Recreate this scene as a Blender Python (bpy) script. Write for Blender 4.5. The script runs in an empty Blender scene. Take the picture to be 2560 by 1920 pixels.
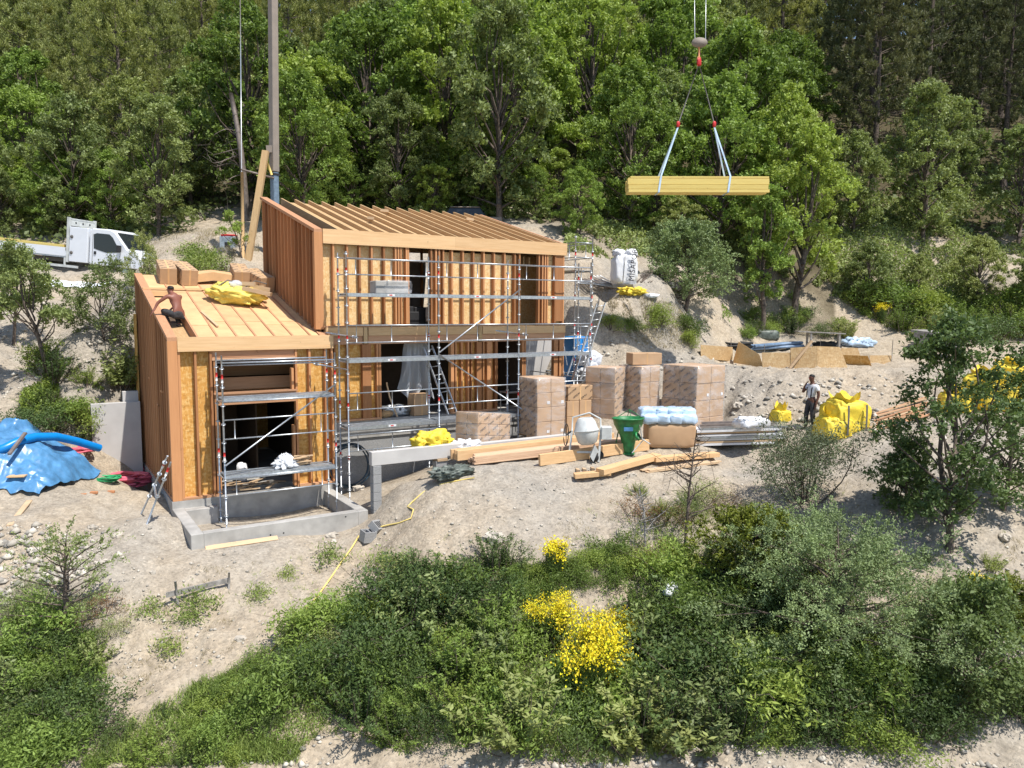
import bpy, math, random
import numpy as np
from mathutils import Vector, Matrix

# ------------------------------------------------------------------ camera, light, sky
SC = bpy.context.scene
COL = SC.collection
FPX, YAW, PITCH, ROLL = 1916.4, .5626, .0989, .0058
CAM = np.array([-3.2863, -23.3961, 5.5908])
Fv = np.array([math.sin(YAW)*math.cos(PITCH), math.cos(YAW)*math.cos(PITCH), -math.sin(PITCH)])
_R = np.array([math.cos(YAW), -math.sin(YAW), 0.0]); _U = np.cross(_R, Fv)
Rv = _R*math.cos(ROLL)+_U*math.sin(ROLL); Uv = -_R*math.sin(ROLL)+_U*math.cos(ROLL)
cam = bpy.data.cameras.new('camera'); camo = bpy.data.objects.new('camera', cam); COL.objects.link(camo)
cam.sensor_width = 36.0; cam.lens = 36.0*FPX/2560.0; cam.clip_start = .1; cam.clip_end = 3000
camo.matrix_world = Matrix(((Rv[0], Uv[0], -Fv[0], CAM[0]), (Rv[1], Uv[1], -Fv[1], CAM[1]), (Rv[2], Uv[2], -Fv[2], CAM[2]), (0, 0, 0, 1)))
SC.camera = camo
SUN = Vector((.15, -.53, 1.0)).normalized()
w = bpy.data.worlds.new('World'); SC.world = w; w.use_nodes = True
nt = w.node_tree; sky = nt.nodes.new('ShaderNodeTexSky'); sky.sky_type = 'NISHITA'; sky.sun_disc = False
sky.sun_elevation = math.asin(SUN.z); sky.sun_rotation = math.atan2(SUN.x, SUN.y)
sky.air_density = 1.0; sky.dust_density = .6; sky.ozone_density = 1.2
bg = nt.nodes['Background']; bg.inputs['Strength'].default_value = .13
nt.links.new(sky.outputs[0], bg.inputs['Color'])
sl = bpy.data.lights.new('sun', 'SUN'); sl.energy = 4.6; sl.angle = math.radians(.53); sl.color = (1, .955, .88)
so = bpy.data.objects.new('sun', sl); COL.objects.link(so); so.rotation_euler = SUN.to_track_quat('Z', 'Y').to_euler(); so.location = (0, -10, 40)
SC.view_settings.view_transform = 'Standard'; SC.view_settings.look = 'None'; SC.view_settings.exposure = .38
SC.render.engine = 'CYCLES'
SC.cycles.max_bounces = 6; SC.cycles.diffuse_bounces = 3; SC.cycles.transparent_max_bounces = 8

RNG = np.random.default_rng(7); random.seed(7)
S_ = 2560/2212.0

# ------------------------------------------------------------------ helpers: rays, noise
def ray(px, py):
    return Fv+Rv*((px*S_-1280)/FPX)-Uv*((py*S_-960)/FPX)
def P(px, py, D=None, X=None, Y=None, Z=None):
    d = ray(px, py)
    t = D if D is not None else ((X-CAM[0])/d[0] if X is not None else ((Y-CAM[1])/d[1] if Y is not None else (Z-CAM[2])/d[2]))
    return CAM+d*t
def hsh(ix, iy, s):
    h = (ix.astype(np.int64)*374761393+iy.astype(np.int64)*668265263+s*1442695041) & 0xffffffff
    h = ((h ^ (h >> 13))*1274126177) & 0xffffffff
    return ((h ^ (h >> 16)) & 0xffff)/65535.0
def vn(x, y, s=0):
    ix = np.floor(x); iy = np.floor(y); fx = x-ix; fy = y-iy
    fx = fx*fx*(3-2*fx); fy = fy*fy*(3-2*fy)
    a = hsh(ix, iy, s); b = hsh(ix+1, iy, s); c = hsh(ix, iy+1, s); d = hsh(ix+1, iy+1, s)
    return (a+(b-a)*fx)*(1-fy)+(c+(d-c)*fx)*fy-.5
def fbm(x, y, s=0, o=4):
    r = 0; k = 1.0
    for i in range(o):
        r = r+vn(x*k, y*k, s+i*17)/k; k *= 2.03
    return r

# ------------------------------------------------------------------ terrain: the bank, terraces and hillside
CP = []
def g(px, py, D): CP.append(tuple(P(px, py, D)))
for a in [(0,1659,14.3),(550,1659,14.1),(1106,1659,13.9),(1700,1659,14),(2212,1659,14.5),(-500,1659,14.6),(2700,1659,15),
 (0,1480,15.6),(500,1480,15.6),(1000,1480,15.6),(1500,1480,15.8),(2000,1480,16),
 (0,1300,17.5),(250,1300,17.4),(0,1150,19.4),(200,1190,18.9),(300,1400,16.6),(700,1400,16.6),(1000,1300,17.5),
 (1100,1180,18.8),(1300,1180,19.2),(1500,1150,20),(1400,1330,17.2),(1700,1300,17.6),(1900,1300,17.6),(2100,1180,18.6),(2212,1300,17.6),(900,1130,20),
 (1000,1060,21.0),(1230,1045,21.9),(1400,1040,22.3),(1500,1020,23),(1700,1000,24.2),(1180,955,27.5),(830,1105,21.25),(1000,1010,22.6),(870,1040,22.6),(1330,975,24.3),
 (1560,905,28.4),(1500,935,26.8),(1748,900,26.3),(1900,905,26.2),(1640,900,27.3),(1850,942,24.3),(2000,1000,22),(2212,1000,21.5),(2212,850,27),(2050,900,25.0),(1900,830,28.6),(1750,803,29.6),(1600,802,30.2),(1980,800,31.0),
 (1750,862,27.3),(1600,865,28.0),(1450,885,28.4),(1520,787,31.8),(1750,793,31.4),(1640,793,31.6),(1420,760,33.5),(1300,760,32.5),(1400,790,32.2),(1300,800,31),(1330,850,29),
 (1600,750,38),(1800,760,38),(2000,760,38),(2000,700,50),(1850,660,53),(2212,720,47),(1700,690,45),(2212,660,60),(1600,690,42),
 (1480,655,38),(1350,600,36.5),(1350,585,39),(1290,627,33),(1450,622,36),(1400,640,34),(1230,640,33),(1320,640,33.2),(1480,700,36),(1300,700,33.5),(1350,613,34.5),(1500,618,39),(1250,560,37),(1300,500,42),(1250,470,45),(1600,600,48),(1800,600,56),(1500,540,47),
 (430,575,35),(430,520,39),(250,620,35),(150,604,38),(0,598,38),(300,600,38),(450,490,43),(350,505,43),(200,520,44),(0,500,46),(540,540,38),(560,480,43),
 (100,700,32),(150,780,29.5),(0,760,29),(0,900,24.5),(150,900,26.2),(100,800,29),(0,860,26),(0,960,22.5),(250,845,27.5),
 (260,1045,24.3),(225,1012,25.8),(180,1000,24.0),(80,1040,22.3),(150,1100,21),(0,1070,21.2),(340,1110,20.6),(300,1060,23),(200,1060,22.6)]: g(*a)
for q in [(0,-3.15,-.6),(2.3,-3.2,-.57),(4.8,-3.15,-.44),(-.4,0,-.38),(-.4,3,-.32),(-.3,6,-.2),(-.4,-2.6,-.55),(5.2,-1.5,-.3),(1,-4.2,-.85),(4.5,-4.6,-.7),(-1.5,-3.5,-.6),(-1.6,0,-.25),(-1.5,3,-.2),(2,3,-.9),(4,6,-.8),(1,7.2,-.6),(3.5,-1.5,-.75),(1.5,-1.5,-.75),(6,-.5,-.2),(6.5,-2.6,-.1),(8.5,-1.5,.6),(10.5,-1.2,1.0),(12.5,-.5,1.15),(9,5,0.3),(13,5,1.2),(7,7.5,2.8),(11,8,4.5),(15,7,4.6),(14.8,2,1.7),(17,4.5,4.2),
          (2,9,5.2),(5,9.6,6.0),(9,11,7.0),(14,11,7.6),(-1.6,8,4.6),(0,10.5,6.5),(5,13,8.2),(11,15,9.2),
          (-14,-16,-2.6),(-20,-8,1.5),(-18,2,5.0),(-16,10,7.5),(28,-22,-1.2),(30,-10,2.6),(38,-2,4.0),(-3,-24,-7.5),(6,-24,-6.5),(-12,-26,-7.5),(18,-27,-5.5)]: CP.append(q)
CP = np.array(CP)
def _tps_fit(P3):
    n = len(P3); d = np.sqrt(((P3[:, None, :2]-P3[None, :, :2])**2).sum(-1)); K = np.where(d > 0, d*d*np.log(d+1e-9), 0)+np.eye(n)*.12
    A = np.zeros((n+3, n+3)); A[:n, :n] = K; A[:n, n] = 1; A[:n, n+1:] = P3[:, :2]; A[n:, :n] = A[:n, n:].T
    b = np.zeros(n+3); b[:n] = P3[:, 2]
    return np.linalg.solve(A, b)
TW = _tps_fit(CP)
def uv_of(x, y):
    dx = x-CAM[0]; dy = y-CAM[1]; c, s = math.cos(YAW), math.sin(YAW)
    return dx*c-dy*s, dx*s+dy*c
def xy_of(u, v):
    c, s = math.cos(YAW), math.sin(YAW)
    return CAM[0]+u*c+v*s, CAM[1]-u*s+v*c
def sstep(a, b, x):
    t = np.clip((x-a)/(b-a), 0, 1); return t*t*(3-2*t)
def hill(u, v):
    base = 8.6+.50*np.minimum(v-42, 75)+.22*np.clip(v-117, 0, 400)
    base = base-2.6*sstep(6, 30, u)*(1-sstep(70, 100, v))+1.6*np.sin(u*.045+1)+1.2*np.sin(v*.09+u*.03)
    return base
def height(x, y, noise=True):
    x = np.atleast_1d(np.asarray(x, float)); y = np.atleast_1d(np.asarray(y, float)); z = np.zeros(x.shape)
    u, v = uv_of(x, y); xf = x.ravel(); yf = y.ravel(); out = np.zeros(xf.shape)
    for i in range(0, len(xf), 20000):
        X = xf[i:i+20000]; Y = yf[i:i+20000]
        d2 = (X[:, None]-CP[None, :, 0])**2+(Y[:, None]-CP[None, :, 1])**2
        out[i:i+20000] = (.5*d2*np.log(d2+1e-9))@TW[:-3]+TW[-3]+TW[-2]*X+TW[-1]*Y
    t = out.reshape(x.shape)
    lim = np.clip(t, -9, 15)
    wv = sstep(40, 50, v+np.maximum(0, np.abs(u)-26)*1.2)
    near = sstep(9, 12.5, v)
    low = -2.9-(12.5-v)*.62
    t = lim*near+np.maximum(low, -30)*(1-near)
    # sideways falloff: keep the slope going outside the photographed width
    z = t*(1-wv)+hill(u, v)*wv
    big = sstep(30, 60, np.abs(u))*(v < 45)
    z = z*(1-big)+(-4+.3*v)*big
    if noise:
        nz = fbm(x*.55, y*.55, 3, 4)*.20+fbm(x*3.1, y*3.1, 11, 4)*.085
        rid = np.abs(fbm(x*1.1+5, y*1.1, 31, 3)); nz = nz-rid*.17+.045
        bank = np.exp(-((v-29.0)/1.6)**2)*(u > 4)*(u < 17); nz = nz+bank*(np.abs(fbm(x*1.7, y*1.7, 55, 4))*-.55+.12)
        # quieter under the house, the planter and on the levelled terraces
        q = 1-sstep(0, 1.2, 1.2-np.maximum(np.maximum(-.8-x, x-16), np.maximum(-3.6-y, y-7.5)))*.85
        z = z+nz*q
    # the pit of the planter and the ground hidden under the house floors
    ins = (x > .12) & (x < 4.62) & (y > -2.85) & (y < 7.2); z = np.where(ins, np.minimum(z, -.68), z)
    ins = (x > 4.6) & (x < 14.1) & (y > .25) & (y < 6.9); z = np.where(ins, np.minimum(z, 1.0), z)
    return z
def gz(x, y, noise=True): return float(height([x], [y], noise)[0])
def G(px, py, dmin=11.0):
    d = ray(px, py); t = np.arange(dmin, 140, .12); q = CAM[None, :]+d[None, :]*t[:, None]
    h = height(q[:, 0], q[:, 1]); i = np.argmax(q[:, 2] <= h)
    if q[i, 2] > h[i]: i = len(t)-1
    return q[i].copy()

# ------------------------------------------------------------------ helpers: materials
def newmat(name):
    m = bpy.data.materials.new(name); m.use_nodes = True
    return m, m.node_tree, m.node_tree.nodes['Principled BSDF']
def ramp(nt, fac, stops):
    r = nt.nodes.new('ShaderNodeValToRGB'); e = r.color_ramp.elements
    while len(e) < len(stops): e.new(.5)
    for i, (p, c) in enumerate(stops): e[i].position = p; e[i].color = (*c, 1)
    nt.links.new(fac, r.inputs[0]); return r.outputs[0]
def coords(nt, scale=(1, 1, 1), rot=(0, 0, 0), kind='Object'):
    t = nt.nodes.new('ShaderNodeTexCoord'); m = nt.nodes.new('ShaderNodeMapping')
    m.inputs['Scale'].default_value = scale; m.inputs['Rotation'].default_value = rot
    nt.links.new(t.outputs[kind], m.inputs[0]); return m.outputs[0]
def noise(nt, vec, scale, detail=4, rough=.55):
    n = nt.nodes.new('ShaderNodeTexNoise'); n.inputs['Scale'].default_value = scale; n.inputs['Detail'].default_value = detail
    n.inputs['Roughness'].default_value = rough; nt.links.new(vec, n.inputs['Vector']); return n.outputs['Fac']
def mixc(nt, fac, a, b, mode='MIX'):
    m = nt.nodes.new('ShaderNodeMix'); m.data_type = 'RGBA'; m.blend_type = mode
    for s, v in ((0, fac), (6, a), (7, b)):
        if isinstance(v, (int, float)): m.inputs[s].default_value = v
        elif isinstance(v, tuple): m.inputs[s].default_value = (*v, 1)
        else: nt.links.new(v, m.inputs[s])
    return m.outputs[2]
def bump(nt, h, bs, strength=.3, dist=.02):
    b = nt.nodes.new('ShaderNodeBump'); b.inputs['Strength'].default_value = strength; b.inputs['Distance'].default_value = dist
    nt.links.new(h, b.inputs['Height']); nt.links.new(b.outputs[0], bs.inputs['Normal'])
def plain(name, c, rough=.7, metal=0, var=.12, scale=6, bs=.15, spec=.5, orand=0):
    m, nt, b = newmat(name); v = coords(nt)
    n = noise(nt, v, scale, 5)
    lo = tuple(x*(1-var*1.6) for x in c); hi = tuple(min(1, x*(1+var)) for x in c)
    col = ramp(nt, n, [(.3, lo), (.7, hi)])
    if orand:
        oi = nt.nodes.new('ShaderNodeObjectInfo'); col = mixc(nt, orand, col, ramp(nt, oi.outputs['Random'], [(0, tuple(x*.45 for x in c)), (1, tuple(min(1, x*1.5) for x in c))]))
    nt.links.new(col, b.inputs['Base Color']); b.inputs['Roughness'].default_value = rough; b.inputs['Metallic'].default_value = metal
    b.inputs['Specular IOR Level'].default_value = spec
    if bs: bump(nt, n, b, bs)
    return m
def wood(name, c, c2, stretch=(1, 1, 14), sc=3.0, orand=.35, knots=True):
    m, nt, b = newmat(name)
    inv = tuple(1.0 if s == 1 else 1.0/s for s in stretch)
    v = coords(nt, tuple(i*sc for i in inv)); n = noise(nt, v, 6, 6, .65)
    col = ramp(nt, n, [(.28, c2), (.72, c)])
    if knots:
        k = noise(nt, coords(nt, (1, 1, 1)), 5.5, 2); col = mixc(nt, ramp(nt, k, [(.70, (0, 0, 0)), (.76, (.6, .6, .6))]), col, tuple(x*.35 for x in c2))
    oi = nt.nodes.new('ShaderNodeObjectInfo')
    col = mixc(nt, orand, col, ramp(nt, oi.outputs['Random'], [(0, tuple(x*.6 for x in c2)), (.5, c), (1, tuple(min(1, x*1.25) for x in c))]))
    nt.links.new(col, b.inputs['Base Color']); b.inputs['Roughness'].default_value = .72; b.inputs['Specular IOR Level'].default_value = .25
    bump(nt, n, b, .2, .01); return m
def osbmat(name, c, dk, lt):
    m, nt, b = newmat(name)
    a = nt.nodes.new('ShaderNodeTexVoronoi'); a.inputs['Scale'].default_value = 9
    nt.links.new(coords(nt, (1, 1, 2.4), (0, .5, .3)), a.inputs['Vector'])
    a2 = nt.nodes.new('ShaderNodeTexVoronoi'); a2.inputs['Scale'].default_value = 14
    nt.links.new(coords(nt, (2.2, 2.2, .8), (0, -.4, .2)), a2.inputs['Vector'])
    s = nt.nodes.new('ShaderNodeSeparateColor'); nt.links.new(a.outputs['Color'], s.inputs[0])
    s2 = nt.nodes.new('ShaderNodeSeparateColor'); nt.links.new(a2.outputs['Color'], s2.inputs[0])
    c1 = ramp(nt, s.outputs[0], [(0, dk), (.16, c), (.6, c), (1, lt)]); c2 = ramp(nt, s2.outputs[1], [(0, dk), (.12, c), (.6, c), (.85, lt)])
    col = mixc(nt, .5, c1, c2); n = noise(nt, coords(nt), 1.3, 3)
    col = mixc(nt, ramp(nt, n, [(.4, (0, 0, 0)), (.8, (.35, .35, .35))]), col, tuple(x*.7 for x in c))
    nt.links.new(col, b.inputs['Base Color']); b.inputs['Roughness'].default_value = .7; b.inputs['Specular IOR Level'].default_value = .3
    return m
def leafmat(name, c, c2, trans=.35, hue=.25, rough=.55, spec=.35):
    m, nt, b = newmat(name)
    at = nt.nodes.new('ShaderNodeAttribute'); at.attribute_name = 'tint'
    oi = nt.nodes.new('ShaderNodeObjectInfo')
    col = ramp(nt, at.outputs['Fac'], [(0, c2), (.6, c), (1, tuple(min(1, x*1.5) for x in c))])
    col = mixc(nt, hue, col, ramp(nt, oi.outputs['Random'], [(0, tuple(x*.5 for x in c2)), (.5, c), (1, (c[0]*1.7, c[1]*1.35, c[2]*1.2))]))
    nt.links.new(col, b.inputs['Base Color']); b.inputs['Roughness'].default_value = rough; b.inputs['Specular IOR Level'].default_value = spec
    tr = nt.nodes.new('ShaderNodeBsdfTranslucent'); mx = nt.nodes.new('ShaderNodeMixShader'); mx.inputs[0].default_value = trans*.75
    br = mixc(nt, 1.0, col, (1.15, 1.2, .75), 'MULTIPLY'); nt.links.new(br, tr.inputs['Color'])
    nt.links.new(b.outputs[0], mx.inputs[1]); nt.links.new(tr.outputs[0], mx.inputs[2])
    nt.links.new(mx.outputs[0], nt.nodes['Material Output'].inputs['Surface'])
    return m

# ------------------------------------------------------------------ helpers: meshes
ORG = {}
def npv(a): return np.asarray(a, float)
class MB:
    def __init__(s): s.v = []; s.f = []; s.mi = []; s.sm = []
    def add(s, vs, fs, mi=0, smooth=False):
        o = len(s.v); s.v += [tuple(map(float, p)) for p in vs]
        for f in fs: s.f.append(tuple(i+o for i in f)); s.mi.append(mi); s.sm.append(smooth)
        return s
    def hexa(s, c8, mi=0):
        return s.add(c8, [(0, 3, 2, 1), (4, 5, 6, 7), (0, 1, 5, 4), (1, 2, 6, 5), (2, 3, 7, 6), (3, 0, 4, 7)], mi)
    def box(s, x0, x1, y0, y1, z0, z1, mi=0):
        return s.hexa([(x0, y0, z0), (x1, y0, z0), (x1, y1, z0), (x0, y1, z0), (x0, y0, z1), (x1, y0, z1), (x1, y1, z1), (x0, y1, z1)], mi)
    def obox(s, c, ax, ay, az, mi=0):
        c, ax, ay, az = map(npv, (c, ax, ay, az))
        return s.hexa([c-ax-ay-az, c+ax-ay-az, c+ax+ay-az, c-ax+ay-az, c-ax-ay+az, c+ax-ay+az, c+ax+ay+az, c-ax+ay+az], mi)
    def beam(s, p, q, w, h, up=(0, 0, 1), mi=0):
        p, q, up = map(npv, (p, q, up)); d = (q-p)/2; n = d/np.linalg.norm(d)
        sd = np.cross(n, up); sd /= np.linalg.norm(sd); u2 = np.cross(sd, n)
        return s.obox((p+q)/2, d, sd*w/2, u2*h/2, mi)
    def tube(s, pts, r, n=8, mi=0, cap=True, r2=None):
        pts = [npv(p) for p in pts]; k = len(pts); vs = []; fs = []
        ref = npv((0, 0, 1)) if abs((pts[-1]-pts[0])[2]) < .8*np.linalg.norm(pts[-1]-pts[0])+1e-9 else npv((1, 0, 0))
        for i in range(k):
            t = pts[min(i+1, k-1)]-pts[max(i-1, 0)]; t = t/(np.linalg.norm(t)+1e-12)
            a = np.cross(t, ref); a /= (np.linalg.norm(a)+1e-12); b = np.cross(t, a)
            rr = r[i] if hasattr(r, '__len__') else (r if r2 is None else r+(r2-r)*i/(k-1))
            for j in range(n):
                th = 2*math.pi*j/n; vs.append(pts[i]+(a*math.cos(th)+b*math.sin(th))*rr)
        for i in range(k-1):
            for j in range(n): fs.append((i*n+j, i*n+(j+1) % n, (i+1)*n+(j+1) % n, (i+1)*n+j))
        s.add(vs, fs, mi, True)
        if cap:
            o = len(s.v)-len(vs); s.f.append(tuple(o+j for j in range(n))); s.mi.append(mi); s.sm.append(False)
            s.f.append(tuple(o+(k-1)*n+j for j in range(n-1, -1, -1))); s.mi.append(mi); s.sm.append(False)
        return s
    def lathe(s, prof, n=24, c=(0, 0, 0), axis=(0, 0, 1), mi=0):
        c, ax = npv(c), npv(axis); ax = ax/np.linalg.norm(ax)
        a = np.cross(ax, (1, 0, 0) if abs(ax[0]) < .9 else (0, 1, 0)); a = a/np.linalg.norm(a); b = np.cross(ax, a)
        vs = [c+ax*z+(a*math.cos(2*math.pi*j/n)+b*math.sin(2*math.pi*j/n))*r for r, z in prof for j in range(n)]
        fs = [(i*n+j, i*n+(j+1) % n, (i+1)*n+(j+1) % n, (i+1)*n+j) for i in range(len(prof)-1) for j in range(n)]
        return s.add(vs, fs, mi, True)
    def build(s, name, mat, parent=None, bevel=0):
        me = bpy.data.meshes.new(name); off = ORG.get(parent.name, npv((0, 0, 0))) if parent else npv((0, 0, 0))
        vv = np.array(s.v)-off; me.from_pydata([tuple(p) for p in vv], [], s.f)
        for m in (mat if isinstance(mat, (list, tuple)) else [mat]): me.materials.append(m)
        me.polygons.foreach_set('material_index', s.mi); me.polygons.foreach_set('use_smooth', s.sm); me.update()
        o = bpy.data.objects.new(name, me); COL.objects.link(o)
        if parent: o.parent = parent; ORG[o.name] = off
        if bevel:
            bm_ = o.modifiers.new('bevel', 'BEVEL'); bm_.width = bevel; bm_.segments = 1; bm_.limit_method = 'ANGLE'
        return o
def tag(o, label, cat, group=None, kind=None):
    o['label'] = label; o['category'] = cat
    if group: o['group'] = group
    if kind: o['kind'] = kind
    return o
def thing(name, label, cat, loc=(0, 0, 0), group=None):
    o = bpy.data.objects.new(name, None); COL.objects.link(o); o.location = tuple(float(x) for x in loc); o.empty_display_size = .3
    ORG[o.name] = npv(loc); return tag(o, label, cat, group)
def copy_tree(o, parent=None):
    c = o.copy(); COL.objects.link(c)
    if parent: c.parent = parent
    for ch in list(o.children): copy_tree(ch, c)
    return c
def place(o, loc, rz=0.0, s=1.0):
    o.location = tuple(float(x) for x in loc); o.rotation_euler = (0, 0, rz); o.scale = (s, s, s) if not hasattr(s, '__len__') else tuple(s); return o
def npmesh(name, V, F, mats, mi=None, tint=None, smooth=False):
    """V (n,3), F (m,4) int quads"""
    me = bpy.data.meshes.new(name); k = F.shape[1]
    me.vertices.add(len(V)); me.vertices.foreach_set('co', V.astype(np.float32).ravel())
    me.loops.add(F.size); me.loops.foreach_set('vertex_index', F.astype(np.int32).ravel())
    me.polygons.add(len(F)); me.polygons.foreach_set('loop_start', np.arange(0, F.size, k, dtype=np.int32)); me.polygons.foreach_set('loop_total', np.full(len(F), k, np.int32))
    for m in mats: me.materials.append(m)
    if mi is not None: me.polygons.foreach_set('material_index', np.asarray(mi, np.int32))
    if smooth: me.polygons.foreach_set('use_smooth', np.ones(len(F), bool))
    if tint is not None:
        a = me.attributes.new('tint', 'FLOAT', 'POINT'); a.data.foreach_set('value', tint.astype(np.float32))
    me.update(calc_edges=True); me.validate(); return me
def blob(c, size, seed=0, sq=.6, amp=.12, n=26, fr=2.0, flat=True, rot=0.0, taper=0.0, fold=0.0):
    """lumpy rounded box used for sacks, bundles and crumpled sheets; returns (verts, faces)"""
    vs = []; rn = np.random.default_rng(seed); ph = rn.uniform(0, 6, 9)
    m = n//2
    for i in range(m+1):
        th = math.pi*i/m
        for j in range(n):
            f = 2*math.pi*j/n; p = npv((math.sin(th)*math.cos(f), math.sin(th)*math.sin(f), math.cos(th)))
            q = np.sign(p)*np.abs(p)**sq
            k = 1+amp*(math.sin(fr*3*p[0]+ph[0]+2*p[2])*math.sin(fr*4*p[1]+ph[1])+.6*math.sin(fr*7*p[2]+ph[2]+3*p[0])*math.cos(fr*6*p[0]+ph[3])+.4*math.sin(fr*13*p[1]+ph[4])*math.sin(fr*11*p[2]+ph[5]+fr*9*p[0]))
            if fold: k -= fold*(abs(math.sin(4*f+ph[6]+1.8*math.sin(2.3*q[2]+ph[7])))**.5-.6)*(.4+.6*abs(math.sin(2*f+ph[8]+3*q[2])))+fold*.5*(abs(math.sin(9*f*(1 if i else 0)+5*q[2]+ph[3]))**.6-.6)
            q = q*k; q[:2] *= 1-taper*q[2]
            q = q*npv(size)/2
            if flat and q[2] < -size[2]*.47: q[2] = -size[2]*.47
            cr, sr = math.cos(rot), math.sin(rot)
            vs.append(npv(c)+npv((q[0]*cr-q[1]*sr, q[0]*sr+q[1]*cr, q[2]+size[2]*.47)))
    fs = [(i*n+j, (i+1)*n+j, (i+1)*n+(j+1) % n, i*n+(j+1) % n) for i in range(m) for j in range(n)]
    return vs, fs
def sheet(c, ax, ay, na=36, nb=28, amp=.15, fr=2.2, seed=0, drape=True, thick=.006, lift=.03, ragged=.12, hump=0.0):
    """a crumpled sheet lying on the ground"""
    c, ax, ay = npv(c), npv(ax), npv(ay); top = []
    U = np.linspace(-.5, .5, na); Vv = np.linspace(-.5, .5, nb); UU, VV = np.meshgrid(U, Vv, indexing='ij')
    e = 1+ragged*2*fbm(UU*5+seed, VV*5, seed, 2)
    X = c[0]+ax[0]*UU*e+ay[0]*VV*e; Y = c[1]+ax[1]*UU*e+ay[1]*VV*e
    L = np.hypot(ax[0], ax[1]); n_ = fbm(UU*L*fr+seed*3, VV*L*fr, seed+5, 4); n2 = 1-np.abs(fbm(UU*L*fr*.7+9, VV*L*fr*.7, seed+9, 3))*4
    ed = np.minimum(1, np.minimum(.5-np.abs(UU), .5-np.abs(VV))*5)
    Z = (height(X, Y) if drape else c[2])+lift+amp*(np.clip(n_+.35, 0, 2)+.7*np.clip(n2, 0, 1)**2)*(.25+.75*ed)+hump*ed*np.cos(UU*2.6)*np.cos(VV*2.6)
    V = np.stack([X, Y, Z], -1).reshape(-1, 3)
    fs = [(i*nb+j, (i+1)*nb+j, (i+1)*nb+j+1, i*nb+j+1) for i in range(na-1) for j in range(nb-1)]
    return V, fs

# ------------------------------------------------------------------ materials
M = {}
M['fir'] = wood('reddish fir', (.56, .275, .125), (.34, .14, .055), orand=.6)
M['firH'] = wood('fir laid flat', (.58, .34, .20), (.42, .21, .11), stretch=(14, 1, 1))
M['firY'] = wood('fir along depth', (.50, .27, .15), (.36, .17, .09), stretch=(1, 14, 1))
M['pineH'] = wood('pale spruce beam', (.76, .51, .28), (.60, .37, .18), stretch=(16, 1, 1), orand=.15)
M['pineY'] = wood('pale spruce rafter', (.60, .41, .22), (.43, .27, .13), stretch=(1, 16, 1), orand=.2)
M['pine'] = wood('pale spruce upright', (.62, .43, .23), (.46, .29, .14), orand=.2)
M['board'] = wood('loose board', (.60, .44, .28), (.40, .27, .16), stretch=(12, 12, 1), orand=.4)
M['yellowwood'] = wood('yellow treated batten', (.80, .64, .22), (.68, .50, .15), stretch=(14, 14, 1), orand=.2)
M['osbOld'] = osbmat('weathered strand board', (.44, .29, .14), (.28, .17, .08), (.56, .42, .24))
M['osbL'] = osbmat('orange strand board', (.63, .325, .08), (.36, .17, .04), (.78, .54, .22))
M['osbU'] = osbmat('pale strand board', (.74, .485, .22), (.52, .29, .11), (.84, .68, .40))
M['fibre'] = plain('wood fibre insulation', (.62, .39, .195), .9, var=.10, scale=2.6, bs=.1, orand=.16)
M['dark'] = plain('boarding with shade in its colour', (.10, .065, .04), .9)  # near-black brown puts room and stud-gap shade into the board colour
M['conc'] = plain('cast concrete', (.40, .385, .36), .85, var=.16, scale=2.2, bs=.2)
M['concw'] = plain('pale precast concrete', (.52, .50, .48), .85, var=.06, scale=1.5)
M['block'] = plain('hollow block', (.30, .30, .30), .95, var=.12, scale=30, bs=.5)
M['steel'] = plain('galvanised steel', (.50, .53, .56), .38, .75, var=.15, scale=14, bs=.05)
M['alu'] = plain('aluminium', (.62, .63, .64), .35, .7, var=.08)
M['deck'] = plain('steel deck', (.46, .49, .52), .45, .65, var=.2, scale=8)
M['red'] = plain('red band', (.55, .02, .02), .5)
M['white'] = plain('white band', (.75, .75, .75), .5)
M['whitepaint'] = plain('white vehicle paint', (.72, .75, .80), .25, var=.03, scale=2, bs=0)
M['black'] = plain('black rubber', (.02, .02, .022), .6)
M['glass'] = plain('dark glass', (.02, .025, .03), .06, var=0, bs=0)
M['cloth'] = plain('white plastic cloth', (.74, .75, .78), .5, var=.06, scale=4)
M['yellow'] = plain('yellow woven plastic', (.80, .60, .05), .62, var=.12, scale=7, bs=.8)
M['yellowpale'] = plain('faded yellow woven plastic', (.80, .64, .13), .6, var=.14, scale=6, bs=.6)
M['strap'] = plain('grey strap', (.13, .12, .11), .8)
M['blue'] = plain('blue tarpaulin', (.085, .24, .45), .33, var=.2, scale=4, bs=.35)
M['bluepipe'] = plain('blue pipe', (.005, .22, .62), .35, var=.05)
M['bluewrap'] = plain('pale blue wrap', (.50, .64, .80), .22, var=.15, scale=2.5, bs=.3)
M['greytube'] = plain('blue grey duct', (.16, .24, .36), .4, var=.25, scale=3)
M['pinkhose'] = plain('pink hose', (.72, .14, .20), .5)
M['pinkpine'] = wood('planed pinkish plank', (.70, .48, .32), (.55, .34, .21), stretch=(14, 1, 1), orand=.25)
M['greenhose'] = plain('green hose', (.03, .33, .12), .45)
M['darkhose'] = plain('dark blue hose', (.03, .06, .09), .45)
M['mixer'] = plain('pale grey mixer paint', (.56, .58, .57), .5, var=.12, scale=5)
M['greenpaint'] = plain('green paint', (.02, .20, .06), .45, var=.3, scale=6)
M['rust'] = plain('brown steel', (.22, .18, .16), .6, .2, var=.2)
M['mastgrey'] = plain('weathered mast', (.25, .21, .175), .7, .1, var=.06, scale=3)
M['mastblue'] = plain('blue grey steel', (.20, .27, .34), .5, .4, var=.2)
M['rock'] = plain('pale limestone', (.48, .43, .36), .95, var=.25, scale=5, bs=.5, orand=.3)
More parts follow.
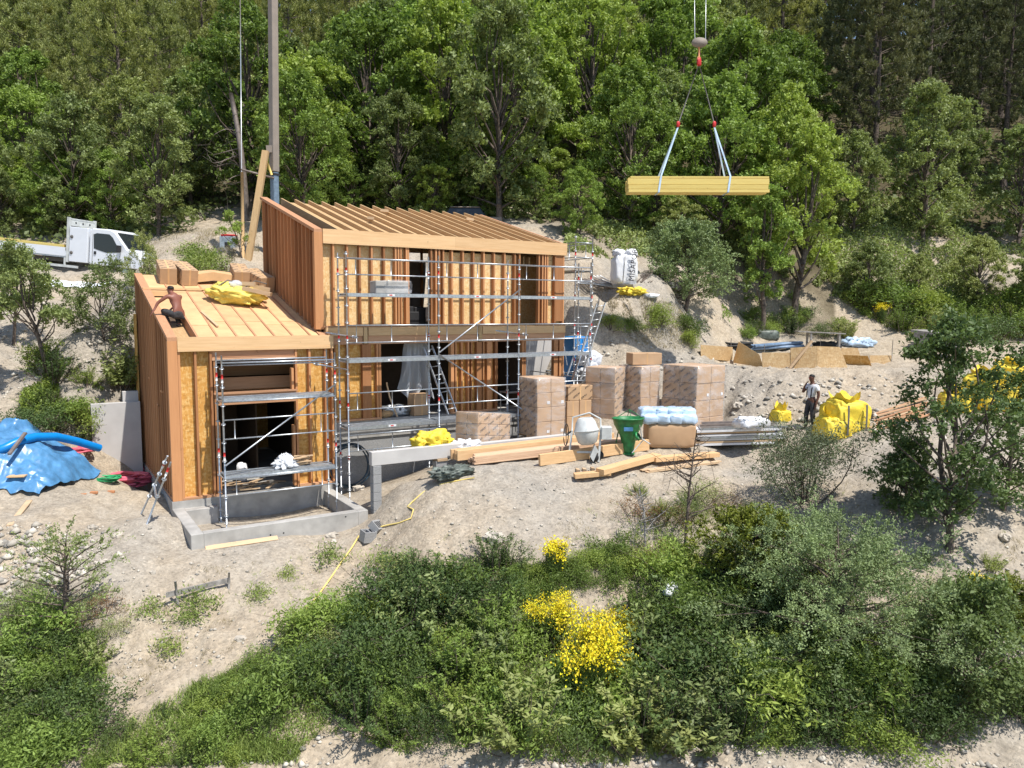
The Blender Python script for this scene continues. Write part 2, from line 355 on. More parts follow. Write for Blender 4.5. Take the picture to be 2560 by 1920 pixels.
M['mudtarp'] = plain('muddy green tarp', (.12, .14, .12), .5, var=.5, scale=5, bs=.3)
M['skin'] = plain('brown skin', (.13, .055, .035), .5, var=.1)
M['skinsun'] = plain('sunburnt brown skin', (.24, .09, .06), .5, var=.1)
M['hair'] = plain('black hair', (.012, .01, .01), .7)
M['trousers'] = plain('dark grey work trousers', (.05, .048, .05), .85, var=.35, scale=12)
M['shirt'] = plain('white shirt', (.78, .78, .80), .8)
M['bark'] = plain('grey brown bark', (.13, .10, .08), .95, var=.4, scale=9, bs=.6)
M['deadwood'] = plain('bleached dead wood', (.30, .28, .26), .95, var=.3, scale=9, bs=.4)
M['brick'] = plain('orange brick', (.50, .22, .10), .9)
M['ink'] = plain('print ink', (.02, .02, .03), .8)
M['greenink'] = plain('green print', (.08, .35, .10), .8)
def cardboard():
    m, nt, b = newmat('printed cardboard'); v = coords(nt, (1, 1, 1))
    n = noise(nt, v, 2.0, 3); col = ramp(nt, n, [(.3, (.44, .28, .16)), (.7, (.53, .345, .20))])
    nt.links.new(col, b.inputs['Base Color']); b.inputs['Roughness'].default_value = .8; return m
M['card'] = cardboard()
def printed():
    m, nt, b = newmat('cardboard with slanting print')
    v = coords(nt, (1, 1, 1), (math.radians(28), math.radians(28), 0)); w_ = nt.nodes.new('ShaderNodeTexBrick')
    sp = nt.nodes.new('ShaderNodeSeparateXYZ'); nt.links.new(v, sp.inputs[0])
    ad = nt.nodes.new('ShaderNodeMath'); nt.links.new(sp.outputs[0], ad.inputs[0]); nt.links.new(sp.outputs[1], ad.inputs[1])
    cb = nt.nodes.new('ShaderNodeCombineXYZ'); nt.links.new(ad.outputs[0], cb.inputs[0]); nt.links.new(sp.outputs[2], cb.inputs[1])
    w_.inputs['Scale'].default_value = 1.0; w_.inputs['Brick Width'].default_value = .46; w_.inputs['Row Height'].default_value = .20; w_.inputs['Mortar Size'].default_value = .068
    w_.inputs['Mortar Smooth'].default_value = 0; nt.links.new(cb.outputs[0], w_.inputs['Vector'])
    fn = noise(nt, v, 45, 2); gap = ramp(nt, fn, [(.44, (0, 0, 0)), (.5, (1, 1, 1))])
    inv = nt.nodes.new('ShaderNodeMath'); inv.operation = 'SUBTRACT'; inv.inputs[0].default_value = 1; nt.links.new(w_.outputs['Fac'], inv.inputs[1])
    mu = nt.nodes.new('ShaderNodeMath'); mu.operation = 'MULTIPLY'; nt.links.new(inv.outputs[0], mu.inputs[0]); nt.links.new(gap, mu.inputs[1])
    base = ramp(nt, noise(nt, v, 2, 3), [(.3, (.42, .27, .155)), (.7, (.50, .33, .19))])
    col = mixc(nt, mu.outputs[0], base, (.07, .05, .035)); nt.links.new(col, b.inputs['Base Color']); b.inputs['Roughness'].default_value = .8
    return m
M['print'] = printed()
def film():
    m, nt, b = newmat('clear stretch film'); b.inputs['Base Color'].default_value = (.9, .9, .92, 1); b.inputs['Roughness'].default_value = .12
    tr = nt.nodes.new('ShaderNodeBsdfTransparent'); mx = nt.nodes.new('ShaderNodeMixShader')
    v = coords(nt, (1, 1, 2)); n = noise(nt, v, 2.2, 5, .6); f = ramp(nt, n, [(.45, (.08, .08, .08)), (.8, (.45, .45, .45))])
    nt.links.new(f, mx.inputs[0]); nt.links.new(tr.outputs[0], mx.inputs[1]); nt.links.new(b.outputs[0], mx.inputs[2])
    bump(nt, n, b, .5, .03); nt.links.new(mx.outputs[0], nt.nodes['Material Output'].inputs['Surface']); return m
M['film'] = film()
def drape_mat():
    m, nt, b = newmat('milky plastic sheet'); b.inputs['Base Color'].default_value = (.7, .72, .76, 1); b.inputs['Roughness'].default_value = .4
    tr = nt.nodes.new('ShaderNodeBsdfTransparent'); mx = nt.nodes.new('ShaderNodeMixShader'); mx.inputs[0].default_value = .6
    nt.links.new(tr.outputs[0], mx.inputs[1]); nt.links.new(b.outputs[0], mx.inputs[2]); nt.links.new(mx.outputs[0], nt.nodes['Material Output'].inputs['Surface']); return m
M['milky'] = drape_mat()
def groundmat():
    m, nt, b = newmat('dry marl and scree'); v = coords(nt)
    big = noise(nt, v, .16, 4, .6); mid = noise(nt, v, 2.6, 8, .72); fine = noise(nt, v, 22, 6, .75)
    col = ramp(nt, mid, [(.25, (.25, .205, .15)), (.47, (.405, .335, .25)), (.75, (.50, .43, .335))])
    grey = ramp(nt, mid, [(.25, (.25, .23, .20)), (.75, (.42, .385, .335))])
    col = mixc(nt, ramp(nt, big, [(.44, (0, 0, 0)), (.66, (.9, .9, .9))]), col, grey)
    vo = nt.nodes.new('ShaderNodeTexVoronoi'); vo.inputs['Scale'].default_value = 9; nt.links.new(v, vo.inputs['Vector'])
    vo2 = nt.nodes.new('ShaderNodeTexVoronoi'); vo2.inputs['Scale'].default_value = 17; nt.links.new(v, vo2.inputs['Vector'])
    sp = nt.nodes.new('ShaderNodeSeparateColor'); nt.links.new(vo2.outputs['Color'], sp.inputs[0])
    col = mixc(nt, .45, col, mixc(nt, 1.0, col, ramp(nt, sp.outputs[0], [(0, (.5, .5, .5)), (.5, (1, 1, 1)), (.9, (1.1, 1.08, 1.05)), (1, (1.5, 1.48, 1.42))]), 'MULTIPLY'))
    col = mixc(nt, ramp(nt, fine, [(.36, (.55, .55, .55)), (.47, (0, 0, 0))]), col, (.18, .15, .12))
    # forest litter: darker ground under the trees
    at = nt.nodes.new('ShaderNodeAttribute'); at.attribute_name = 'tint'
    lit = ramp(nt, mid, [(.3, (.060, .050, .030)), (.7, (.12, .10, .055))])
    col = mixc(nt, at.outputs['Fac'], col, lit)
    nt.links.new(col, b.inputs['Base Color']); b.inputs['Roughness'].default_value = .95; b.inputs['Specular IOR Level'].default_value = .15
    ad = nt.nodes.new('ShaderNodeMath'); ad.operation = 'SUBTRACT'; nt.links.new(fine, ad.inputs[0]); nt.links.new(vo.outputs['Distance'], ad.inputs[1])
    bump(nt, ad.outputs[0], b, .5, .05); return m
M['ground'] = groundmat()
M['leafbright'] = leafmat('bright oak leaves', (.25, .35, .078), (.085, .14, .030), .42, hue=.45)
M['leafolive'] = leafmat('olive oak leaves', (.25, .305, .11), (.09, .128, .042), .4, hue=.4)
M['needle'] = leafmat('pine needles', (.27, .30, .10), (.12, .145, .05), .4)
M['needledark'] = leafmat('olive needles with shading in colour', (.135, .150, .072), (.058, .068, .036), .3, spec=.2)  # darker tone joins the pines' own olive with shading put into the colour
M['juniper'] = leafmat('grey green juniper', (.23, .30, .125), (.11, .15, .06), .25)
M['junipergreen'] = leafmat('yellow green juniper', (.145, .175, .02), (.04, .06, .01), .2)
M['ash'] = leafmat('ash leaves', (.115, .17, .055), (.05, .08, .025), .38)
M['bush'] = leafmat('mid green bush leaves', (.20, .285, .058), (.055, .09, .020), .4, hue=.6)
M['deep'] = leafmat('dark leaves with thicket shade in colour', (.085, .135, .038), (.03, .05, .016), .3, hue=.4)  # dark species, with the shade of the thicket also put into the colour
M['grass'] = leafmat('green grass', (.24, .31, .08), (.12, .16, .035), .4)
M['drygrass'] = leafmat('dry grass', (.30, .25, .15), (.17, .14, .085), .3)
M['broom'] = leafmat('yellow broom flowers', (.82, .66, .03), (.70, .50, .012), .3, hue=0)
M['olive'] = leafmat('silvery olive leaves', (.17, .20, .11), (.08, .10, .05), .3)
M['reddish'] = leafmat('reddish dry leaves', (.22, .12, .05), (.13, .10, .03), .3)

# ------------------------------------------------------------------ the ground sheet
def make_ground():
    nv, nu = 430, 400
    t = np.linspace(0, 1, nv); v = 6+44*np.clip(t/.72, 0, 1)+np.where(t > .72, ((t-.72)/.28)**2*340+ (t-.72)/.28*30, 0)
    v = np.concatenate([[-60, -25, -8, 0], v]); s = np.linspace(-1, 1, nu)
    half = np.clip(9+.86*np.maximum(v, 2), 14, 400)
    un = s*.8+.2*s**3
    UU = half[:, None]*un[None, :]*(1.0)
    UU[:, 0] = -400; UU[:, -1] = 400; UU[:, 1] = -np.maximum(half*1.25, 60); UU[:, -2] = np.maximum(half*1.25, 60)
    VV = np.repeat(v[:, None], nu, 1); X, Y = xy_of(UU, VV); Z = height(X, Y)
    V = np.stack([X, Y, Z], -1).reshape(-1, 3); n = V.shape[0]; rows = len(v)
    i, j = np.meshgrid(np.arange(rows-1), np.arange(nu-1), indexing='ij'); a = (i*nu+j).ravel()
    F = np.stack([a, a+1, a+nu+1, a+nu], -1)
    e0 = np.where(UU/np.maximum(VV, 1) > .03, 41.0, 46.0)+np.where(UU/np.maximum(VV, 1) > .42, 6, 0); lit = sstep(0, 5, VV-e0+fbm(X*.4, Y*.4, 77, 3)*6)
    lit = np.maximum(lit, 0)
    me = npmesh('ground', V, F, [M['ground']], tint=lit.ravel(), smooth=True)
    o = bpy.data.objects.new('ground', me); COL.objects.link(o); o['kind'] = 'structure'; o['label'] = 'dry pale marl bank, terraces and wooded hillside'
    return o
make_ground()

# ------------------------------------------------------------------ the timber house
def LR(y): return 4.70+.2866*y           # lower roof plane
def UR(y): return 8.02+.269*(y-.42)      # upper roof plane
H = thing('timber_house', 'two-level timber frame house under construction with sloping roofs and strand board walls', 'house', (0, 0, -.8))
def hb(name, mat, *boxes):
    for b in boxes:
        m = MB(); m.box(*b); o = m.build(name, M[mat], H)
    return o
def slopebox(name, mat, x0, x1, ya, yb, za0, za1, zb0, zb1):
    m = MB(); m.hexa([(x0, ya, za0), (x1, ya, za0), (x1, yb, zb0), (x0, yb, zb0), (x0, ya, za1), (x1, ya, za1), (x1, yb, zb1), (x0, yb, zb1)])
    return m.build(name, M[mat], H)
# concrete base of the low wing with the planter in front
f = MB(); f.box(-.03, 4.72, -.02, .16, -1.3, -.004); f.box(-.03, .18, .16, 7.1, -1.3, -.004); f.box(.18, 4.62, .9, 7.1, -.3, -.01)
FN = f.build('concrete_footing', M['conc'], H)
f = MB(); f.box(-.04, .27, -3.0, -.02, -1.4, -.2); f.box(.27, 4.42, -3.0, -2.74, -1.4, -.2); f.box(4.42, 4.72, -3.0, -.02, -1.4, -.2); f.box(.27, 1.15, -.36, -.02, -1.3, -.22)
PL = f.build('concrete_planter', M['conc'], H, bevel=.012)
f = MB()
for x in (1.95, 2.3, 4.05): f = MB(); f.lathe([(0, 0), (.022, 0), (.022, .01), (0, .01)], 8, (x, -3.005, -.5 if x < 3 else -.3), (0, 1, 0)); f.build('drain_hole', M['black'], PL)
# foundation wall of the tall part
f = MB(); f.box(4.72, 14.1, .46, .7, 1.28, 1.86); f.box(4.72, 14.1, .7, 6.8, 1.6, 1.84)
f.build('floor_slab', M['conc'], H)
f = MB(); f.box(4.72, 14.1, .52, .72, -1.2, 1.28); f.build('block_wall', M['block'], H)
# low wing, left wall: studs outside a boarded wall
slopebox('wall_sheathing', 'dark', .19, .21, .1, 7.1, .05, LR(.1)-.1, .05, LR(7.1)-.1)  # dark colour stands in for shade between the studs
slopebox('top_plate', 'firY', 0, .25, 0, 7.12, LR(0)-.10, LR(0)+.01, LR(7.12)-.10, LR(7.12)+.01)
hb('sill_plate', 'firY', (0, .21, .22, 7.1, 0, .07))
hb('corner_post', 'fir', (-.003, .255, -.004, .21, .0, LR(0)-.10))
for k in range(16):
    y = .58+k*.43; s_ = slopebox('stud', 'fir', .004, .185, y, y+.08, .07, LR(y)-.10, .07, LR(y+.08)-.10)
hb('nogging', 'fir', (.01, .18, 4.2, 4.57, 3.2, 3.26), (.01, .18, 1.4, 1.82, 3.0, 3.06), (.01, .18, 2.3, 2.68, 2.5, 2.55), (.01, .18, 5.4, 5.86, 3.5, 3.56))
hb('strand_board_panel', 'osbL', (-.06, -.035, 6.6, 7.3, 1.9, 5.3))
slopebox('back_wall', 'osbL', .2, 4.6, 7.1, 7.13, .05, LR(7.1)-.1, .05, LR(7.1)-.1)
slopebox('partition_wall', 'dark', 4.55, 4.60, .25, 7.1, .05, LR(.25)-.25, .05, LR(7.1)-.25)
# low wing, front wall
hb('fascia_board', 'pineH', (.262, 4.81, -.035, .04, 4.37, 4.712), (.262, 4.81, -.045, .04, 4.30, 4.37))
hb('sill_plate', 'firH', (.26, 1.27, -.01, .19, 0, .06), (3.6, 4.80, -.01, .19, 0, .06))
hb('wall_sheathing', 'osbL', (.26, 1.27, .19, .21, .06, 4.3), (3.60, 4.80, .19, .21, .06, 4.3))
for x in (.262, .70, 1.12, 3.60, 4.02, 4.53, 4.735): hb('stud', 'fir', (x, x+.062, .004, .188, .06, 4.30))
hb('stud', 'fir', (3.49, 3.56, -.02, .17, .06, 1.95)); hb('stud', 'fir', (3.47, 3.54, -.03, .17, 3.07, 3.72))
hb('stud', 'fir', (1.29, 1.35, .0, .18, .06, 2.2)); hb('stud', 'fir', (1.22, 1.28, .01, .19, .06, 4.1))
hb('header_beam', 'firH', (1.18, 3.60, .05, .17, 4.10, 4.30), (1.18, 3.6, -.01, .05, 4.02, 4.09))
hb('window_sill', 'firH', (1.2, 3.62, -.06, .18, 3.02, 3.07)); hb('lintel', 'firH', (1.25, 3.6, -.0, .17, 2.70, 3.02))
hb('interior_beam', 'firH', (.3, 4.55, 1.0, 1.1, 3.05, 3.42), (.3, 4.55, 1.6, 1.7, 2.95, 3.2), (.3, 4.55, 2.3, 2.4, 3.35, 3.7))
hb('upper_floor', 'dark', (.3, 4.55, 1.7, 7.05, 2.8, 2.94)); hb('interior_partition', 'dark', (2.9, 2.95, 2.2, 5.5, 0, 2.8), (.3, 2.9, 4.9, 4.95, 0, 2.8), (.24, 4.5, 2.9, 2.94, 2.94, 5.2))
# low wing roof: wood fibre infill between rafters, one bay still open
for k in range(7):
    x0 = .86+k*.55; x1 = min(x0+.49, 4.40)
    for j in range(6):
        ya = .06+j*1.18+(.35 if k % 2 else 0)*(j > 0); yb = min(.06+(j+1)*1.18+(.35 if k % 2 else 0), 7.08)-.012
        if yb-ya < .1: continue
        d = -.012+.006*((k*3+j*5) % 3)
        slopebox('insulation_panel', 'fibre', x0+.004, x1, ya, yb, LR(ya)-.2+d, LR(ya)+d-.03, LR(yb)-.2+d, LR(yb)+d-.03)
for k in range(8):
    x0 = .80+k*.55 if k < 7 else 4.42; slopebox('rafter', 'firY', x0, x0+.055, .045, 7.1, LR(.045)-.34, LR(.045)-.012, LR(7.1)-.34, LR(7.1)-.012)
slopebox('insulation_panel', 'fibre', .258, .79, 4.95, 7.08, LR(4.95)-.2, LR(4.95)-.03, LR(7.08)-.2, LR(7.08)-.03)
slopebox('insulation_panel', 'fibre', .258, .79, 3.1, 4.93, LR(3.1)-.30, LR(3.1)-.24, LR(4.93)-.30, LR(4.93)-.24)
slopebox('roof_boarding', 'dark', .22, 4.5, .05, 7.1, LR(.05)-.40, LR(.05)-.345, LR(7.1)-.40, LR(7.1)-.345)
slopebox('roof_boarding', 'pineY', .26, .80, .05, 2.4, LR(.05)-.342, LR(.05)-.33, LR(2.4)-.342, LR(2.4)-.33)
slopebox('edge_board', 'firY', 4.47, 4.80, .04, .42, LR(.04)-.2, LR(.04)-.02, LR(.42)-.2, LR(.42)-.02)
# tall part: left wall above the low roof
slopebox('wall_sheathing', 'fir', 4.58, 4.60, .5, 6.8, LR(.5)-.3, UR(.5)-.12, LR(6.8)-.3, UR(6.8)-.12)
slopebox('top_plate', 'firY', 4.398, 4.66, .41, 6.82, UR(.41)-.10, UR(.41), UR(6.82)-.10, UR(6.82))
hb('corner_post', 'fir', (4.395, 4.665, .405, .60, 4.88, UR(.42)-.10))
for k in range(15):
    y = .86+k*.405; slopebox('stud', 'fir', 4.403, 4.575, y, y+.06, LR(y)-.1, UR(y)-.10, LR(y+.06)-.1, UR(y+.06)-.10)
# tall part roof
for k in range(17):
    x0 = 5.18+k*.535; slopebox('rafter', 'pineY', x0, x0+.065, .47, 6.82, UR(.47)-.28, UR(.47)+.01, UR(6.82)-.28, UR(6.82)+.01)
for k in range(16):
    x0 = 5.25+k*.535; slopebox('insulation_panel', 'pineY', x0, x0+.46, .47, 6.8, UR(.47)-.20, UR(.47)-.13, UR(6.8)-.20, UR(6.8)-.13)
slopebox('edge_board', 'firY', 13.99, 14.12, .47, 6.82, UR(.47)-.2, UR(.47)-.01, UR(6.82)-.2, UR(6.82)-.01)
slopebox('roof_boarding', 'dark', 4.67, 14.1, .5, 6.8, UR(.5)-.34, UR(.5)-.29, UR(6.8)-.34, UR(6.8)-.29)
hb('fascia_board', 'pineH', (4.668, 9.35, .37, .465, 7.64, 8.03), (9.352, 14.14, .37, .465, 7.64, 8.03), (4.668, 14.14, .36, .465, 7.575, 7.64))
# tall part, upper front wall
us = [4.98, 5.44, 5.86, 6.27, 6.70, 7.11, 7.21, 7.30, 7.50, 7.565, 8.42, 8.60, 8.72, 8.88, 9.22, 9.65, 10.07, 10.49, 10.92, 11.36, 11.80, 12.0, 12.86, 13.02, 13.14, 13.24, 13.60, 13.98]
for x in us: hb('stud', 'fir', (x, x+.058, .40, .575, 4.99, 7.57))
hb('wall_sheathing', 'osbU', (4.67, 7.62, .58, .60, 4.99, 7.57), (8.42, 12.05, .58, .60, 4.99, 7.5), (13.0, 14.1, .58, .60, 4.99, 7.57))
hb('sole_plate', 'firH', (4.67, 7.62, .395, .578, 4.94, 4.99), (8.42, 12.05, .395, .578, 4.94, 4.99), (12.86, 14.1, .395, .578, 4.94, 4.99))
hb('blocking', 'fir', (13.67, 13.97, .41, .57, 6.05, 6.12), (13.31, 13.59, .41, .57, 6.0, 6.06), (13.67, 13.975, .415, .50, 5.1, 7.57))
hb('edge_beam', 'pineH', (4.70, 5.95, .37, .56, 4.66, 4.935), (6.14, 10.28, .372, .56, 4.66, 4.935), (10.46, 14.1, .37, .56, 4.66, 4.935))
hb('edge_post', 'pine', (5.97, 6.10, .36, .56, 4.40, 4.935), (10.30, 10.43, .36, .56, 4.40, 4.935))
hb('lower_beam', 'firH', (4.85, 5.95, .42, .57, 4.38, 4.655), (6.14, 10.28, .41, .57, 4.38, 4.655), (10.46, 14.1, .42, .57, 4.38, 4.655))
# tall part, lower front wall
for x, w_ in ((4.98, .06), (5.42, .06), (5.93, .30), (6.42, .06), (6.50, .08), (9.19, .12), (9.36, .06), (9.60, .06), (9.86, .06), (10.0, .05), (10.23, .2), (10.48, .06), (10.66, .2), (11.0, .1), (12.16, .07), (12.25, .08), (13.60, .18), (13.86, .2)):
    hb('stud', 'fir', (x, x+w_, .40, .575, 1.93, 4.38))
hb('wall_sheathing', 'osbL', (4.80, 6.58, .58, .60, 1.93, 4.38), (9.19, 11.10, .58, .60, 1.93, 4.38))
hb('sole_plate', 'firH', (4.80, 6.58, .395, .578, 1.865, 1.93), (9.19, 11.1, .395, .578, 1.865, 1.93))
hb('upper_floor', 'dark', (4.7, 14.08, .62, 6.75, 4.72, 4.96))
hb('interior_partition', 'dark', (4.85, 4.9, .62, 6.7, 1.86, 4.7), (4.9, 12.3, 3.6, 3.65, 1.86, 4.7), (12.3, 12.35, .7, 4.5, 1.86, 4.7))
hb('interior_partition', 'osbU', (11.95, 12.0, .9, 3.8, 4.97, 7.4), (12.0, 14.0, 2.2, 2.24, 4.97, 7.6), (4.7, 8.8, 3.4, 3.44, 4.97, 7.9))
for x in (8.9, 9.5, 10.1): hb('interior_post', 'fir', (x, x+.07, 3.4, 3.5, 4.97, 8.2))
hb('interior_beam', 'pineH', (6.9, 8.6, 1.2, 1.5, 4.97, 5.2))
f = MB()
for x in (12.25, 12.5, 12.75): f.box(x, x+.05, .9, 2.1, 7.2, 7.5)
f.build('ceiling_joist', M['pine'], H)
# right and back walls
slopebox('wall_sheathing', 'osbU', 14.08, 14.1, .5, 6.8, 4.99, UR(.5)-.3, 4.99, UR(6.8)-.3)
f = MB(); f.box(4.6, 10.0, 6.78, 6.8, 1.9, 9.4); f.box(12.0, 14.1, 6.78, 6.8, 4.99, 9.4); f.box(10.0, 12.0, 6.78, 6.8, 7.9, 9.4); f.box(10.0, 12.0, 6.78, 6.8, 1.9, 5.0); f.build('back_wall', M['osbU'], H)
f = MB(); f.box(12.4, 16.3, 3.0, 3.15, 1.3, 4.3); f.build('insulated_wall', M['concw'], H)

# ------------------------------------------------------------------ scaffolds
def pole(m, p, q, bands=(), r=.026, couplers=True, z0=None, step=.52):
    m.tube([p, q], r, 8, 0)
    p, q = npv(p), npv(q); L = np.linalg.norm(q-p); d = (q-p)/L
    if couplers:
        k = z0 if z0 is not None else .3
        while k < L-.03:
            c = p+d*k; m.tube([c-d*.02, c+d*.02], .062, 8, 0); k += step
    for b in bands:
        c = p+d*b; m.tube([c-d*.13, c-d*.02], r+.004, 8, 2); m.tube([c-d*.02, c+d*.10], r+.004, 8, 1)
SM = lambda: [M['steel'], M['red'], M['white']]
def deckmb(m, x0, x1, yf, yb, z, along='x', gap=True):
    """two perforated planks side by side with raised edges"""
    n = 2; wd = (yb-yf)/n
    for i in range(n):
        a = yf+i*wd+.012; b = yf+(i+1)*wd-.012
        parts = [(a, a+.02, -.055, .012), (b-.02, b, -.055, .012)]
        k = 6; w2 = (b-a-.04)/k
        parts += [(a+.02+j*w2, a+.02+j*w2+w2*.80, -.01, .004) for j in range(k)]
        for (p, q, l, h) in parts:
            if along == 'x': m.box(x0+.03, x1-.03, p, q, z+l, z+h)
            else: m.box(p, q, x0+.03, x1-.03, z+l, z+h)
        nn = int((x1-x0)/.3)
        for j in range(nn):
            c = x0+.1+(x1-x0-.2)*j/(nn-1)
            if along == 'x': m.box(c-.06, c+.06, a+.02, b-.02, z-.016, z-.011)
            else: m.box(a+.02, b-.02, c-.06, c+.06, z-.016, z-.011)
def scaffold_front(T, xs, yf, yr, zb, ztf, ztr, decks, rails, toprear=None):
    for i, x in enumerate(xs):
        for y, zt in ((yf, ztf), (yr, ztr)):
            z0 = max(zb, gz(x, y)) if zb is None else zb
            m = MB(); pole(m, (x, y, z0+.12), (x, y, zt), [b-z0-.12 for b in (decks[0]-1.5, *(d+.62 for d in decks)) if z0+.3 < b < zt], z0=.25); m.build('pole', SM(), T)
            m = MB(); m.box(x-.075, x+.075, y-.075, y+.075, z0-.01, z0+.008); m.tube([(x, y, z0), (x, y, z0+.28)], .018, 8); m.tube([(x-.07, y, z0+.15), (x+.07, y, z0+.15)], .01, 6); m.build('base_jack', M['steel'], T)
    for z in decks:
        for i in range(len(xs)-1):
            m = MB(); deckmb(m, xs[i], xs[i+1], yf+.03, yr-.02, z+.02); m.build('deck', M['deck'], T)
            m = MB()
            for y in (yf, yr): m.tube([(xs[i], y, z-.05), (xs[i+1], y, z-.05)], .024, 8)
            m.build('ledger', M['steel'], T)
        for x in xs:
            m = MB(); m.tube([(x, yf, z-.06), (x, yr, z-.06)], .024, 8); m.build('transom', M['steel'], T)
    for (zt, zl, sides) in rails:
        for i in range(len(xs)-1):
            for y in ((yf,) if sides == 1 else (yf, yr)):
                m = MB(); a, b = xs[i], xs[i+1]
                m.tube([(a, y, zt), (b, y, zt)], .02, 8); m.tube([(a, y, zl), (b, y, zl)], .02, 8)
                for x in (a+.3, b-.45) if y == yf else (a+.5, b-.3): m.tube([(x, y, zt), (x, y, zl)], .016, 6)
                m.build('guard_rail', M['steel'], T)
S1 = thing('scaffold', 'short two-deck scaffold standing in the concrete planter before the low wing', 'scaffold', (2.8, -.8, -.66))
scaffold_front(S1, [1.2, 4.43], -1.2, -.45, -.66, 4.23, 4.28, [.8, 2.98], [(2.42, 1.88, 1), (.72, .26, 1)])
m = MB()
for y, z in ((-1.2, 4.02), (-.45, 4.05)): m.tube([(1.2, y, z), (4.43, y, z)], .024, 8); m.tube([(1.2, y+.05, z-.07), (4.43, y+.05, z-.07)], .02, 8)
m.build('top_ledger', M['steel'], S1)
m = MB(); m.tube([(1.2, -1.26, 1.14), (4.44, -1.26, 3.3)], .024, 8); m.build('brace', M['steel'], S1)
m = MB(); m.tube([(4.1, -.2, 3.85), (4.75, -1.32, 3.72)], .024, 8); m.tube([(4.15, -.28, 3.84), (4.2, -.36, 3.83)], .05, 8); m.build('tie_tube', M['steel'], S1)
XS = [4.96, 8.085, 11.2, 14.34]
S2 = thing('scaffold', 'long three-deck scaffold along the tall front of the house', 'scaffold', (9.6, -.5, -.1))
def scaffold_zb(x, y): return gz(x, y)
for x in XS:
    for y, zt in ((-.85, 7.27), (-.1, 7.27)):
        z0 = gz(x, y); m = MB(); pole(m, (x, y, z0+.12), (x, y, zt), [b-z0-.12 for b in (.9, 2.55, 4.62, 6.68) if b > z0+.4], z0=.22); m.build('pole', SM(), S2)
        m = MB(); m.box(x-.075, x+.075, y-.075, y+.075, z0-.01, z0+.01); m.tube([(x, y, z0), (x, y, z0+.3)], .018, 8); m.build('base_jack', M['steel'], S2)
for z in (1.85, 3.95, 5.985):
    for i in range(3):
        m = MB(); deckmb(m, XS[i], XS[i+1], -.82, -.12, z+.02); m.build('deck', M['deck'], S2)
        m = MB()
        for y in (-.85, -.1): m.tube([(XS[i], y, z-.05), (XS[i+1], y, z-.05)], .024, 8)
        m.box(XS[i]+.05, XS[i+1]-.05, -.875, -.862, z-.075, z+.03); m.build('ledger', M['steel'], S2)
        m = MB(); c = XS[i]+1.45; m.box(c-.13, c+.13, -.882, -.8755, z-.05, z+.015, 2); m.box(c-.06, c+.04, -.8845, -.8825, z-.035, z+.0, 1); m.build('maker_plate', SM(), S2)
    for x in XS:
        m = MB(); m.tube([(x, -.85, z-.06), (x, -.1, z-.06)], .024, 8); m.build('transom', M['steel'], S2)
for zt, zl in ((7.07, 6.58), (5.03, 4.50), (2.93, 2.41), (1.62, 1.12)):
    for i in range(3 if zt > 2 else 1):
        m = MB(); a, b = XS[i], XS[i+1]; m.tube([(a, -.85, zt), (b, -.85, zt)], .02, 8); m.tube([(a, -.85, zl), (b, -.85, zl)], .02, 8)
        for x in (a+.3, b-.45, (a+b)/2-.1): m.tube([(x, -.85, zt), (x, -.85, zl)], .016, 6)
        m.build('guard_rail', M['steel'], S2)
for i in range(3):
    m = MB(); m.tube([(XS[i], -.1, 7.1), (XS[i+1], -.1, 7.1)], .02, 8); m.build('ledger', M['steel'], S2)
m = MB(); m.tube([(4.96, -.85, 7.07), (4.96, -.1, 7.1)], .02, 8); m.tube([(4.96, -.85, 6.58), (4.96, -.1, 6.58)], .02, 8); m.build('end_rail', M['steel'], S2)
for p, q in (((11.23, -.91, 6.24), (8.08, -.91, 4.13)), ((8.08, -.91, 4.05), (11.3, -.91, 2.05))):
    m = MB(); m.tube([p, q], .024, 8); m.build('brace', M['steel'], S2)
for x in (4.96, 11.2):
    m = MB(); m.tube([(x-.3, .2, 4.78), (x+.28, -1.0, 4.66)], .024, 8); m.tube([(x+.2, -.83, 4.68), (x+.24, -.93, 4.67)], .05, 8); m.build('tie_tube', M['steel'], S2)
# tall tower along the right flank
S3 = thing('scaffold', 'tall narrow scaffold tower at the right flank of the house', 'scaffold', (14.7, 1.5, 2.0))
for x, y, zt in ((14.27, .02, 8.3), (15.05, -.02, 8.3), (14.27, 3.1, 8.1), (15.05, 3.1, 8.1)):
    z0 = gz(x, y); m = MB(); pole(m, (x, y, z0), (x, y, zt), [b-z0 for b in (3.6, 4.95, 6.0, 7.6)], z0=.3); m.build('pole', SM(), S3)
for z in (7.02,):
    m = MB(); deckmb(m, .0, 3.1, 14.29, 15.03, z, 'y'); m.build('deck', M['deck'], S3)
for z in (8.05, 7.5, 4.9, 3.0):
    m = MB()
    for x in (14.27, 15.05): m.tube([(x, 0, z), (x, 3.1, z)], .02, 8)
    for x in (14.6,) if z > 7.6 else (): pass
    m.build('ledger', M['steel'], S3)
    for y in (0, 3.1): m = MB(); m.tube([(14.27, y, z), (15.05, y, z)], .02, 8); m.build('transom', M['steel'], S3)
for x in (14.27, 15.05):
    for y in (.4, 1.5, 2.7): m = MB(); m.tube([(x, y, 8.05), (x, y, 7.5)], .015, 6); m.build('guard_post', M['steel'], S3)
for k, (zz, yy) in enumerate(((2.4, .5), (3.4, .5))):
    m = MB(); m.tube([(14.3, yy, zz), (15.02, yy+1.4, zz+1.3)], .02, 8); m.build('brace', M['steel'], S3)
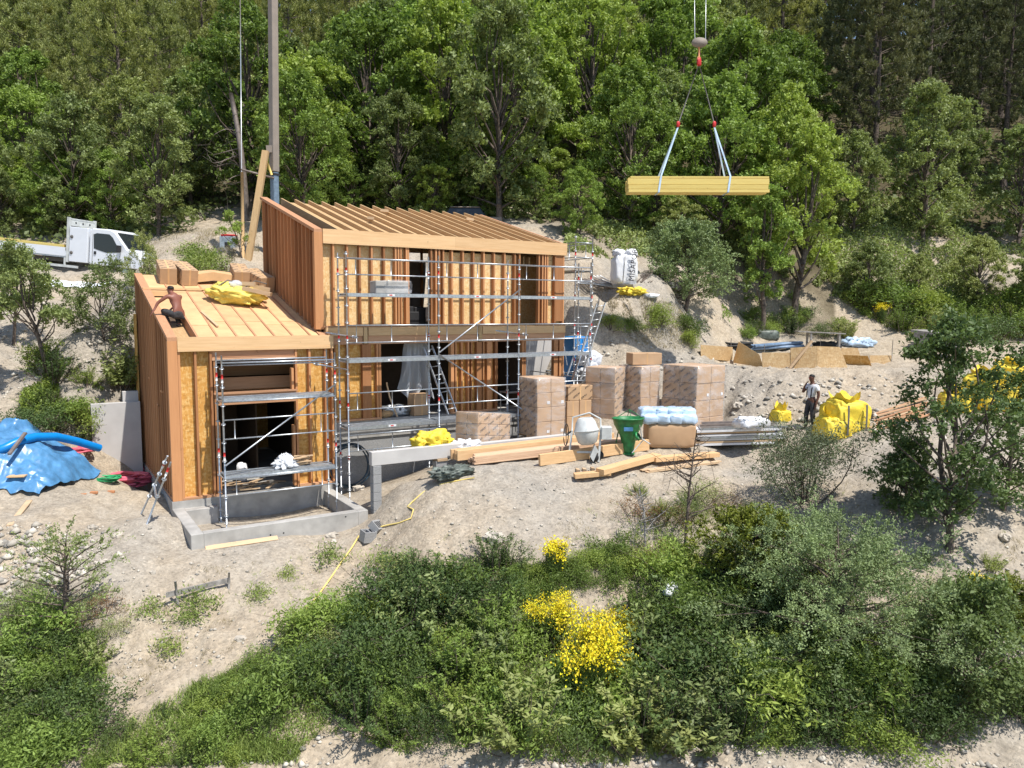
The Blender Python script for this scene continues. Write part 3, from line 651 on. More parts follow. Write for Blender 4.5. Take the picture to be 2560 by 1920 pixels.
# leaning pair of scaffold tubes by the left wall
S4 = thing('scaffold_tube_pair', 'two leaning scaffold tubes clamped in a cross beside the left timber wall', 'scaffold tubes', P(318, 1110, 20.2))
a = G(304, 1113); b = P(362, 985, 20.4); c = G(316, 1136); d = P(369, 998, 19.8)
for p, q in ((a, b), (c, d)):
    m = MB(); pole(m, p, q, [np.linalg.norm(q-p)*.86], z0=.9, step=.5); m.build('pole', SM(), S4)
m = MB(); m.tube([a+(b-a)*.52, c+(d-c)*.42], .03, 8); m.build('clamp_tube', M['steel'], S4)

# ------------------------------------------------------------------ ladders
def ladder(name, label, p, q, wid, sdir, group=None, n=None, mat='alu'):
    p, q, sdir = npv(p), npv(q), npv(sdir); sdir = sdir/np.linalg.norm(sdir)*wid/2
    T = thing(name, label, 'ladder', p, group); L = np.linalg.norm(q-p); up = np.cross(q-p, sdir)
    for s in (-1, 1): m = MB(); m.beam(p+sdir*s, q+sdir*s, .03, .07, up=up); m.build('rail', M[mat], T)
    n = n or int(L/.28)
    for i in range(n):
        c = p+(q-p)*(i+.6)/n; m = MB(); m.tube([c-sdir, c+sdir], .016, 6); m.build('rung', M[mat], T)
    return T
ladder('ladder', 'grey ladder leaning in the ground-floor doorway behind the plastic sheet', (9.02, -.03, 1.93), (8.45, .75, 4.25), .38, (1, .2, .1))
ladder('ladder', 'tall aluminium ladder rising beside the right flank of the house', P(1245, 822, Y=-.25), P(1298, 655, Y=-.05), .42, (1, 0, .1))
ladder('ladder', 'white stepladder standing low behind the right end of the scaffold', P(1232, 812, Y=.4), P(1258, 738, Y=.7), .34, (1, 0, 0))

# ------------------------------------------------------------------ site objects
def mbthing(name, label, cat, mat, fn, group=None, parent=None, bevel=0):
    m = MB(); fn(m); o = m.build(name, mat, parent, bevel); return tag(o, label, cat, group) if not parent else o
BX = npv((1, 0, 0)); BY = npv((0, 1, 0)); BZ = npv((0, 0, 1))
def axes(rz, tilt=(0, 0)):
    R = Matrix.Rotation(rz, 3, 'Z') @ Matrix.Rotation(tilt[0], 3, 'X') @ Matrix.Rotation(tilt[1], 3, 'Y')
    return [npv(R @ Vector(v)) for v in ((1, 0, 0), (0, 1, 0), (0, 0, 1))]

# cartons
def carton(c, sx, sy, sz, rz, label, tilt=(0, 0), group=None, ring=True, name='cardboard_box', printed_x=False):
    T = thing(name, label, 'box', c, group); a, b, z = axes(rz, tilt); c = npv(c)
    m = MB(); m.obox(c+z*sz/2, a*sx/2, b*sy/2, z*sz/2); o = m.build('carton', [M['card'], M['print']], T, .012); o.data.polygons.foreach_set('material_index', [0, 1, 1 if printed_x else 0, 1, 1 if printed_x else 0, 1] if (printed_x or tilt[0]) else [0]*6)
    m = MB()
    m.obox(c+z*(sz+.002), a*.03, b*sy/2*.98, z*.001); m.obox(c+z*sz/2-b*(sy/2+.002), a*.0+a*.03, z*sz/2*.98, b*.001)
    m.build('packing_tape', M['fibre'], T)
    return T
def pallet_stack(c, nx, ny, nz, bx, by, bz, rz, label, lean=(0, 0), film=True, labels=True, printfront=False):
    """cartons on a timber pallet, wrapped in clear film"""
    T = thing('wrapped_pallet', label, 'pallet stack', c); a, b, z = axes(rz, lean); c = npv(c)
    W, D, Hh = nx*bx, ny*by, nz*bz
    for s in (-1, 0, 1):
        m = MB(); m.obox(c+b*s*(D/2-.06)+z*.05, a*W/2, b*.05, z*.045); m.build('pallet_runner', M['board'], T)
    m = MB(); m.obox(c+z*.105, a*W/2, b*D/2, z*.01); m.build('pallet_top', M['board'], T)
    for k in range(nz):
        jit = npv((random.uniform(-.015, .015), random.uniform(-.012, .012), 0))
        for i in range(nx):
            for j in range(ny):
                if 0 < i < nx-1 and 0 < j < ny-1 and k < nz-1: continue
                q = c+z*(.12+bz*(k+.5))+a*(i-(nx-1)/2)*bx+b*(j-(ny-1)/2)*by+jit
                m = MB(); e = .006; ax, ay, az = a*(bx/2-e), b*(by/2-e), z*(bz/2-e)
                m.obox(q, ax, ay, az)
                o = m.build('carton', [M['card'], M['print']], T, .012)
                # ends of the cartons carry the slanting print, the fronts stay plain
                mi = [0, 0, 0, 1, 0, 1] if not printfront else [0, 0, 1, 0, 1, 0]
                o.data.polygons.foreach_set('material_index', mi)
                if labels and j == 0 and (k % 2 == (nz % 2)) :
                    m = MB(); m.obox(q-b*(by/2+.001)+a*bx*.30-z*bz*.18, a*.055, b*.003, z*.05); m.build('paper_label', M['white'], o)
    if film:
        m = MB(); n = 24; rings = []
        for k in range(9):
            h = .1+(Hh+.03)*k/8; r = []
            for (fx, fy) in [(x, -1) for x in np.linspace(-1, 1, 9)[:-1]]+[(1, y) for y in np.linspace(-1, 1, 7)[:-1]]+[(x, 1) for x in np.linspace(1, -1, 9)[:-1]]+[(-1, y) for y in np.linspace(1, -1, 7)[:-1]]:
                w_ = .012+.012*random.random(); r.append(c+z*h+a*(fx*(W/2+w_))+b*(fy*(D/2+w_)))
            rings.append(r)
        nn = len(rings[0]); vs = [p for r in rings for p in r]; fs = [(i*nn+j, i*nn+(j+1) % nn, (i+1)*nn+(j+1) % nn, (i+1)*nn+j) for i in range(8) for j in range(nn)]
        vs.append(c+z*(.15+Hh)); t = len(vs)-1
        fs2 = [(8*nn+j, 8*nn+(j+1) % nn, t) for j in range(nn)]
        m.add(vs, fs+fs2, 0, True); m.build('stretch_film', M['film'], T)
    return T
def at_ground(px, py, dx=0, dy=0): q = G(px, py); return npv((q[0]+dx, q[1]+dy, gz(q[0]+dx, q[1]+dy)))
def PW(px, py, D):   # a point at this depth, dropped to the ground height there
    q = P(px, py, D); return npv((q[0], q[1], gz(q[0], q[1])))
zB = 1.08
def S(px, py, z): return P(px, py, Z=z)
q = S(1181, 946, zB); pallet_stack((q[0], q[1]+.35, zB), 2, 2, 4, .58, .62, .50, -.02, 'film-wrapped stack of plain cartons nearest the scaffold, four rows high')
q = S(1268, 948, zB-.05); c0 = npv((q[0]+.1, q[1]+.9, zB))
for (i, k, lb) in ((0, 0, 'plain cardboard box at lower left of the loose pile behind the cement mixer'), (1, 0, 'plain cardboard box at lower right of the loose pile behind the cement mixer'), (0, 1, 'square cardboard box at left of the middle layer behind the cement mixer'), (1, 1, 'square cardboard box at right of the middle layer behind the cement mixer')):
    carton(c0+npv(((i-.5)*.56, 0, k*.56+.12)), .54, .6, .55, .02, lb, group=None)
carton(c0+npv((0.05, .02, 1.24)), 1.12, .6, .52, .03, 'long printed cardboard box crowning the loose pile behind the cement mixer', printed_x=True)
mbthing('timber_pallet', 'low wooden pallet under the loose cardboard boxes', 'pallet', M['board'], lambda m: [m.box(c0[0]-.6, c0[0]+.6, c0[1]-.35+j*.14, c0[1]-.27+j*.14, zB-.02, zB+.115) for j in range(5)])
q = S(1348, 935, zB+.1); pallet_stack((q[0], q[1]+1.0, zB+.05), 2, 2, 4, .54, .60, .56, .42, 'tall wrapped printed carton stack crossed by a diagonal shadow behind the green hopper', printfront=True, labels=False)
q = S(1432, 935, zB+.15); pallet_stack((q[0], q[1]+1.3, zB+.1), 2, 2, 4, .45, .62, .56, -.02, 'dark-sided carton stack behind the biggest right-hand stack, topped by one box', labels=False)
carton((q[0]+.2, q[1]+1.3, zB+.1+.12+4*.56+.03), 1.15, .6, .42, -.3, 'single long carton lying on top of the rear right stack')
q = S(1512, 938, zB+.1); pallet_stack((q[0]+.1, q[1]+.5, zB+.02), 2, 2, 4, .74, .80, .60, .06, 'broadest and rightmost film-wrapped stack of cartons with white labels')
q_ = P(1040, 930, Y=-2.0); TS = pallet_stack((q_[0], -2.05, 1.0), 3, 2, 3, .52, .50, .36, .30, 'slumped film-wrapped load of long cartons leaning over in front of the scaffold', lean=(-.05, .13), labels=False, printfront=True)
# roof cartons and loose insulation on the low wing
def onroof(px, py): 
    d = ray(px, py); t = (4.68+.2866*CAM[1]-CAM[2])/(d[2]-.2866*d[1]); q = CAM+d*t; return q
tr = math.atan(.2866)
for px, py, lb in ((367, 600, 'printed carton standing at the far left end of the low roof'), (405, 603, 'carton with curled tape beside the far left one on the low roof'),
                   (528, 606, 'carton on the low roof between the yellow sack and the tall wall, left one'), (570, 618, 'carton leaning against the tall wall on the low roof')):
    q = onroof(px, py+15)
    carton(q+npv((0, .70, .20)), .55, 1.35, .56, {367: -.05, 405: .12, 528: -.10, 570: .24}[px], lb, tilt=(tr, .0 if px < 560 else -.10))
q = onroof(455, 612); mbthing('insulation_slab', 'loose tan wood fibre slab lying across the low roof', 'insulation slab', M['fibre'],
    lambda m: [m.hexa([q+npv((dx, dy, dz)) for dx, dy, dz in ((-.65, -.25, 0), (.1, -.15, .1), (.1, .3, .2), (-.65, .2, .15), (-.65, -.25, .28), (.1, -.15, .40), (.1, .3, .5), (-.65, .2, .4))]),
               m.hexa([q+npv((dx, dy, dz)) for dx, dy, dz in ((.1, -.15, .1), (.75, -.2, .02), (.75, .25, .15), (.1, .3, .2), (.1, -.15, .40), (.75, -.2, .30), (.75, .25, .42), (.1, .3, .5))])])
# yellow sack with offcuts on the roof
YS = thing('yellow_sack', 'torn yellow big bag spilling timber offcuts on the low roof', 'sack', onroof(520, 650)+npv((0, 0, 0)))
q = onroof(512, 652); m = MB(); v_, f_ = blob((0, 0, 0), (1.75, 1.15, .62), 3, .75, .16, 64, 1.6, rot=-.35, fold=.11)
R_ = Matrix.Rotation(tr, 3, 'X'); m.add([q+npv(R_ @ Vector(p)) for p in v_], f_, 0, True); m.build('sack_body', M['yellowpale'], YS)
for a, b, w_ in (((.1, -.5, .45), (.9, -.95, .25), .26), ((.15, .0, .6), (1.05, -.25, .42), .24), ((.3, .3, .5), (.95, .15, .5), .2), ((-.1, -.1, .62), (.5, -.5, .6), .15)):
    m = MB(); m.beam(q+npv(a), q+npv(b), w_, .13); m.build('timber_offcut', M['board'], YS)
m = MB(); v_, f_ = blob(q+npv((-.05, -.15, .42)), (.5, .42, .3), 9, .9, .2, 18, 3); m.add(v_, f_, 0, True); m.build('plastic_bundle', M['milky'], YS)
for k in range(2):
    m = MB(); m.tube([q+npv((-.75+k*.9, -.2-.15*k, .45)), q+npv((-.3+k*.9, -.1, .72)), q+npv((.15+k*.85, -.05, .62))], .02, 6); m.build('strap', M['strap'], YS)
a = onroof(503, 781); b = onroof(545, 817)
a = onroof((300+755/3.687)/S_, (460+1190/3.687)/S_); b = onroof((300+900/3.687)/S_, (460+1320/3.687)/S_)
mbthing('loose_batten', 'short loose batten lying askew on the low roof panels', 'batten', M['board'], lambda m: m.beam(a+BZ*.03, b+BZ*.03, .07, .04))
a = npv((.02, 5.05, LR(5.05)+.03)); b = npv((2.55, 5.03, LR(5.03)+.03))
mbthing('loose_batten', 'long pale batten laid across the low roof above the worker', 'batten', M['pineH'], lambda m: m.beam(a, b, .10, .05))
for x, y, s, lb in ((8.6, 5.2, .3, 'small timber offcut on the upper roof, left one'), (12.1, 4.6, .28, 'square timber offcut on the upper roof, right one'), (7.2, 3.0, .2, 'bent strip of packing band lying on the upper roof rafters')):
    mbthing('offcut', lb, 'offcut', M['board'], lambda m: m.beam((x, y, UR(y)+.06), (x+s, y-.1, UR(y-.1)+.06), .2, .1))

# concrete beam on its block pillar, with small supports
mbthing('concrete_beam', 'long pale concrete beam carried on a block pillar before the terrace', 'beam', M['concw'], lambda m: (m.box(4.85, 7.75, -3.0, -2.78, 1.06, 1.46), m.box(7.76, 12.2, -3.0, -2.78, 1.06, 1.40)), bevel=.01)
def pil(m):
    for k in range(6): m.box(4.88, 5.13, -3.03, -2.78, -.5+k*.26, -.5+k*.26+.252)
mbthing('block_pillar', 'short pillar of hollow grey blocks carrying the end of the concrete beam', 'pillar', M['block'], pil, bevel=.006)
for i in range(3): mbthing('rebar', 'thin steel bar sticking up from the end of the concrete beam', 'rebar', M['steel'], lambda m: m.tube([(4.95+.12*i, -2.9, 1.44), (4.96+.12*i, -2.9, 1.64+.05*(i % 2))], .006, 5), group='starter bars in the concrete beam')
q = G(925, 1022); mbthing('support_block', 'grey block with a wooden wedge propping the beam mid-span', 'block', [M['block'], M['board']], lambda m: (m.box(6.9, 7.3, -3.0, -2.75, gz(7.1, -2.9)-.1, .98), m.box(6.93, 7.27, -3.04, -2.72, .98, 1.055, 1)), bevel=.005)
mbthing('hose_coil', 'dark blue pipe coil standing against the block foundation under the scaffold', 'hose coil', M['darkhose'],
        lambda m: [m.tube([(5.3+.72*k*math.cos(t)+.02*j, .30-.05*j+.05*math.sin(3*t), .45+.72*k*math.sin(t)) for t in np.linspace(0, 6.3, 40)], .022, 6) for j, k in enumerate((1, .95, 1.03, .88, .97))])
# hollow blocks on the slope
def hollow(m, c, rz, tilt, sx=.5, sy=.25, sz=.25):
    a, b, z = axes(rz, tilt); c = npv(c); t = .03
    for s in (-1, 1): m.obox(c+b*s*(sy/2-t/2), a*sx/2, b*t/2, z*sz/2)
    for s in (-1, -.02, 1): m.obox(c+a*s*(sx/2-t/2), a*t/2, b*(sy/2-t), z*sz/2)
    m.obox(c-z*(sz/2-.012), a*(sx/2-t), b*(sy/2-t), z*.01)
q = G(795, 1167); mbthing('hollow_block', 'open grey hollow block standing on the slope with its cavity up', 'block', M['block'], lambda m: hollow(m, q+npv((0, 0, .12)), .1, (.1, .12), .36, .30, .30), bevel=.004)
q2 = G(812, 1152)+npv((.1, .12, .14)); mbthing('hollow_block', 'tipped grey hollow block showing a row of dark slots', 'block', [M['block'], M['black']], lambda m: (m.obox(q2, axes(.5, (.7, .2))[0]*.22, axes(.5, (.7, .2))[1]*.16, axes(.5, (.7, .2))[2]*.1), [m.obox(q2-axes(.5, (.7, .2))[1]*.0+axes(.5, (.7, .2))[0]*(.15-.075*k)+axes(.5, (.7, .2))[2]*.1, axes(.5, (.7, .2))[0]*.025, axes(.5, (.7, .2))[1]*.11, axes(.5, (.7, .2))[2]*.003, 1) for k in range(5)]))

# precast wall panels at the left rear corner
mbthing('retaining_wall', 'pale precast wall panel standing at the rear left corner of the low wing', 'wall', M['concw'], lambda m: m.box(-1.62, -.1, 5.95, 6.15, -.6, 2.27), bevel=.01)
mbthing('retaining_wall', 'narrow taller concrete panel just behind the precast wall panel', 'wall', M['concw'], lambda m: m.box(-.62, -.12, 6.2, 6.4, -.6, 2.62), bevel=.01)

# timber stacks
def boards(name, label, p, q, w_, h_, n, mat='pineH', gap=.004, zoff=0.0, n2=1, jit=.12, up=(0, 0, 1)):
    """n layers of n2 boards between two points (bottom centre line)"""
    p, q = npv(p), npv(q); d = (q-p)/np.linalg.norm(q-p); sd = np.cross(d, BZ); sd /= np.linalg.norm(sd); T = thing(name, label, 'timber', p)
    for k in range(n):
        for j in range(n2):
            o_ = sd*(j-(n2-1)/2)*(w_+gap)+BZ*(k*(h_+gap)+h_/2+zoff); e = random.uniform(-jit, jit)
            m = MB(); m.beam(p+o_+d*e, q+o_+d*random.uniform(-jit, jit), w_, h_); m.build('board', M[mat], T, .004)
    return T
def gp(px, py, lift=0.0): q = G(px, py); return q+BZ*lift
a, b = gp(1022, 1004, .05), gp(1352, 964, .04); b[2] = max(b[2], a[2]+.02)
boards('timber_stack', 'long stack of planed pinkish planks in front of the concrete beam', a, b, .16, .055, 4, 'pinkpine', n2=3, jit=.1)
a2, b2 = a+npv((-.25, .62, .02)), b+npv((-.2, .62, .05)); boards('timber_stack', 'tall-edged beams lying behind the pinkish planks', a2, b2, .09, .30, 1, 'pineH', n2=3, gap=.06)
a3, b3 = gp(1162, 1010, .05), gp(1400, 975, .05); boards('timber_stack', 'broad pale glulam beam on edge beneath the cement mixer', a3, b3+npv((0, 0, 0)), .12, .34, 1, 'pineH')
a, b = gp(1238, 1040, .10), gp(1318, 1034, .12); boards('glulam_beam', 'lowest short pale beam of the foreground pile, at its left end', a, b, .28, .13, 1, 'pineH')
a, b = gp(1300, 1036, .17), gp(1418, 1003, .18); boards('glulam_beam', 'thick pale beam lying slanted on the foreground pile', a, b, .34, .16, 1, 'pineH')
a, b = gp(1412, 1005, .12), gp(1545, 996, .15); boards('glulam_beam', 'pale beam running right from the foreground pile beneath the brown bale', a, b, .30, .14, 1, 'pineH')
a, b = gp(1390, 1024, .05), gp(1540, 1004, .05); boards('loose_planks', 'thin weathered planks on the ground under the right beam', a, b, .14, .035, 2, 'board', n2=2, jit=.3)
for i, (px, py) in enumerate(((1248, 1020), (1262, 1019), (1280, 1017))): 
    q = G(px, py); mbthing('bearer_block', 'short square bearer beside the foot of the cement mixer', 'timber block', M['board'], lambda m: m.obox(q+BZ*.05, BX*.05+BY*.1, BY*.05-BX*.025, BZ*.05), group='three bearers by the mixer foot')
a, b = G(444, 1188)+BZ*.04, G(600, 1165)+BZ*.04; mbthing('plank', 'thin pale plank on the soil along the foot of the concrete planter', 'plank', M['board'], lambda m: m.beam(a, b, .16, .03, up=(0, -.5, 1)))
a, b = G(20, 1140)+BZ*.05, G(64, 1085)+BZ*.05; mbthing('plank', 'weathered plank lying on the bare soil at far left below the tarpaulin', 'plank', M['board'], lambda m: m.beam(a, b, .14, .03))
q = G(1225, 948); TPp = thing('broken_pallet', 'weathered pallet tipped on edge between the beam and the cement mixer', 'pallet', (q[0]-.6, -3.35, 1.0))
for k in range(3): m = MB(); m.beam((q[0]-1.0+.0*k, -3.3, 1.02+.16*k), (q[0]+.5, -3.4, 1.08+.17*k), .02, .09, up=(0, 0, 1)); m.build('slat', M['board'], TPp)
for k in range(3): m = MB(); m.beam((q[0]-.9+.65*k, -3.25, 1.0), (q[0]-.88+.65*k, -3.3, 1.5), .09, .07, up=(0, 1, 0)); m.build('runner', M['board'], TPp)

# cement mixer
q = G(1256, 1003); D_ = np.linalg.norm(q-CAM); q = q+npv((.15, .1, 0)); q[2] = gz(q[0], q[1])
MX = thing('cement_mixer', 'pale grey cement mixer with tilted drum in front of the carton stacks', 'cement mixer', q)
c = q+npv((.1, 0, .92)); ax = npv((-.05, .12, 1))
m = MB(); m.lathe([(.0, -.42), (.20, -.41), (.29, -.34), (.355, -.1), (.375, 0), (.375, .04), (.36, .06), (.30, .28), (.22, .40), (.20, .41), (.18, .39), (.28, .2), (0, .0)], 28, c, ax); m.build('drum', M['mixer'], MX)
m = MB(); m.lathe([(.375, -.01), (.392, 0), (.392, .035), (.375, .045)], 28, c, ax); m.build('ring_gear', M['mixer'], MX)
u_ = npv((.846, -.533, 0)); w2 = npv((.533, .846, 0))
for s in (-1, 1):
    m = MB(); m.beam(c+u_*s*.44+BZ*.02, q+u_*s*.46+w2*(-.02)-BZ*.02, .06, .05, up=w2); m.build('leg', M['mixer'], MX)
m = MB(); m.tube([c+u_*.44, c+u_*.42+BZ*.38, c+u_*.08+BZ*.56, c-u_*.42+BZ*.42, c-u_*.44], .026, 8); m.build('yoke', M['mixer'], MX)
m = MB(); m.beam(q+u_*(-.46)+BZ*.28, q+u_*.46+BZ*.28, .05, .06); m.build('cross_bar', M['mixer'], MX)
m = MB(); m.obox(c+u_*.60-BZ*.05, u_*.16, w2*.14, BZ*.20); m.build('motor_housing', M['mixer'], MX, .02)
m = MB(); m.obox(q+u_*.30+w2*-.1+BZ*.28, u_*.05+BZ*-.08, w2*.12, BZ*.18+u_*.07); m.build('axle_plate', M['mixer'], MX)
for s in (-1, 1):
    m = MB(); m.lathe([(0, -.03), (.13, -.03), (.14, 0), (.13, .03), (0, .03)], 18, q+u_*(.42+.1*s)+w2*(.1+.2*s)+BZ*.13, w2+u_*.3); m.build('wheel', M['black'], MX)
m = MB(); cc = c-u_*.62-BZ*.12; ring = [cc+BZ*.33*math.sin(t)+w2*.27*math.cos(t)+u_*.09*math.cos(t) for t in np.linspace(0, 2*math.pi, 25)]; m.tube(ring, .016, 6)
for t in (0, 2.1, 4.2): m.tube([cc, cc+BZ*.33*math.sin(t)+w2*.27*math.cos(t)], .012, 6)
m.tube([cc, c-u_*.44], .03, 8); m.build('tilting_wheel', M['black'], MX)

# green concrete hopper
q = G(1362, 985); q = q+npv((0, .1, 0)); q[2] = gz(q[0], q[1])
HP = thing('concrete_hopper', 'green steel concrete hopper tapering to its outlet beside the mixer', 'hopper', q); c = q
m = MB(); m.lathe([(.13, .03), (.16, .05), (.20, .3), (.27, .6), (.45, .95), (.485, 1.12), (.51, 1.12), (.51, 1.155), (.485, 1.16), (.465, 1.12), (.37, .95), (.22, .55), (0, .45)], 30, c, (0, .04, 1)); m.build('funnel', M['greenpaint'], HP)
m = MB()
for s in (-1, 1): m.tube([c+u_*s*.42+BZ*1.15, c+w2*-.05+BZ*1.42+u_*.0, c-u_*s*.0+w2*.35*s+BZ*1.16], .013, 6)
m.build('lifting_bail', M['greenpaint'], HP)
m = MB(); m.lathe([(.14, 0), (.19, .0), (.19, .05), (.14, .05)], 20, c-BZ*.0, (0, 0, 1)); m.build('outlet_ring', M['greenpaint'], HP)
m = MB(); m.tube([c+u_*.28-w2*.3+BZ*.98, c+u_*.36-w2*.38+BZ*.55, c+u_*.62-w2*.3+BZ*.38], .018, 6); m.tube([c+u_*.08-w2*.2+BZ*.08, c+u_*.30-w2*.35+BZ*.4, c+u_*.44-w2*.30+BZ*.55], .018, 6); m.build('outlet_lever', M['mixer'], HP)
m = MB(); m.lathe([(0, -.03), (.12, -.02), (.14, .02), (.10, .05)], 16, c+u_*.22-w2*.30+BZ*.62, (.3, -.8, .4)); m.build('side_port', M['greenpaint'], HP)
for s in (-1, 1): m = MB(); m.tube([c+u_*s*.3+w2*.2+BZ*.72, c+u_*s*.42+w2*.25+BZ*.0], .02, 6); m.build('leg', M['greenpaint'], HP)
m = MB(); m.obox(c-w2*.42-u_*.08+BZ*.86, u_*.14, BZ*.06, w2*.004); m.build('blue_sticker', M['blue'], HP)
# brown bale and blue wrapped roll
q = gp(1452, 975); q[:2] += w2[:2]*.5; q[2] = gz(q[0], q[1])-.02
m = MB(); v_, f_ = blob(q, (1.62, .95, .82), 5, .30, .02, 40, 1.2, rot=-YAW); m.add(v_, f_, 0, True); tag(m.build('brown_bale', M['card']), 'rounded brown cardboard bale next to the green hopper', 'bale')
BR = thing('blue_wrapped_bundle', 'pale blue shrink-wrapped insulation rolls lying on the brown bale', 'insulation bundle', q+BZ*.8)
for j in range(2):
    for k in range(4):
        m = MB(); v_, f_ = blob(q+BZ*(.76+.17*j)-w2*(.14-.26*j)+u_*(-.72+.42*k+.0*j), (.60, .72, .34), k+4*j, .55, .09, 26, 2.2, flat=False, rot=-YAW); m.add(v_, f_, 0, True); m.build('roll', M['bluewrap'], BR)
m = MB(); m.obox(q+BZ*1.22+u_*.05+w2*.25, u_*.1, w2*.08, BZ*.03); tag(m.build('green_card', M['greenink']), 'small green card lying behind the blue wrapped bundle', 'card')

# stack of window frames and panels at the right
a = gp(1520, 965, .0); b = gp(1690, 960, 0); FS = thing('frame_stack', 'stack of white and brown window frames and panels right of the brown bale', 'frame stack', a)
for k in range(8):
    w_ = .95-.05*(k % 3); d = b-a; o_ = BZ*(.06+.075*k)+d*(.04*((k*7) % 5-2)); sk = npv((0, .5, 0))
    m = MB(); p0 = a+o_+sk; p1 = b+o_+sk+d*.1; m.beam(p0, p1, w_, .055 if k % 3 else .07)
    m.build('panel', [M['cloth'], M['board'], M['cloth'], M['steel']][k % 4], FS)
for k, e in enumerate((-.35, .05)):
    m = MB(); p0 = a+BZ*.70+npv((-.05+k*.5, .5+e, 0)); m.beam(p0, p0+(b-a)*(.95-.2*k), .13, .07); m.build('brown_rail', M['rust'], FS)
q = P(1622, 918, 25.0); m = MB(); v_, f_ = blob((q[0], q[1], q[2]-.1), (1.0, .6, .36), 8, .6, .22, 26, 2.2, rot=-.3); m.add(v_, f_, 0, True); tag(m.build('white_film_heap', M['cloth']), 'crumpled white film heap on the window frame stack', 'plastic film')

# yellow big bags
def bigbag(label, c, w_, h_, seed, rot=0, straps=True, mat='yellow', open_top=True, group=None, name='yellow_big_bag'):
    T = thing(name, label, 'big bag', c, group); m = MB(); v_, f_ = blob(c, (w_, w_*.95, h_), seed, .48, .08, 60, 1.1, rot=rot, taper=.05, fold=.05); m.add(v_, f_, 0, True); m.build('bag_body', M[mat], T)
    c = npv(c)
    if open_top:
        m = MB(); rn = np.random.default_rng(seed); n = 22; r = w_*.30; vs = []
        for k in range(3):
            for j in range(n):
                t = 2*math.pi*j/n; rr = r*(1+.12*math.sin(3*t+seed)+.35*k*.4); vs.append(c+npv((rr*math.cos(t), rr*math.sin(t), h_*.90+k*.11+.06*math.sin(5*t+k+seed)*k)))
        m.add(vs, [(i*n+j, i*n+(j+1) % n, (i+1)*n+(j+1) % n, (i+1)*n+j) for i in range(2) for j in range(n)], 0, True); m.build('top_skirt', M[mat], T)
    if straps:
        for s in (-1, 1):
            pts = []
            for t in np.linspace(0, 1, 8):
                x = s*w_*.26; y = -w_*.53*math.cos((t-.5)*.5)-.01; pts.append(c+npv((x*math.cos(rot)-y*math.sin(rot), x*math.sin(rot)+y*math.cos(rot), h_*(.06+.80*t))))
            m = MB()
            for i in range(7): m.beam(pts[i], pts[i+1], .06, .012, up=npv((math.sin(rot), -math.cos(rot), 0)))
            m.build('lifting_strap', M['strap'], T)
    return T
q = G(1842, 942); c1 = q+npv((.25, .5, 0)); c1[2] = gz(c1[0], c1[1])-.05; bigbag('tall full yellow big bag with printed grid standing right of the standing worker', c1, 1.25, 1.2, 2, -.35)
m = MB(); cc = c1+npv((.30, -.62, .72)); 
for i in range(5): m.obox(cc+npv((.0+.05*i, -.01-.01*i, -.09+.02*i)), u_*.012, BZ*.17, w2*.004); m.obox(cc+npv((.1, -.03, -.16+.07*i)), u_*.13, BZ*.008, w2*.004)
tag(m.build('printed_grid', M['ink']), 'black printed grid on the tall yellow bag', 'print'); PG = bpy.data.objects['printed_grid']; PG.parent = [o for o in COL.objects if o.name.startswith('yellow_big_bag')][0]; PG.matrix_parent_inverse = Matrix.Translation(-Vector(PG.parent.location)); del PG['label']; del PG['category']
q = G(1815, 945); c2 = q+npv((-.05, .25, -.05)); bigbag('slumped yellow big bag lying left of the tall full one', c2, 1.0, .75, 5, -.4, straps=False)
q = G(1700, 915); c3 = q+npv((0, .3, -.03)); bigbag('small open yellow bag behind the olive shrub by the frame stack', c3, .62, .5, 6, 0, straps=False)
for i, (px, py, D, w_, h_, lb) in enumerate(((2125, 848, 27, 1.2, .9, 'yellow big bag half hidden by the ash tree, upper left of three'), (2185, 845, 27.5, 1.5, 1.15, 'full yellow big bag cut by the right edge of the picture'), (2060, 900, 25.5, 1.0, .7, 'low yellow big bag seen through the ash foliage'), (2150, 870, 25.5, 1.3, .9, 'yellow big bag in front of the one at the right edge'))):
    q = PW(px, py, D); bigbag(lb, q-BZ*.05, w_, h_, 20+i, .3*i, straps=i == 1)
YB = thing('yellow_sack', 'limp yellow sack with loops draped over the concrete beam', 'sack', (7.1, -2.6, 1.4))
q = P(937, 960, Y=-2.5); m = MB(); v_, f_ = blob((q[0], -2.45, 1.12), (1.35, .85, .72), 12, .8, .2, 56, 1.6, rot=.2, fold=.10); m.add(v_, f_, 0, True); m.build('sack_body', M['yellow'], YB)
for k, (dx, h1) in enumerate(((.05, .30), (.42, .26), (-.2, .15))):
    m = MB(); pts = [npv((q[0]-.35+dx+.25*math.cos(t)+.1*t, -2.75-.05*k, 1.42+h1*math.sin(t))) for t in np.linspace(0, 3.1, 9)]
    for i in range(8): m.beam(pts[i], pts[i+1], .012, .07, up=(0, 1, 0))
    m.build('carry_loop', M['yellow' if k else 'strap'], YB)
q = P(1000, 960, Y=-2.7); m = MB(); v_, f_ = blob((q[0], -2.8, 1.12), (.95, .55, .40), 15, .8, .22, 50, 2.5, rot=-.3, fold=.25); m.add(v_, f_, 0, True)
tag(m.build('white_plastic_sheet', M['cloth']), 'crumpled white plastic hanging over the concrete beam beside the yellow sack', 'plastic sheet')
q = G(975, 1030); m = MB(); v_, f_ = blob(q-BZ*.03, (1.35, .62, .34), 16, .85, .24, 54, 2.3, rot=.1, fold=.25); m.add(v_, f_, 0, True); tag(m.build('muddy_tarpaulin', M['mudtarp']), 'muddy dark green tarpaulin bundle on the slope below the beam', 'tarpaulin')
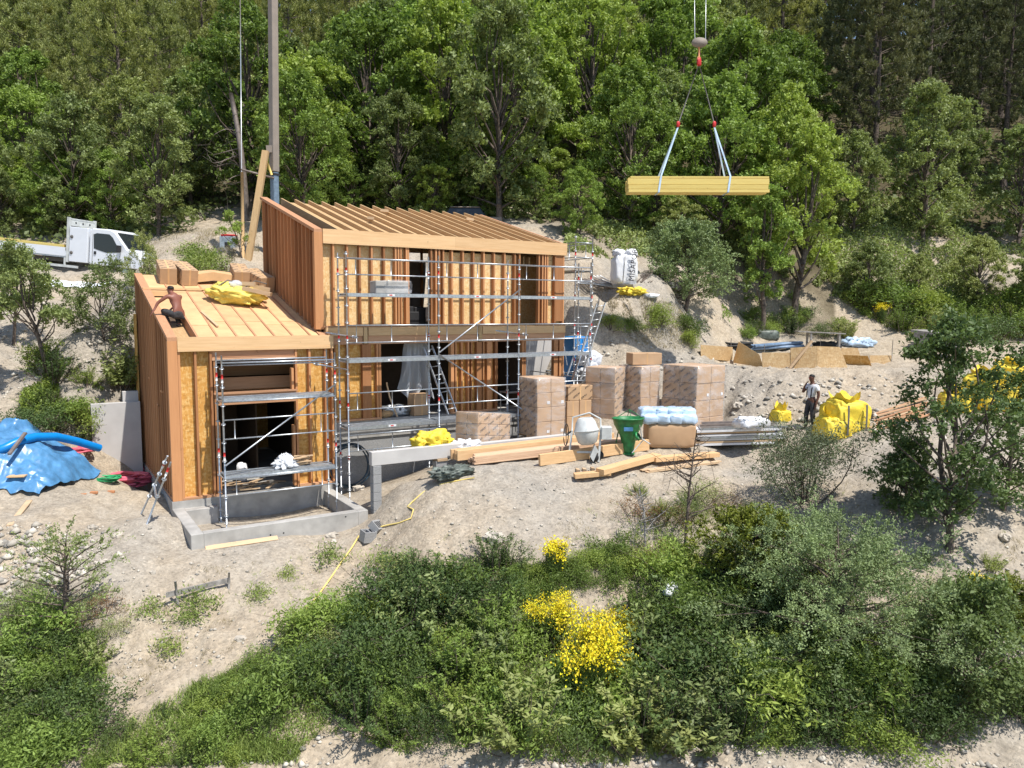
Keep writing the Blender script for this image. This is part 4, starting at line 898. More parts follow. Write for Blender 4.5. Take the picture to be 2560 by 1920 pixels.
# blue plastic scraps
for px, py, lb in ((1243, 942, 'blue plastic scrap by the pallet behind the mixer'),): 
    q = P(px, py, Y=-3.6); m = MB(); v_, f_ = blob((q[0], -3.55, 1.18), (.6, .4, .22), 3, .8, .3, 20, 3); m.add(v_, f_, 0, True); tag(m.build('blue_plastic', M['blue']), lb, 'plastic')

# left side: tarpaulin, pipe, hoses
a = G(90, 1050); q = G(60, 1000); V_, F_ = sheet(G(62, 1000), u_*2.3+w2*.2, w2*3.0, 100, 90, .42, 1.1, 4, True, lift=.05, hump=.30); m = MB(); m.add(V_, F_, 0, True)
tag(m.build('blue_tarpaulin', M['blue']), 'big crumpled blue tarpaulin covering a heap at the left edge', 'tarpaulin')
pts = [P(x, y, D) for x, y, D in ((-40, 985, 21.8), (10, 968, 22.0), (40, 953, 22.3), (75, 944, 22.8), (120, 943, 23.4), (165, 953, 24.1), (215, 968, 24.8))]
pp = []
for i in range(len(pts)-1):
    for t in (0, .33, .66): pp.append(pts[i]*(1-t)+pts[i+1]*t)
m = MB(); m.tube(pp+[pts[-1]], .125, 18, cap=False); m.tube([pp[0]+(pp[1]-pp[0])*.02, pp[1]], .11, 18); tag(m.build('blue_pipe', M['bluepipe']), 'fat bright blue pipe bending over the blue tarpaulin', 'pipe')
def coil(name, label, c, r, n, mat, th=.028, seed=0, flat=.25, squash=.7, group=None):
    rn = np.random.default_rng(seed); m = MB(); pts = []
    for k in range(n):
        rr = r*rn.uniform(.62, 1.05); cx, cy = rn.uniform(-.07, .07, 2)*r*3; h = .03+flat*r*k/n; ph = rn.uniform(0, 1)
        for t in np.linspace(0, 2*math.pi, 22)[:-1]:
            x = rr*math.cos(t+ph)+cx; y = rr*squash*math.sin(t+ph)+cy; z = gz(c[0]+x*.9, c[1]+y) if False else c[2]
            pts.append((c[0]+x*math.cos(.5)+y*math.sin(.5), c[1]-x*math.sin(.5)+y*math.cos(.5), z+h+.02*math.sin(t*3+k)))
    m.tube(pts, th, 7); return tag(m.build(name, M[mat]), label, 'hose coil', group)
q = G(168, 975); coil('hose_coil', 'small pink hose coil between the blue pipe and the precast wall panel', q, .5, 9, 'pinkhose', .032, 1)
q = G(272, 1043); coil('hose_coil', 'thick pinkish red conduit coil on the ground by the precast wall panel', q+npv((.0, -.25, 0)), .74, 16, 'pinkhose', .040, 2, .42)
q = G(232, 1040); coil('hose_coil', 'green hose coil tucked under the left of the big pinkish coil', q+npv((0, 0, 0)), .40, 9, 'greenhose', .024, 3, .35)
q = G(300, 1022); coil('hose_coil', 'dark red hose bundle in the shade at the foot of the left wall', q+npv((-.05, .4, 0)), .42, 8, 'pinkhose', .03, 4, .4)
q = G(40, 1048); mbthing('board_offcut', 'small square cream board on the lower corner of the blue tarpaulin', 'board', M['pineH'], lambda m: m.obox(q+BZ*.28, u_*.22+w2*.05, w2*.20-u_*.05, BZ*.015))
q = G(150, 990); V_, F_ = sheet(q, u_*1.0, w2*.5, 16, 10, .03, 2, 8, True, lift=.03); m = MB(); m.add(V_, F_, 0, True); tag(m.build('white_scrap', M['cloth']), 'white plastic scrap on the ground in front of the small pink coil', 'plastic scrap')
for i, (px, py) in enumerate(((203, 1062), (240, 1060), (180, 1066))): q = G(px, py+5); mbthing('brick_piece', 'broken orange brick lying on the pale soil near the hose coils', 'brick', M['brick'], lambda m: m.obox(q+BZ*.04, u_*.10, w2*.05, BZ*.035), group='brick pieces by the hose coils', bevel=.01)
for i, (px, py, px2, py2) in enumerate(((20, 985, 55, 935), (10, 1052, 95, 1030))):
    a, b = P(px, py, 21.6)+BZ*(.05), P(px2, py2, 22.3)+BZ*.0; mbthing('rusty_bar', ('reddish timber bar lying across the top of the blue tarpaulin', 'reddish bar lying across the lower edge of the blue tarpaulin')[i], 'bar', M['rust'], lambda m: m.beam(a, b, .09, .06))

# yellow strap over the slope
pts = [(1025, 1037), (985, 1044), (950, 1052), (915, 1068), (890, 1090), (880, 1100), (893, 1106), (888, 1125), (862, 1135), (835, 1140), (812, 1146)]
m = MB(); m.tube([G(x, y)+BZ*.07 for x, y in pts], .020, 6); tag(m.build('yellow_hose', M['drygrass' if 0 else 'yellowwood']), 'thin yellow hose snaking from the muddy tarpaulin to the hollow blocks', 'hose')
pts = [(775, 1165), (760, 1190), (735, 1225), (715, 1255), (690, 1290), (665, 1320), (640, 1350), (610, 1385), (585, 1415)]
m = MB(); m.tube([G(x, y)+BZ*.09 for x, y in pts], .022, 6); tag(m.build('yellow_hose', M['yellowwood']), 'yellow hose running straight down the bank from the hollow blocks', 'hose')
# stakes and board on the bank
TK = thing('stake_fence', 'weathered plank held by two crooked stakes on the bank below the planter', 'stake fence', G(440, 1300))
a, b = G(386, 1312), G(494, 1272); m = MB(); m.tube([a-BZ*.05, a+npv((-.03, 0, .30)), a+npv((-.05, .02, .62))], .028, 7); m.build('stake', M['deadwood'], TK)
m = MB(); m.tube([b-BZ*.05, b+npv((.02, 0, .40))], .024, 7); m.build('stake', M['deadwood'], TK)
m = MB(); m.beam(a+npv((-.25, .03, .33)), b+npv((.05, .05, .20)), .03, .12); m.build('plank', M['deadwood'], TK)
# big loose rocks
for i, (px, py, s, lb) in enumerate(((717, 1162, .26, 'grey rock above the top of the yellow hose'), (722, 1172, .16, 'small pale rock just under the grey rock'), (1068, 1170, .42, 'broad pale slab of rock on the open slope'), (1095, 1172, .15, 'small pale rock right of the broad slab'), (255, 1160, .20, 'white round rock left of the planter corner'), (160, 1225, .28, 'orange-tinted rock behind the sapling'), (1365, 1030, .2, 'pale rock near the foreground beams'), (2170, 1165, .25, 'angular rock under the ash tree on the right bank'), (905, 1238, .2, 'pale rock at the upper edge of the big shrub mass'), (520, 1385, .2, 'flat pale stone on the lower bank'), (1920, 1035, .22, 'pale stone between the olive shrub and the ash tree'), (1705, 1005, .2, 'stone below the window frame stack'), (775, 1060, .3, 'boulder in the shade behind the block pillar'), (1595, 880, .35, 'rock jutting from the bank left of the standing worker'), (330, 1240, .15, 'small stone on the bank below the tube pair'), (200, 1143, .2, 'angular stone below the green hose'))):
    q = G(px, py); m = MB(); v_, f_ = blob(q-BZ*s*.12, (s*1.3, s, s*.7), 40+i, .75, .22, 14, 1.6, rot=i); m.add(v_, f_, 0, False); tag(m.build('rock', M['rock']), lb, 'rock')
# white plastic bag in the lower shrubs
q = P(1450, 1280, 17.4); m = MB(); v_, f_ = blob(q-BZ*.1, (.45, .3, .3), 77, .8, .3, 20, 3, rot=.6); m.add(v_, f_, 0, True); tag(m.build('white_plastic_bag', M['cloth']), 'white plastic bag caught in the dark shrubs below the bank', 'plastic bag')

# ------------------------------------------------------------------ things on and around the scaffolds
m = MB(); v_, f_ = blob((3.0, -.85, .83), (.62, .42, .42), 31, .85, .25, 46, 2.4, rot=.3, taper=.4, fold=.2); m.add(v_, f_, 0, True); tag(m.build('white_cloth', M['cloth']), 'white crumpled cloth on the lower deck of the short scaffold', 'cloth')
T = thing('kindling_pile', 'small pile of wooden offcuts on the lower deck of the short scaffold', 'wood pile', (3.45, -.8, .83))
for k in range(11):
    x, y = 3.45+random.uniform(-.12, .12), -.8+random.uniform(-.12, .12); a = random.uniform(-.5, .5)
    m = MB(); m.beam((x-.28*math.cos(a), y-.28*math.sin(a), .85+.027*k), (x+.28*math.cos(a), y+.28*math.sin(a), .86+.027*k), .1, .025); m.build('offcut', M['board'], T)
T = thing('shavings', 'scattered wood scraps on the doorway floor of the low wing', 'wood scraps', (2.4, .8, 0))
for k in range(16):
    x, y = random.uniform(1.5, 3.3), random.uniform(.3, 1.5); a = random.uniform(-1, 1)
    m = MB(); m.beam((x-.3*math.cos(a), y-.3*math.sin(a), .01+.004*k), (x+.3*math.cos(a), y+.3*math.sin(a), .02+.004*k), .1, .02); m.build('scrap', M['board'], T)
T = thing('cement_bag', 'white and orange cement bag standing open inside the low wing', 'bag', (2.3, 1.7, 0)); m = MB(); v_, f_ = blob((2.3, 1.7, 0), (.35, .28, .62), 4, .7, .12, 20); m.add(v_, f_, 0, True); m.build('bag_body', M['cloth'], T)
m = MB(); m.obox((2.3, 1.55, .25), (.12, 0, .02), (0, .01, 0), (0, 0, .1)); m.build('orange_print', M['brick'], T)
T = thing('wrapped_box', 'grey film-wrapped long box lying on the top deck of the long scaffold', 'box', (6.6, -.45, 6.02))
m = MB(); m.obox((6.55, -.4, 6.22), (.56, 0, 0), (0, .26, 0), (0, 0, .20)); m.build('grey_box', M['conc'], T, .02)
m = MB(); v_, f_ = blob((6.75, -.42, 6.01), (1.0, .6, .46), 6, .4, .06, 30, 3, flat=True); m.add(v_, f_, 0, True); m.build('clear_wrap', M['film'], T)
# inside the ground floor of the tall part
def drape(m, x0, x1, y, z0, z1, seed):
    n, k = 26, 18; vs = []
    for i in range(n):
        s = i/(n-1)
        for j in range(k):
            t = j/(k-1); w_ = .16*math.sin(s*17+seed)*(.3+t)+.05*math.sin(s*41+t*5)
            cx = (x0+x1)/2+(s-.5)*(x1-x0)*(.62+.5*t+.1*math.sin(t*4+seed)); vs.append((cx, y+w_, z1+(z0+.25*math.sin(s*9+seed)-z1)*t))
    m.add(vs, [(i*k+j, (i+1)*k+j, (i+1)*k+j+1, i*k+j+1) for i in range(n-1) for j in range(k-1)], 0, True)
m = MB(); drape(m, 7.5, 8.75, .95, 2.55, 4.35, 2); tag(m.build('plastic_curtain', M['milky']), 'milky plastic sheet hanging in the ground-floor doorway', 'plastic sheet')
carton((8.1, .75, 1.87), .62, .5, .75, .05, 'plain cardboard box under the hanging plastic sheet in the doorway')
T = thing('plastic_roll', 'crumpled silver film roll lying on the ground-floor slab', 'film roll', (7.2, .95, 1.9)); m = MB(); v_, f_ = blob((7.3, .95, 1.85), (1.25, .5, .38), 8, .8, .22, 28, 3); m.add(v_, f_, 0, True); m.build('film', M['steel'], T)
m = MB(); m.lathe([(.05, 0), (.15, 0), (.16, .25), (.05, .25)], 16, (7.35, .62, 2.12), (.1, 1, 0)); m.build('core', M['cloth'], T)
m = MB(); v_, f_ = blob((6.85, .85, 1.85), (.6, .45, .26), 9, .8, .2, 20, 3); m.add(v_, f_, 0, True); tag(m.build('pale_sack', M['fibre']), 'pale sack beside the silver film roll on the slab', 'sack')
mbthing('wooden_pole', 'slanting wooden pole leaning in the left side of the ground-floor doorway', 'pole', M['board'], lambda m: m.tube([(6.72, .3, 3.1), (6.85, .35, 2.6), (7.1, .3, 1.92)], .028, 7))
T = thing('work_table', 'steel trestle table in the narrow dark ground-floor doorway', 'table', (11.5, .2, 1.1))
m = MB(); m.obox((11.62, .15, 2.55), (.42, 0, 0), (0, .3, 0), (0, 0, .02)); m.build('table_top', M['alu'], T)
for sx in (-.38, .38):
    for sy in (-.26, .26): m = MB(); m.tube([(11.62+sx, .15+sy, 1.2), (11.62+sx, .15+sy, 2.54)], .018, 6); m.build('leg', M['alu'], T)
m = MB(); m.obox((11.7, .2, 2.72), (.28, 0, 0), (0, .16, 0), (0, 0, .15)); tag(m.build('tool_case', M['black']), 'black tool case on the steel trestle table', 'case')
T = thing('black_toolbox', 'black boxes and tools seen low in the upper-floor opening', 'tool case', (8.0, 1.2, 4.97))
for x, y, z, a, b, c in ((7.9, 1.15, 5.22, .34, .2, .22), (8.35, 1.3, 5.3, .22, .2, .3), (8.0, 1.2, 5.5, .12, .08, .12)):
    m = MB(); m.obox((x, y, z), (a, 0, 0), (0, b, 0), (0, 0, c)); m.build('case', M['black'], T, .02)
m = MB(); m.obox((10.5, 6.2, 6.2), (.45, 0, 0), (0, .03, .2), (.1, 0, 1.1)); tag(m.build('leaning_sheet', M['cloth']), 'white panel leaning inside the upper floor, seen through the opening', 'panel')
m = MB(); m.obox((12.35, 1.9, 5.4), (.22, .0, .0), (0, .02, .1), (-.06, 0, .42)); tag(m.build('white_board', M['cloth']), 'white board leaning inside the right upper opening', 'board')
# behind the right corner
T = thing('blue_cabin', 'bright blue upright cabin behind the right-hand ladder', 'cabin', (15.2, 1.9, 1.7)); q = P(1250, 790, Y=1.6)
m = MB(); m.obox((q[0], 1.8, 3.1), (.36, 0, 0), (0, .36, 0), (0, 0, 1.35)); m.build('shell', M['bluepipe'], T, .03)
m = MB(); 
for k in range(4): m.obox((q[0]-.27+.18*k, 1.43, 3.1), (.03, 0, 0), (0, .012, 0), (0, 0, 1.25))
m.build('ribs', M['blue'], T)
for i, (px, py, D, sx, sy, sz, lb) in enumerate(((1272, 778, 31, .9, .8, .62, 'white wrapped roll on top of the pile behind the scaffold tower'), (1282, 808, 30.5, 1.2, .8, .5, 'white wrapped sack at the bottom of the pile behind the scaffold tower'), (1262, 815, 30.8, .9, .7, .5, 'grey-white wrapped sack left in the pile behind the scaffold tower'))):
    q = P(px, py, D); m = MB(); v_, f_ = blob(q-BZ*.25, (sx, sy, sz), 60+i, .55, .15, 46, 2, fold=.15); m.add(v_, f_, 0, True); tag(m.build('wrapped_sack', M['cloth']), lb, 'sack')
q = P(1232, 680, Y=2.2); mbthing('brown_sheet', 'tall brown board standing behind the scaffold tower', 'board', M['rust'], lambda m: m.obox((14.75, 4.6, 5.4), (.42, 0, 0), (0, .02, 0), (0, 0, 1.1)))
# ------------------------------------------------------------------ hillside store behind: big bag, bars, slabs
q = G(1348, 613); BG = thing('white_big_bag', 'tall white big bag with black vertical lettering on the upper terrace', 'big bag', q)
m = MB(); v_, f_ = blob(q-BZ*.05, (1.12, 1.0, 1.42), 71, .5, .05, 56, 1.4, rot=-YAW+.1, taper=.05, fold=.04); m.add(v_, f_, 0, True); m.build('bag_body', M['cloth'], BG)
for s in (-1, 1):
    m = MB(); v_, f_ = blob(q+BZ*1.18+u_*s*.28, (.52, .7, .36), 72+s, .8, .2, 22, 2, rot=-YAW); m.add(v_, f_, 0, True); m.build('gathered_top', M['cloth'], BG)
m = MB(); m.tube([q-w2*.505+u_*-.12+BZ*(.05), q-w2*.53-u_*.08+BZ*.7, q-w2*.50-u_*.05+BZ*1.25], .012, 5); m.build('seam', M['strap'], BG)
cu = bpy.data.curves.new('lettering', 'FONT'); cu.body = 'MISAPOR'; cu.size = .33; cu.extrude = .006; cu.space_character = 1.08
to = bpy.data.objects.new('lettering_tmp', cu); COL.objects.link(to); bpy.context.view_layer.update()
me = bpy.data.meshes.new_from_object(to.evaluated_get(bpy.context.evaluated_depsgraph_get())); bpy.data.objects.remove(to)
lo = bpy.data.objects.new('lettering', me); COL.objects.link(lo); me.materials.clear(); me.materials.append(M['ink']); lo.parent = BG
Xa, Ya, Za = Vector((u_[0]*.10, u_[1]*.10, 1)).normalized(), Vector((-u_[0], -u_[1], .10)).normalized(), None
Za = Xa.cross(Ya); base = npv((0, 0, 0))+u_*.34-w2*.60+BZ*.08
lo.matrix_local = Matrix(((Xa.x, Ya.x, Za.x, base[0]), (Xa.y, Ya.y, Za.y, base[1]), (Xa.z, Ya.z, Za.z, base[2]), (0, 0, 0, 1)))
BS = thing('steel_bar_bundle', 'fanned bundle of grey steel bars on the terrace before the white big bag', 'steel bars', G(1290, 622))
for k in range(26):
    a, b = G(1336+random.uniform(-8, 6), 622+random.uniform(-4, 4))+BZ*.05, G(1240+k*2.4, 620-((k*37) % 14))+BZ*(.08+.010*k); m = MB(); m.tube([a, b], .016, 5); m.build('bar', M['rust' if k % 3 == 0 else 'steel'], BS)
a, b = G(1348, 628), G(1450, 622); boards('slab_stack', 'low stack of grey formwork slabs right of the white big bag', a+BZ*.02, b+BZ*.02, 1.0, .05, 5, 'conc', jit=.15)
BS = thing('steel_bar_bundle', 'rusty dark bars heaped behind the slab stack and the juniper', 'steel bars', G(1385, 606))
for k in range(22):
    a, b = G(1372+k*1.6, 612)+BZ*(.05), G(1392+k*3, 596)+BZ*(.25+.01*k); m = MB(); m.tube([a, b], .014, 5); m.build('bar', M['bark'], BS)
q = G(1365, 636); m = MB(); v_, f_ = blob(q-BZ*.05, (1.2, .6, .38), 81, .85, .3, 46, 2.5, rot=-.2, fold=.25); m.add(v_, f_, 0, True); tag(m.build('yellow_sack', M['yellow']), 'crushed empty yellow sack at the edge of the upper terrace', 'sack')
q = G(1403, 642); m = MB(); v_, f_ = blob(q-BZ*.05, (.8, .5, .22), 82, .85, .3, 22, 2.5); m.add(v_, f_, 0, True); tag(m.build('white_rag', M['cloth']), 'white rag on the terrace edge right of the crushed yellow sack', 'rag')
q = G(1200, 585+20) if False else None
# ------------------------------------------------------------------ right terrace: strand boards, table, ducts
obs = [((1514, 772), (1583, 778), 745, 750, 'strand board on edge at the left end of the low fence'), ((1583, 781), (1650, 792), 738, 766, 'irregular sharp-cut pale strand board second from the left'),
       ((1647, 792), (1712, 795), 762, 762, 'plain low strand board left of the slanting strut'), ((1708, 794), (1766, 791), 752, 748, 'strand board behind the slanting strut'), ((1764, 791), (1832, 795), 748, 750, 'largest trapezoid strand board in the fence'),
       ((1828, 786), (1884, 792), 767, 769, 'leaning orange strand board near the right end'), ((1818, 775), (1860, 772), 752, 752, 'strand board standing behind the leaning orange one'), ((1880, 785), (1927, 783), 768, 768, 'last low plain board at the right end of the fence')]
for i, (l, r, tl, trr, lb) in enumerate(obs):
    a, b = G(*l), G(*r); na, nb_ = np.linalg.norm(a-CAM), np.linalg.norm(b-CAM); Da = (a-CAM)@Fv; Db = (b-CAM)@Fv
    ha = (l[1]-tl)*Da/1656; hb_ = (r[1]-trr)*Db/1656; lean = w2*.12
    xoff = {1: (.3, -.35), 4: (0, -.4), 5: (-.25, -.35), 6: (0, -.3)}.get(i, (0, 0))
    m = MB(); t = w2*.018; A0, B0 = a-BZ*.05, b-BZ*.05; A1, B1 = a+BZ*ha+lean+u_*xoff[0]*ha, b+BZ*hb_+lean+u_*xoff[1]*hb_
    m.hexa([A0-t, B0-t, B0+t, A0+t, A1-t, B1-t, B1+t, A1+t]); o = m.build('strand_board', M['osbL' if i in (5,) else ('osbU' if i == 1 else 'osbOld')])
    tag(o, lb, 'board', None)
a, b = G(1705, 796), P(1753, 737, (G(1705, 796)-CAM)@Fv+.3); mbthing('slanting_strut', 'slanting timber strut propping the strand board fence', 'strut', M['board'], lambda m: m.beam(a, b, .09, .12, up=w2))
for i, (px, py) in enumerate(((1578, 776), (1650, 790), (1770, 790), (1926, 783))): a = G(px, py); mbthing('thin_stake', 'thin stake standing against the strand board fence', 'stake', M['deadwood'], lambda m: m.tube([a, a+BZ*1.0], .016, 5), group='thin stakes of the board fence')
# table of planks
q = G(1775, 757); TB = thing('plank_table', 'rough plank table standing behind the strand board fence', 'table', q); D_ = (q-CAM)@Fv; hT = 41*D_/1656
a, b = P(1724, 716, D_), P(1826, 721, D_)
for k in range(4): m = MB(); m.beam(a+w2*.16*k, b+w2*.16*k, .15, .05); m.build('plank', M['deadwood'], TB)
for t, e in ((.28, 0), (.28, .5), (.88, 0), (.94, .5)): c = a+(b-a)*t+w2*e; g_ = gz(c[0], c[1]); m = MB(); m.beam((c[0], c[1], g_-.05), (c[0], c[1], c[2]-.02), .09, .09, up=w2); m.build('leg', M['deadwood'], TB)
DU = thing('duct_bundle', 'pile of blue-grey ducts stored behind the strand boards', 'ducts', G(1660, 752)); a, b = G(1612, 760), G(1735, 752)
for k in range(9): m = MB(); j = k % 5; o_ = w2*(.16*j)+BZ*(.12+.15*(k//5)); m.tube([a+o_+u_*.2*(k % 3), b+o_-u_*.3*(k % 2)], .075, 10); m.build('duct', M['greytube'], DU)
q = G(1592, 758); coil('hose_coil', 'black drainage pipe coil at the left of the blue-grey ducts', q+w2*.4, .75, 12, 'black', .05, 9, .5)
q = G(1655, 735); m = MB(); v_, f_ = blob(q+w2*.4, (1.5, .9, .55), 84, .45, .08, 26, 2, rot=-YAW); m.add(v_, f_, 0, True); tag(m.build('grey_bundle', M['mudtarp']), 'grey covered bundle behind the black pipe coil', 'bundle')
q = G(1852, 750); m = MB(); v_, f_ = blob(q, (1.5, .9, .5), 85, .8, .28, 30, 2.5, rot=-YAW); m.add(v_, f_, 0, True); tag(m.build('blue_plastic_heap', M['bluewrap']), 'crumpled pale blue plastic heap right of the plank table', 'plastic film')
q = G(1790, 752); m = MB(); v_, f_ = blob(q+w2*.3, (1.4, .8, .32), 86, .8, .28, 30, 2.5, rot=-YAW); m.add(v_, f_, 0, True); tag(m.build('black_plastic_heap', M['black']), 'black plastic heap lying under the plank table', 'plastic film')
a, b = G(1992, 750), G(2078, 762); boards('slab_pile', 'weathered grey pile of planks on the far right of the terrace', a+BZ*.02+w2*.5, b+BZ*.02+w2*.5, 1.3, .12, 7, 'deadwood', jit=.2)
q = G(2010, 772); V_, F_ = sheet(q, u_*2.2, w2*.9, 20, 12, .12, 2.5, 21, True, lift=.02); m = MB(); m.add(V_, F_, 0, True); tag(m.build('black_sheet', M['black']), 'black plastic scraps on the terrace before the grey plank pile', 'plastic scrap')
T = thing('plank_heap', 'scattered pinkish planks between the tall yellow bag and the ash tree', 'planks', G(1930, 925))
for k in range(14): a, b = G(1885+random.uniform(-8, 12), 935-3.2*k+random.uniform(-3, 3))+BZ*.04, G(1990+random.uniform(-10, 22), 902-2.6*k+random.uniform(-3, 3))+BZ*(.05+.01*k); m = MB(); m.beam(a, b, .09, .035); m.build('plank', M['firH' if k % 3 else 'board'], T)

# ------------------------------------------------------------------ crane mast, strut, cable and hanging load
q = P(592, 450, 33.5); mz = gz(q[0], q[1])-.3
MT = thing('crane_mast', 'tall square brown mast with blue-grey foot rising behind the house', 'mast', (q[0], q[1], mz))
top = P(589, -60, 33.5); foot = P(594, 430, 33.5); j = P(592.5, 372, 33.5); jt = npv((foot[0]*(0)+j[0], j[1], j[2]))
ma = math.radians(20); mx_, my_ = npv((math.cos(ma), math.sin(ma), 0))*.138, npv((-math.sin(ma), math.cos(ma), 0))*.138
def prism(m, p, q, ax, ay): m.hexa([p-ax-ay, p+ax-ay, p+ax+ay, p-ax+ay, q-ax-ay, q+ax-ay, q+ax+ay, q-ax+ay])
m = MB(); prism(m, npv((foot[0], foot[1], mz)), j, mx_, my_); m.build('foot_section', M['mastblue'], MT, .02)
m = MB(); prism(m, j+BZ*.01, top, mx_*1.16, my_*1.16); m.build('mast_section', M['mastgrey'], MT, .02)
m = MB(); m.obox(j-BZ*.1, mx_*1.25, my_*1.25, BZ*.04); m.build('joint_collar', M['black'], MT)
a, b = P(577, 325, 33.3), P(592, 330, 33.3); m = MB(); m.beam(P(575, 322, 33.3), P(592, 322, 33.4), .12, .3, up=BZ); m.build('head_bracket', M['mastgrey'], MT)
m = MB(); m.tube([P(578, 352, 33.2), P(587, 378, 33.3)], .05, 8); m.build('hydraulic_arm', M['yellowwood'], MT)
a = P(535, 535, 33.0); a[2] = gz(a[0], a[1])-.1; m = MB(); m.beam(a, P(574, 326, 33.1), .26, .20, up=w2); m.build('raking_strut', M['pine'], MT)
a = P(524, 530, 33.0); a[2] = gz(a[0], a[1])-.1; m = MB(); m.tube([a, P(523, 372, 33.0)], .08, 8, r2=.06); m.build('side_post', M['pine'], MT)
m = MB(); m.tube([P(521, 366, 33.0), P(592, 385, 33.3)], .045, 8); m.build('cross_tube', M['rust'], MT)
m = MB(); m.tube([P(522, 372, 33.0), P(518.5, -60, 33.0)], .022, 5); m.build('pendant_cable', M['alu'], MT)
DL = 30.0
HK = thing('hook_block', 'crane hook block hanging from two thin cables against the trees', 'crane hook', P(1511, 92, DL))
m = MB(); m.lathe([(0, -.09), (.27, -.08), (.31, -.03), (.31, .03), (.27, .08), (0, .09)], 24, P(1511, 92, DL), w2); m.build('sheave_housing', M['mastgrey'], HK); HK.children[0].scale = (1, 1, .62)
for x0, x1 in ((1501, 1499), (1524, 1526)): m = MB(); m.tube([P(x0, 88, DL), P(x1, -130, DL)], .013, 5); m.build('cable', M['alu'], HK)
m = MB(); m.tube([P(1510, 100, DL), P(1510, 125, DL)], .035, 8); m.tube([P(1510, 124, DL)+npv((.09*math.cos(t), 0, .12*math.sin(t)-.10)) for t in np.linspace(1.5, 5.6, 9)], .032, 7); m.build('hook', M['brick'], HK)
SG = thing('lifting_chain', 'two-leg chain and strap sling holding the hanging timber', 'sling', P(1510, 135, DL))
hk = P(1510, 138, DL); l1, l2 = P(1465, 268, DL), P(1543, 268, DL)
for e in (l1, l2): m = MB(); m.tube([hk, e], .022, 6); m.build('chain_leg', M['strap'], SG); m = MB(); v_, f_ = blob(e-BZ*.12, (.16, .10, .24), 3, .8, .1, 12, 2, flat=False); m.add(v_, f_, 0, True); m.build('clevis', M['red'], SG)
m = MB(); v_, f_ = blob(hk-BZ*.1, (.22, .14, .36), 5, .8, .15, 12, 2, flat=False); m.add(v_, f_, 0, True); m.build('master_link', M['red'], SG)
for e, px in ((l1, 1424), (l2, 1572)):
    p_ = P(px, 384, DL)
    for s in (-1, 1): m = MB(); m.beam(e-BZ*.1, p_+w2*.38*s, .012, .06, up=u_); m.build('strap', M['bluewrap'], SG)
    for s in (-1, 1): m = MB(); m.beam(p_+w2*.385*s+BZ*.0, P(px-5, 418, DL)+w2*.385*s, .07, .012, up=w2); m.build('strap', M['bluewrap'], SG)
    m = MB(); m.beam(P(px-5, 418.5, DL)-w2*.385, P(px-5, 418.5, DL)+w2*.385, .07, .012); m.build('strap', M['bluewrap'], SG)
LD = thing('hanging_timber_bundle', 'bundle of yellow beams hanging from the crane in front of the forest', 'timber bundle', P(1503, 418, DL))
for k, (ya, yb, zz) in enumerate(((384, 388, 0), (389, 401, -1), (402, 411, -1), (412, 418, 0))):
    h_ = (yb-ya+.8)*DL/1656
    for j2 in range(5):
        e = [0, -6, 2, 4][k]; a, b = P(1354+random.uniform(-1, 2)+(0 if k else 4), (ya+yb)/2, DL)+w2*(.15*(j2-2)), P(1655+random.uniform(-3, 1), (ya+yb)/2+.5, DL)+w2*(.15*(j2-2)); m = MB(); m.beam(a, b, .142, h_-.012); m.build('beam', M['yellowwood'], LD, .006)

# ------------------------------------------------------------------ the tipper truck on the track
# electric cabinet behind the roof
q = G(497, 590) if False else P(497, 590, 35.5); q[2] = gz(q[0], q[1])-.1
CB = thing('site_cabinet', 'small grey site cabinet with a red rim behind the low roof', 'cabinet', q)
m = MB(); m.obox(q+BZ*.42, u_*.36, w2*.25, BZ*.42); m.build('casing', M['steel'], CB, .03); m = MB(); m.lathe([(.33, 0), (.36, .0), (.36, .06), (.33, .06)], 20, q+BZ*.86, (0, 0, 1)); m.build('rim', M['red'], CB)
m = MB(); m.obox(q+BZ*.45-w2*.255, u_*.12, w2*.004, BZ*.12); m.build('panel', M['black'], CB)
TD = 39.0
tq = P(191, 594, TD); TR = thing('tipper_truck', 'white crew tipper truck loaded with yellow beams on the track at left', 'truck', tq)
hd = npv((.995, -.10, 0)); hd = u_*.985+w2*(-.17); hd[2] = -.10; hd /= np.linalg.norm(hd); sd = np.cross(BZ, hd); sd /= np.linalg.norm(sd); uu = np.cross(hd, sd)   # hd = nose direction, sd = left-hand side (away)
O_ = P(190, 590, TD)
def L3(x, y, z): return O_+hd*x+sd*y+uu*z      # x forward, y away from camera, z up
def tbox(m, x0, x1, y0, y1, z0, z1, mi=0): m.hexa([L3(x0, y0, z0), L3(x1, y0, z0), L3(x1, y1, z0), L3(x0, y1, z0), L3(x0, y0, z1), L3(x1, y0, z1), L3(x1, y1, z1), L3(x0, y1, z1)], mi)
def prof(m, pts, y0, y1, mi=0, inset=0.0):
    n = len(pts); vs = [L3(x, y0, z) for x, z in pts]+[L3(x, y1, z) for x, z in pts]
    m.add(vs, [tuple(range(n)), tuple(range(2*n-1, n-1, -1))]+[(i, i+n, (i+1) % n+n, (i+1) % n) for i in range(n)], mi)
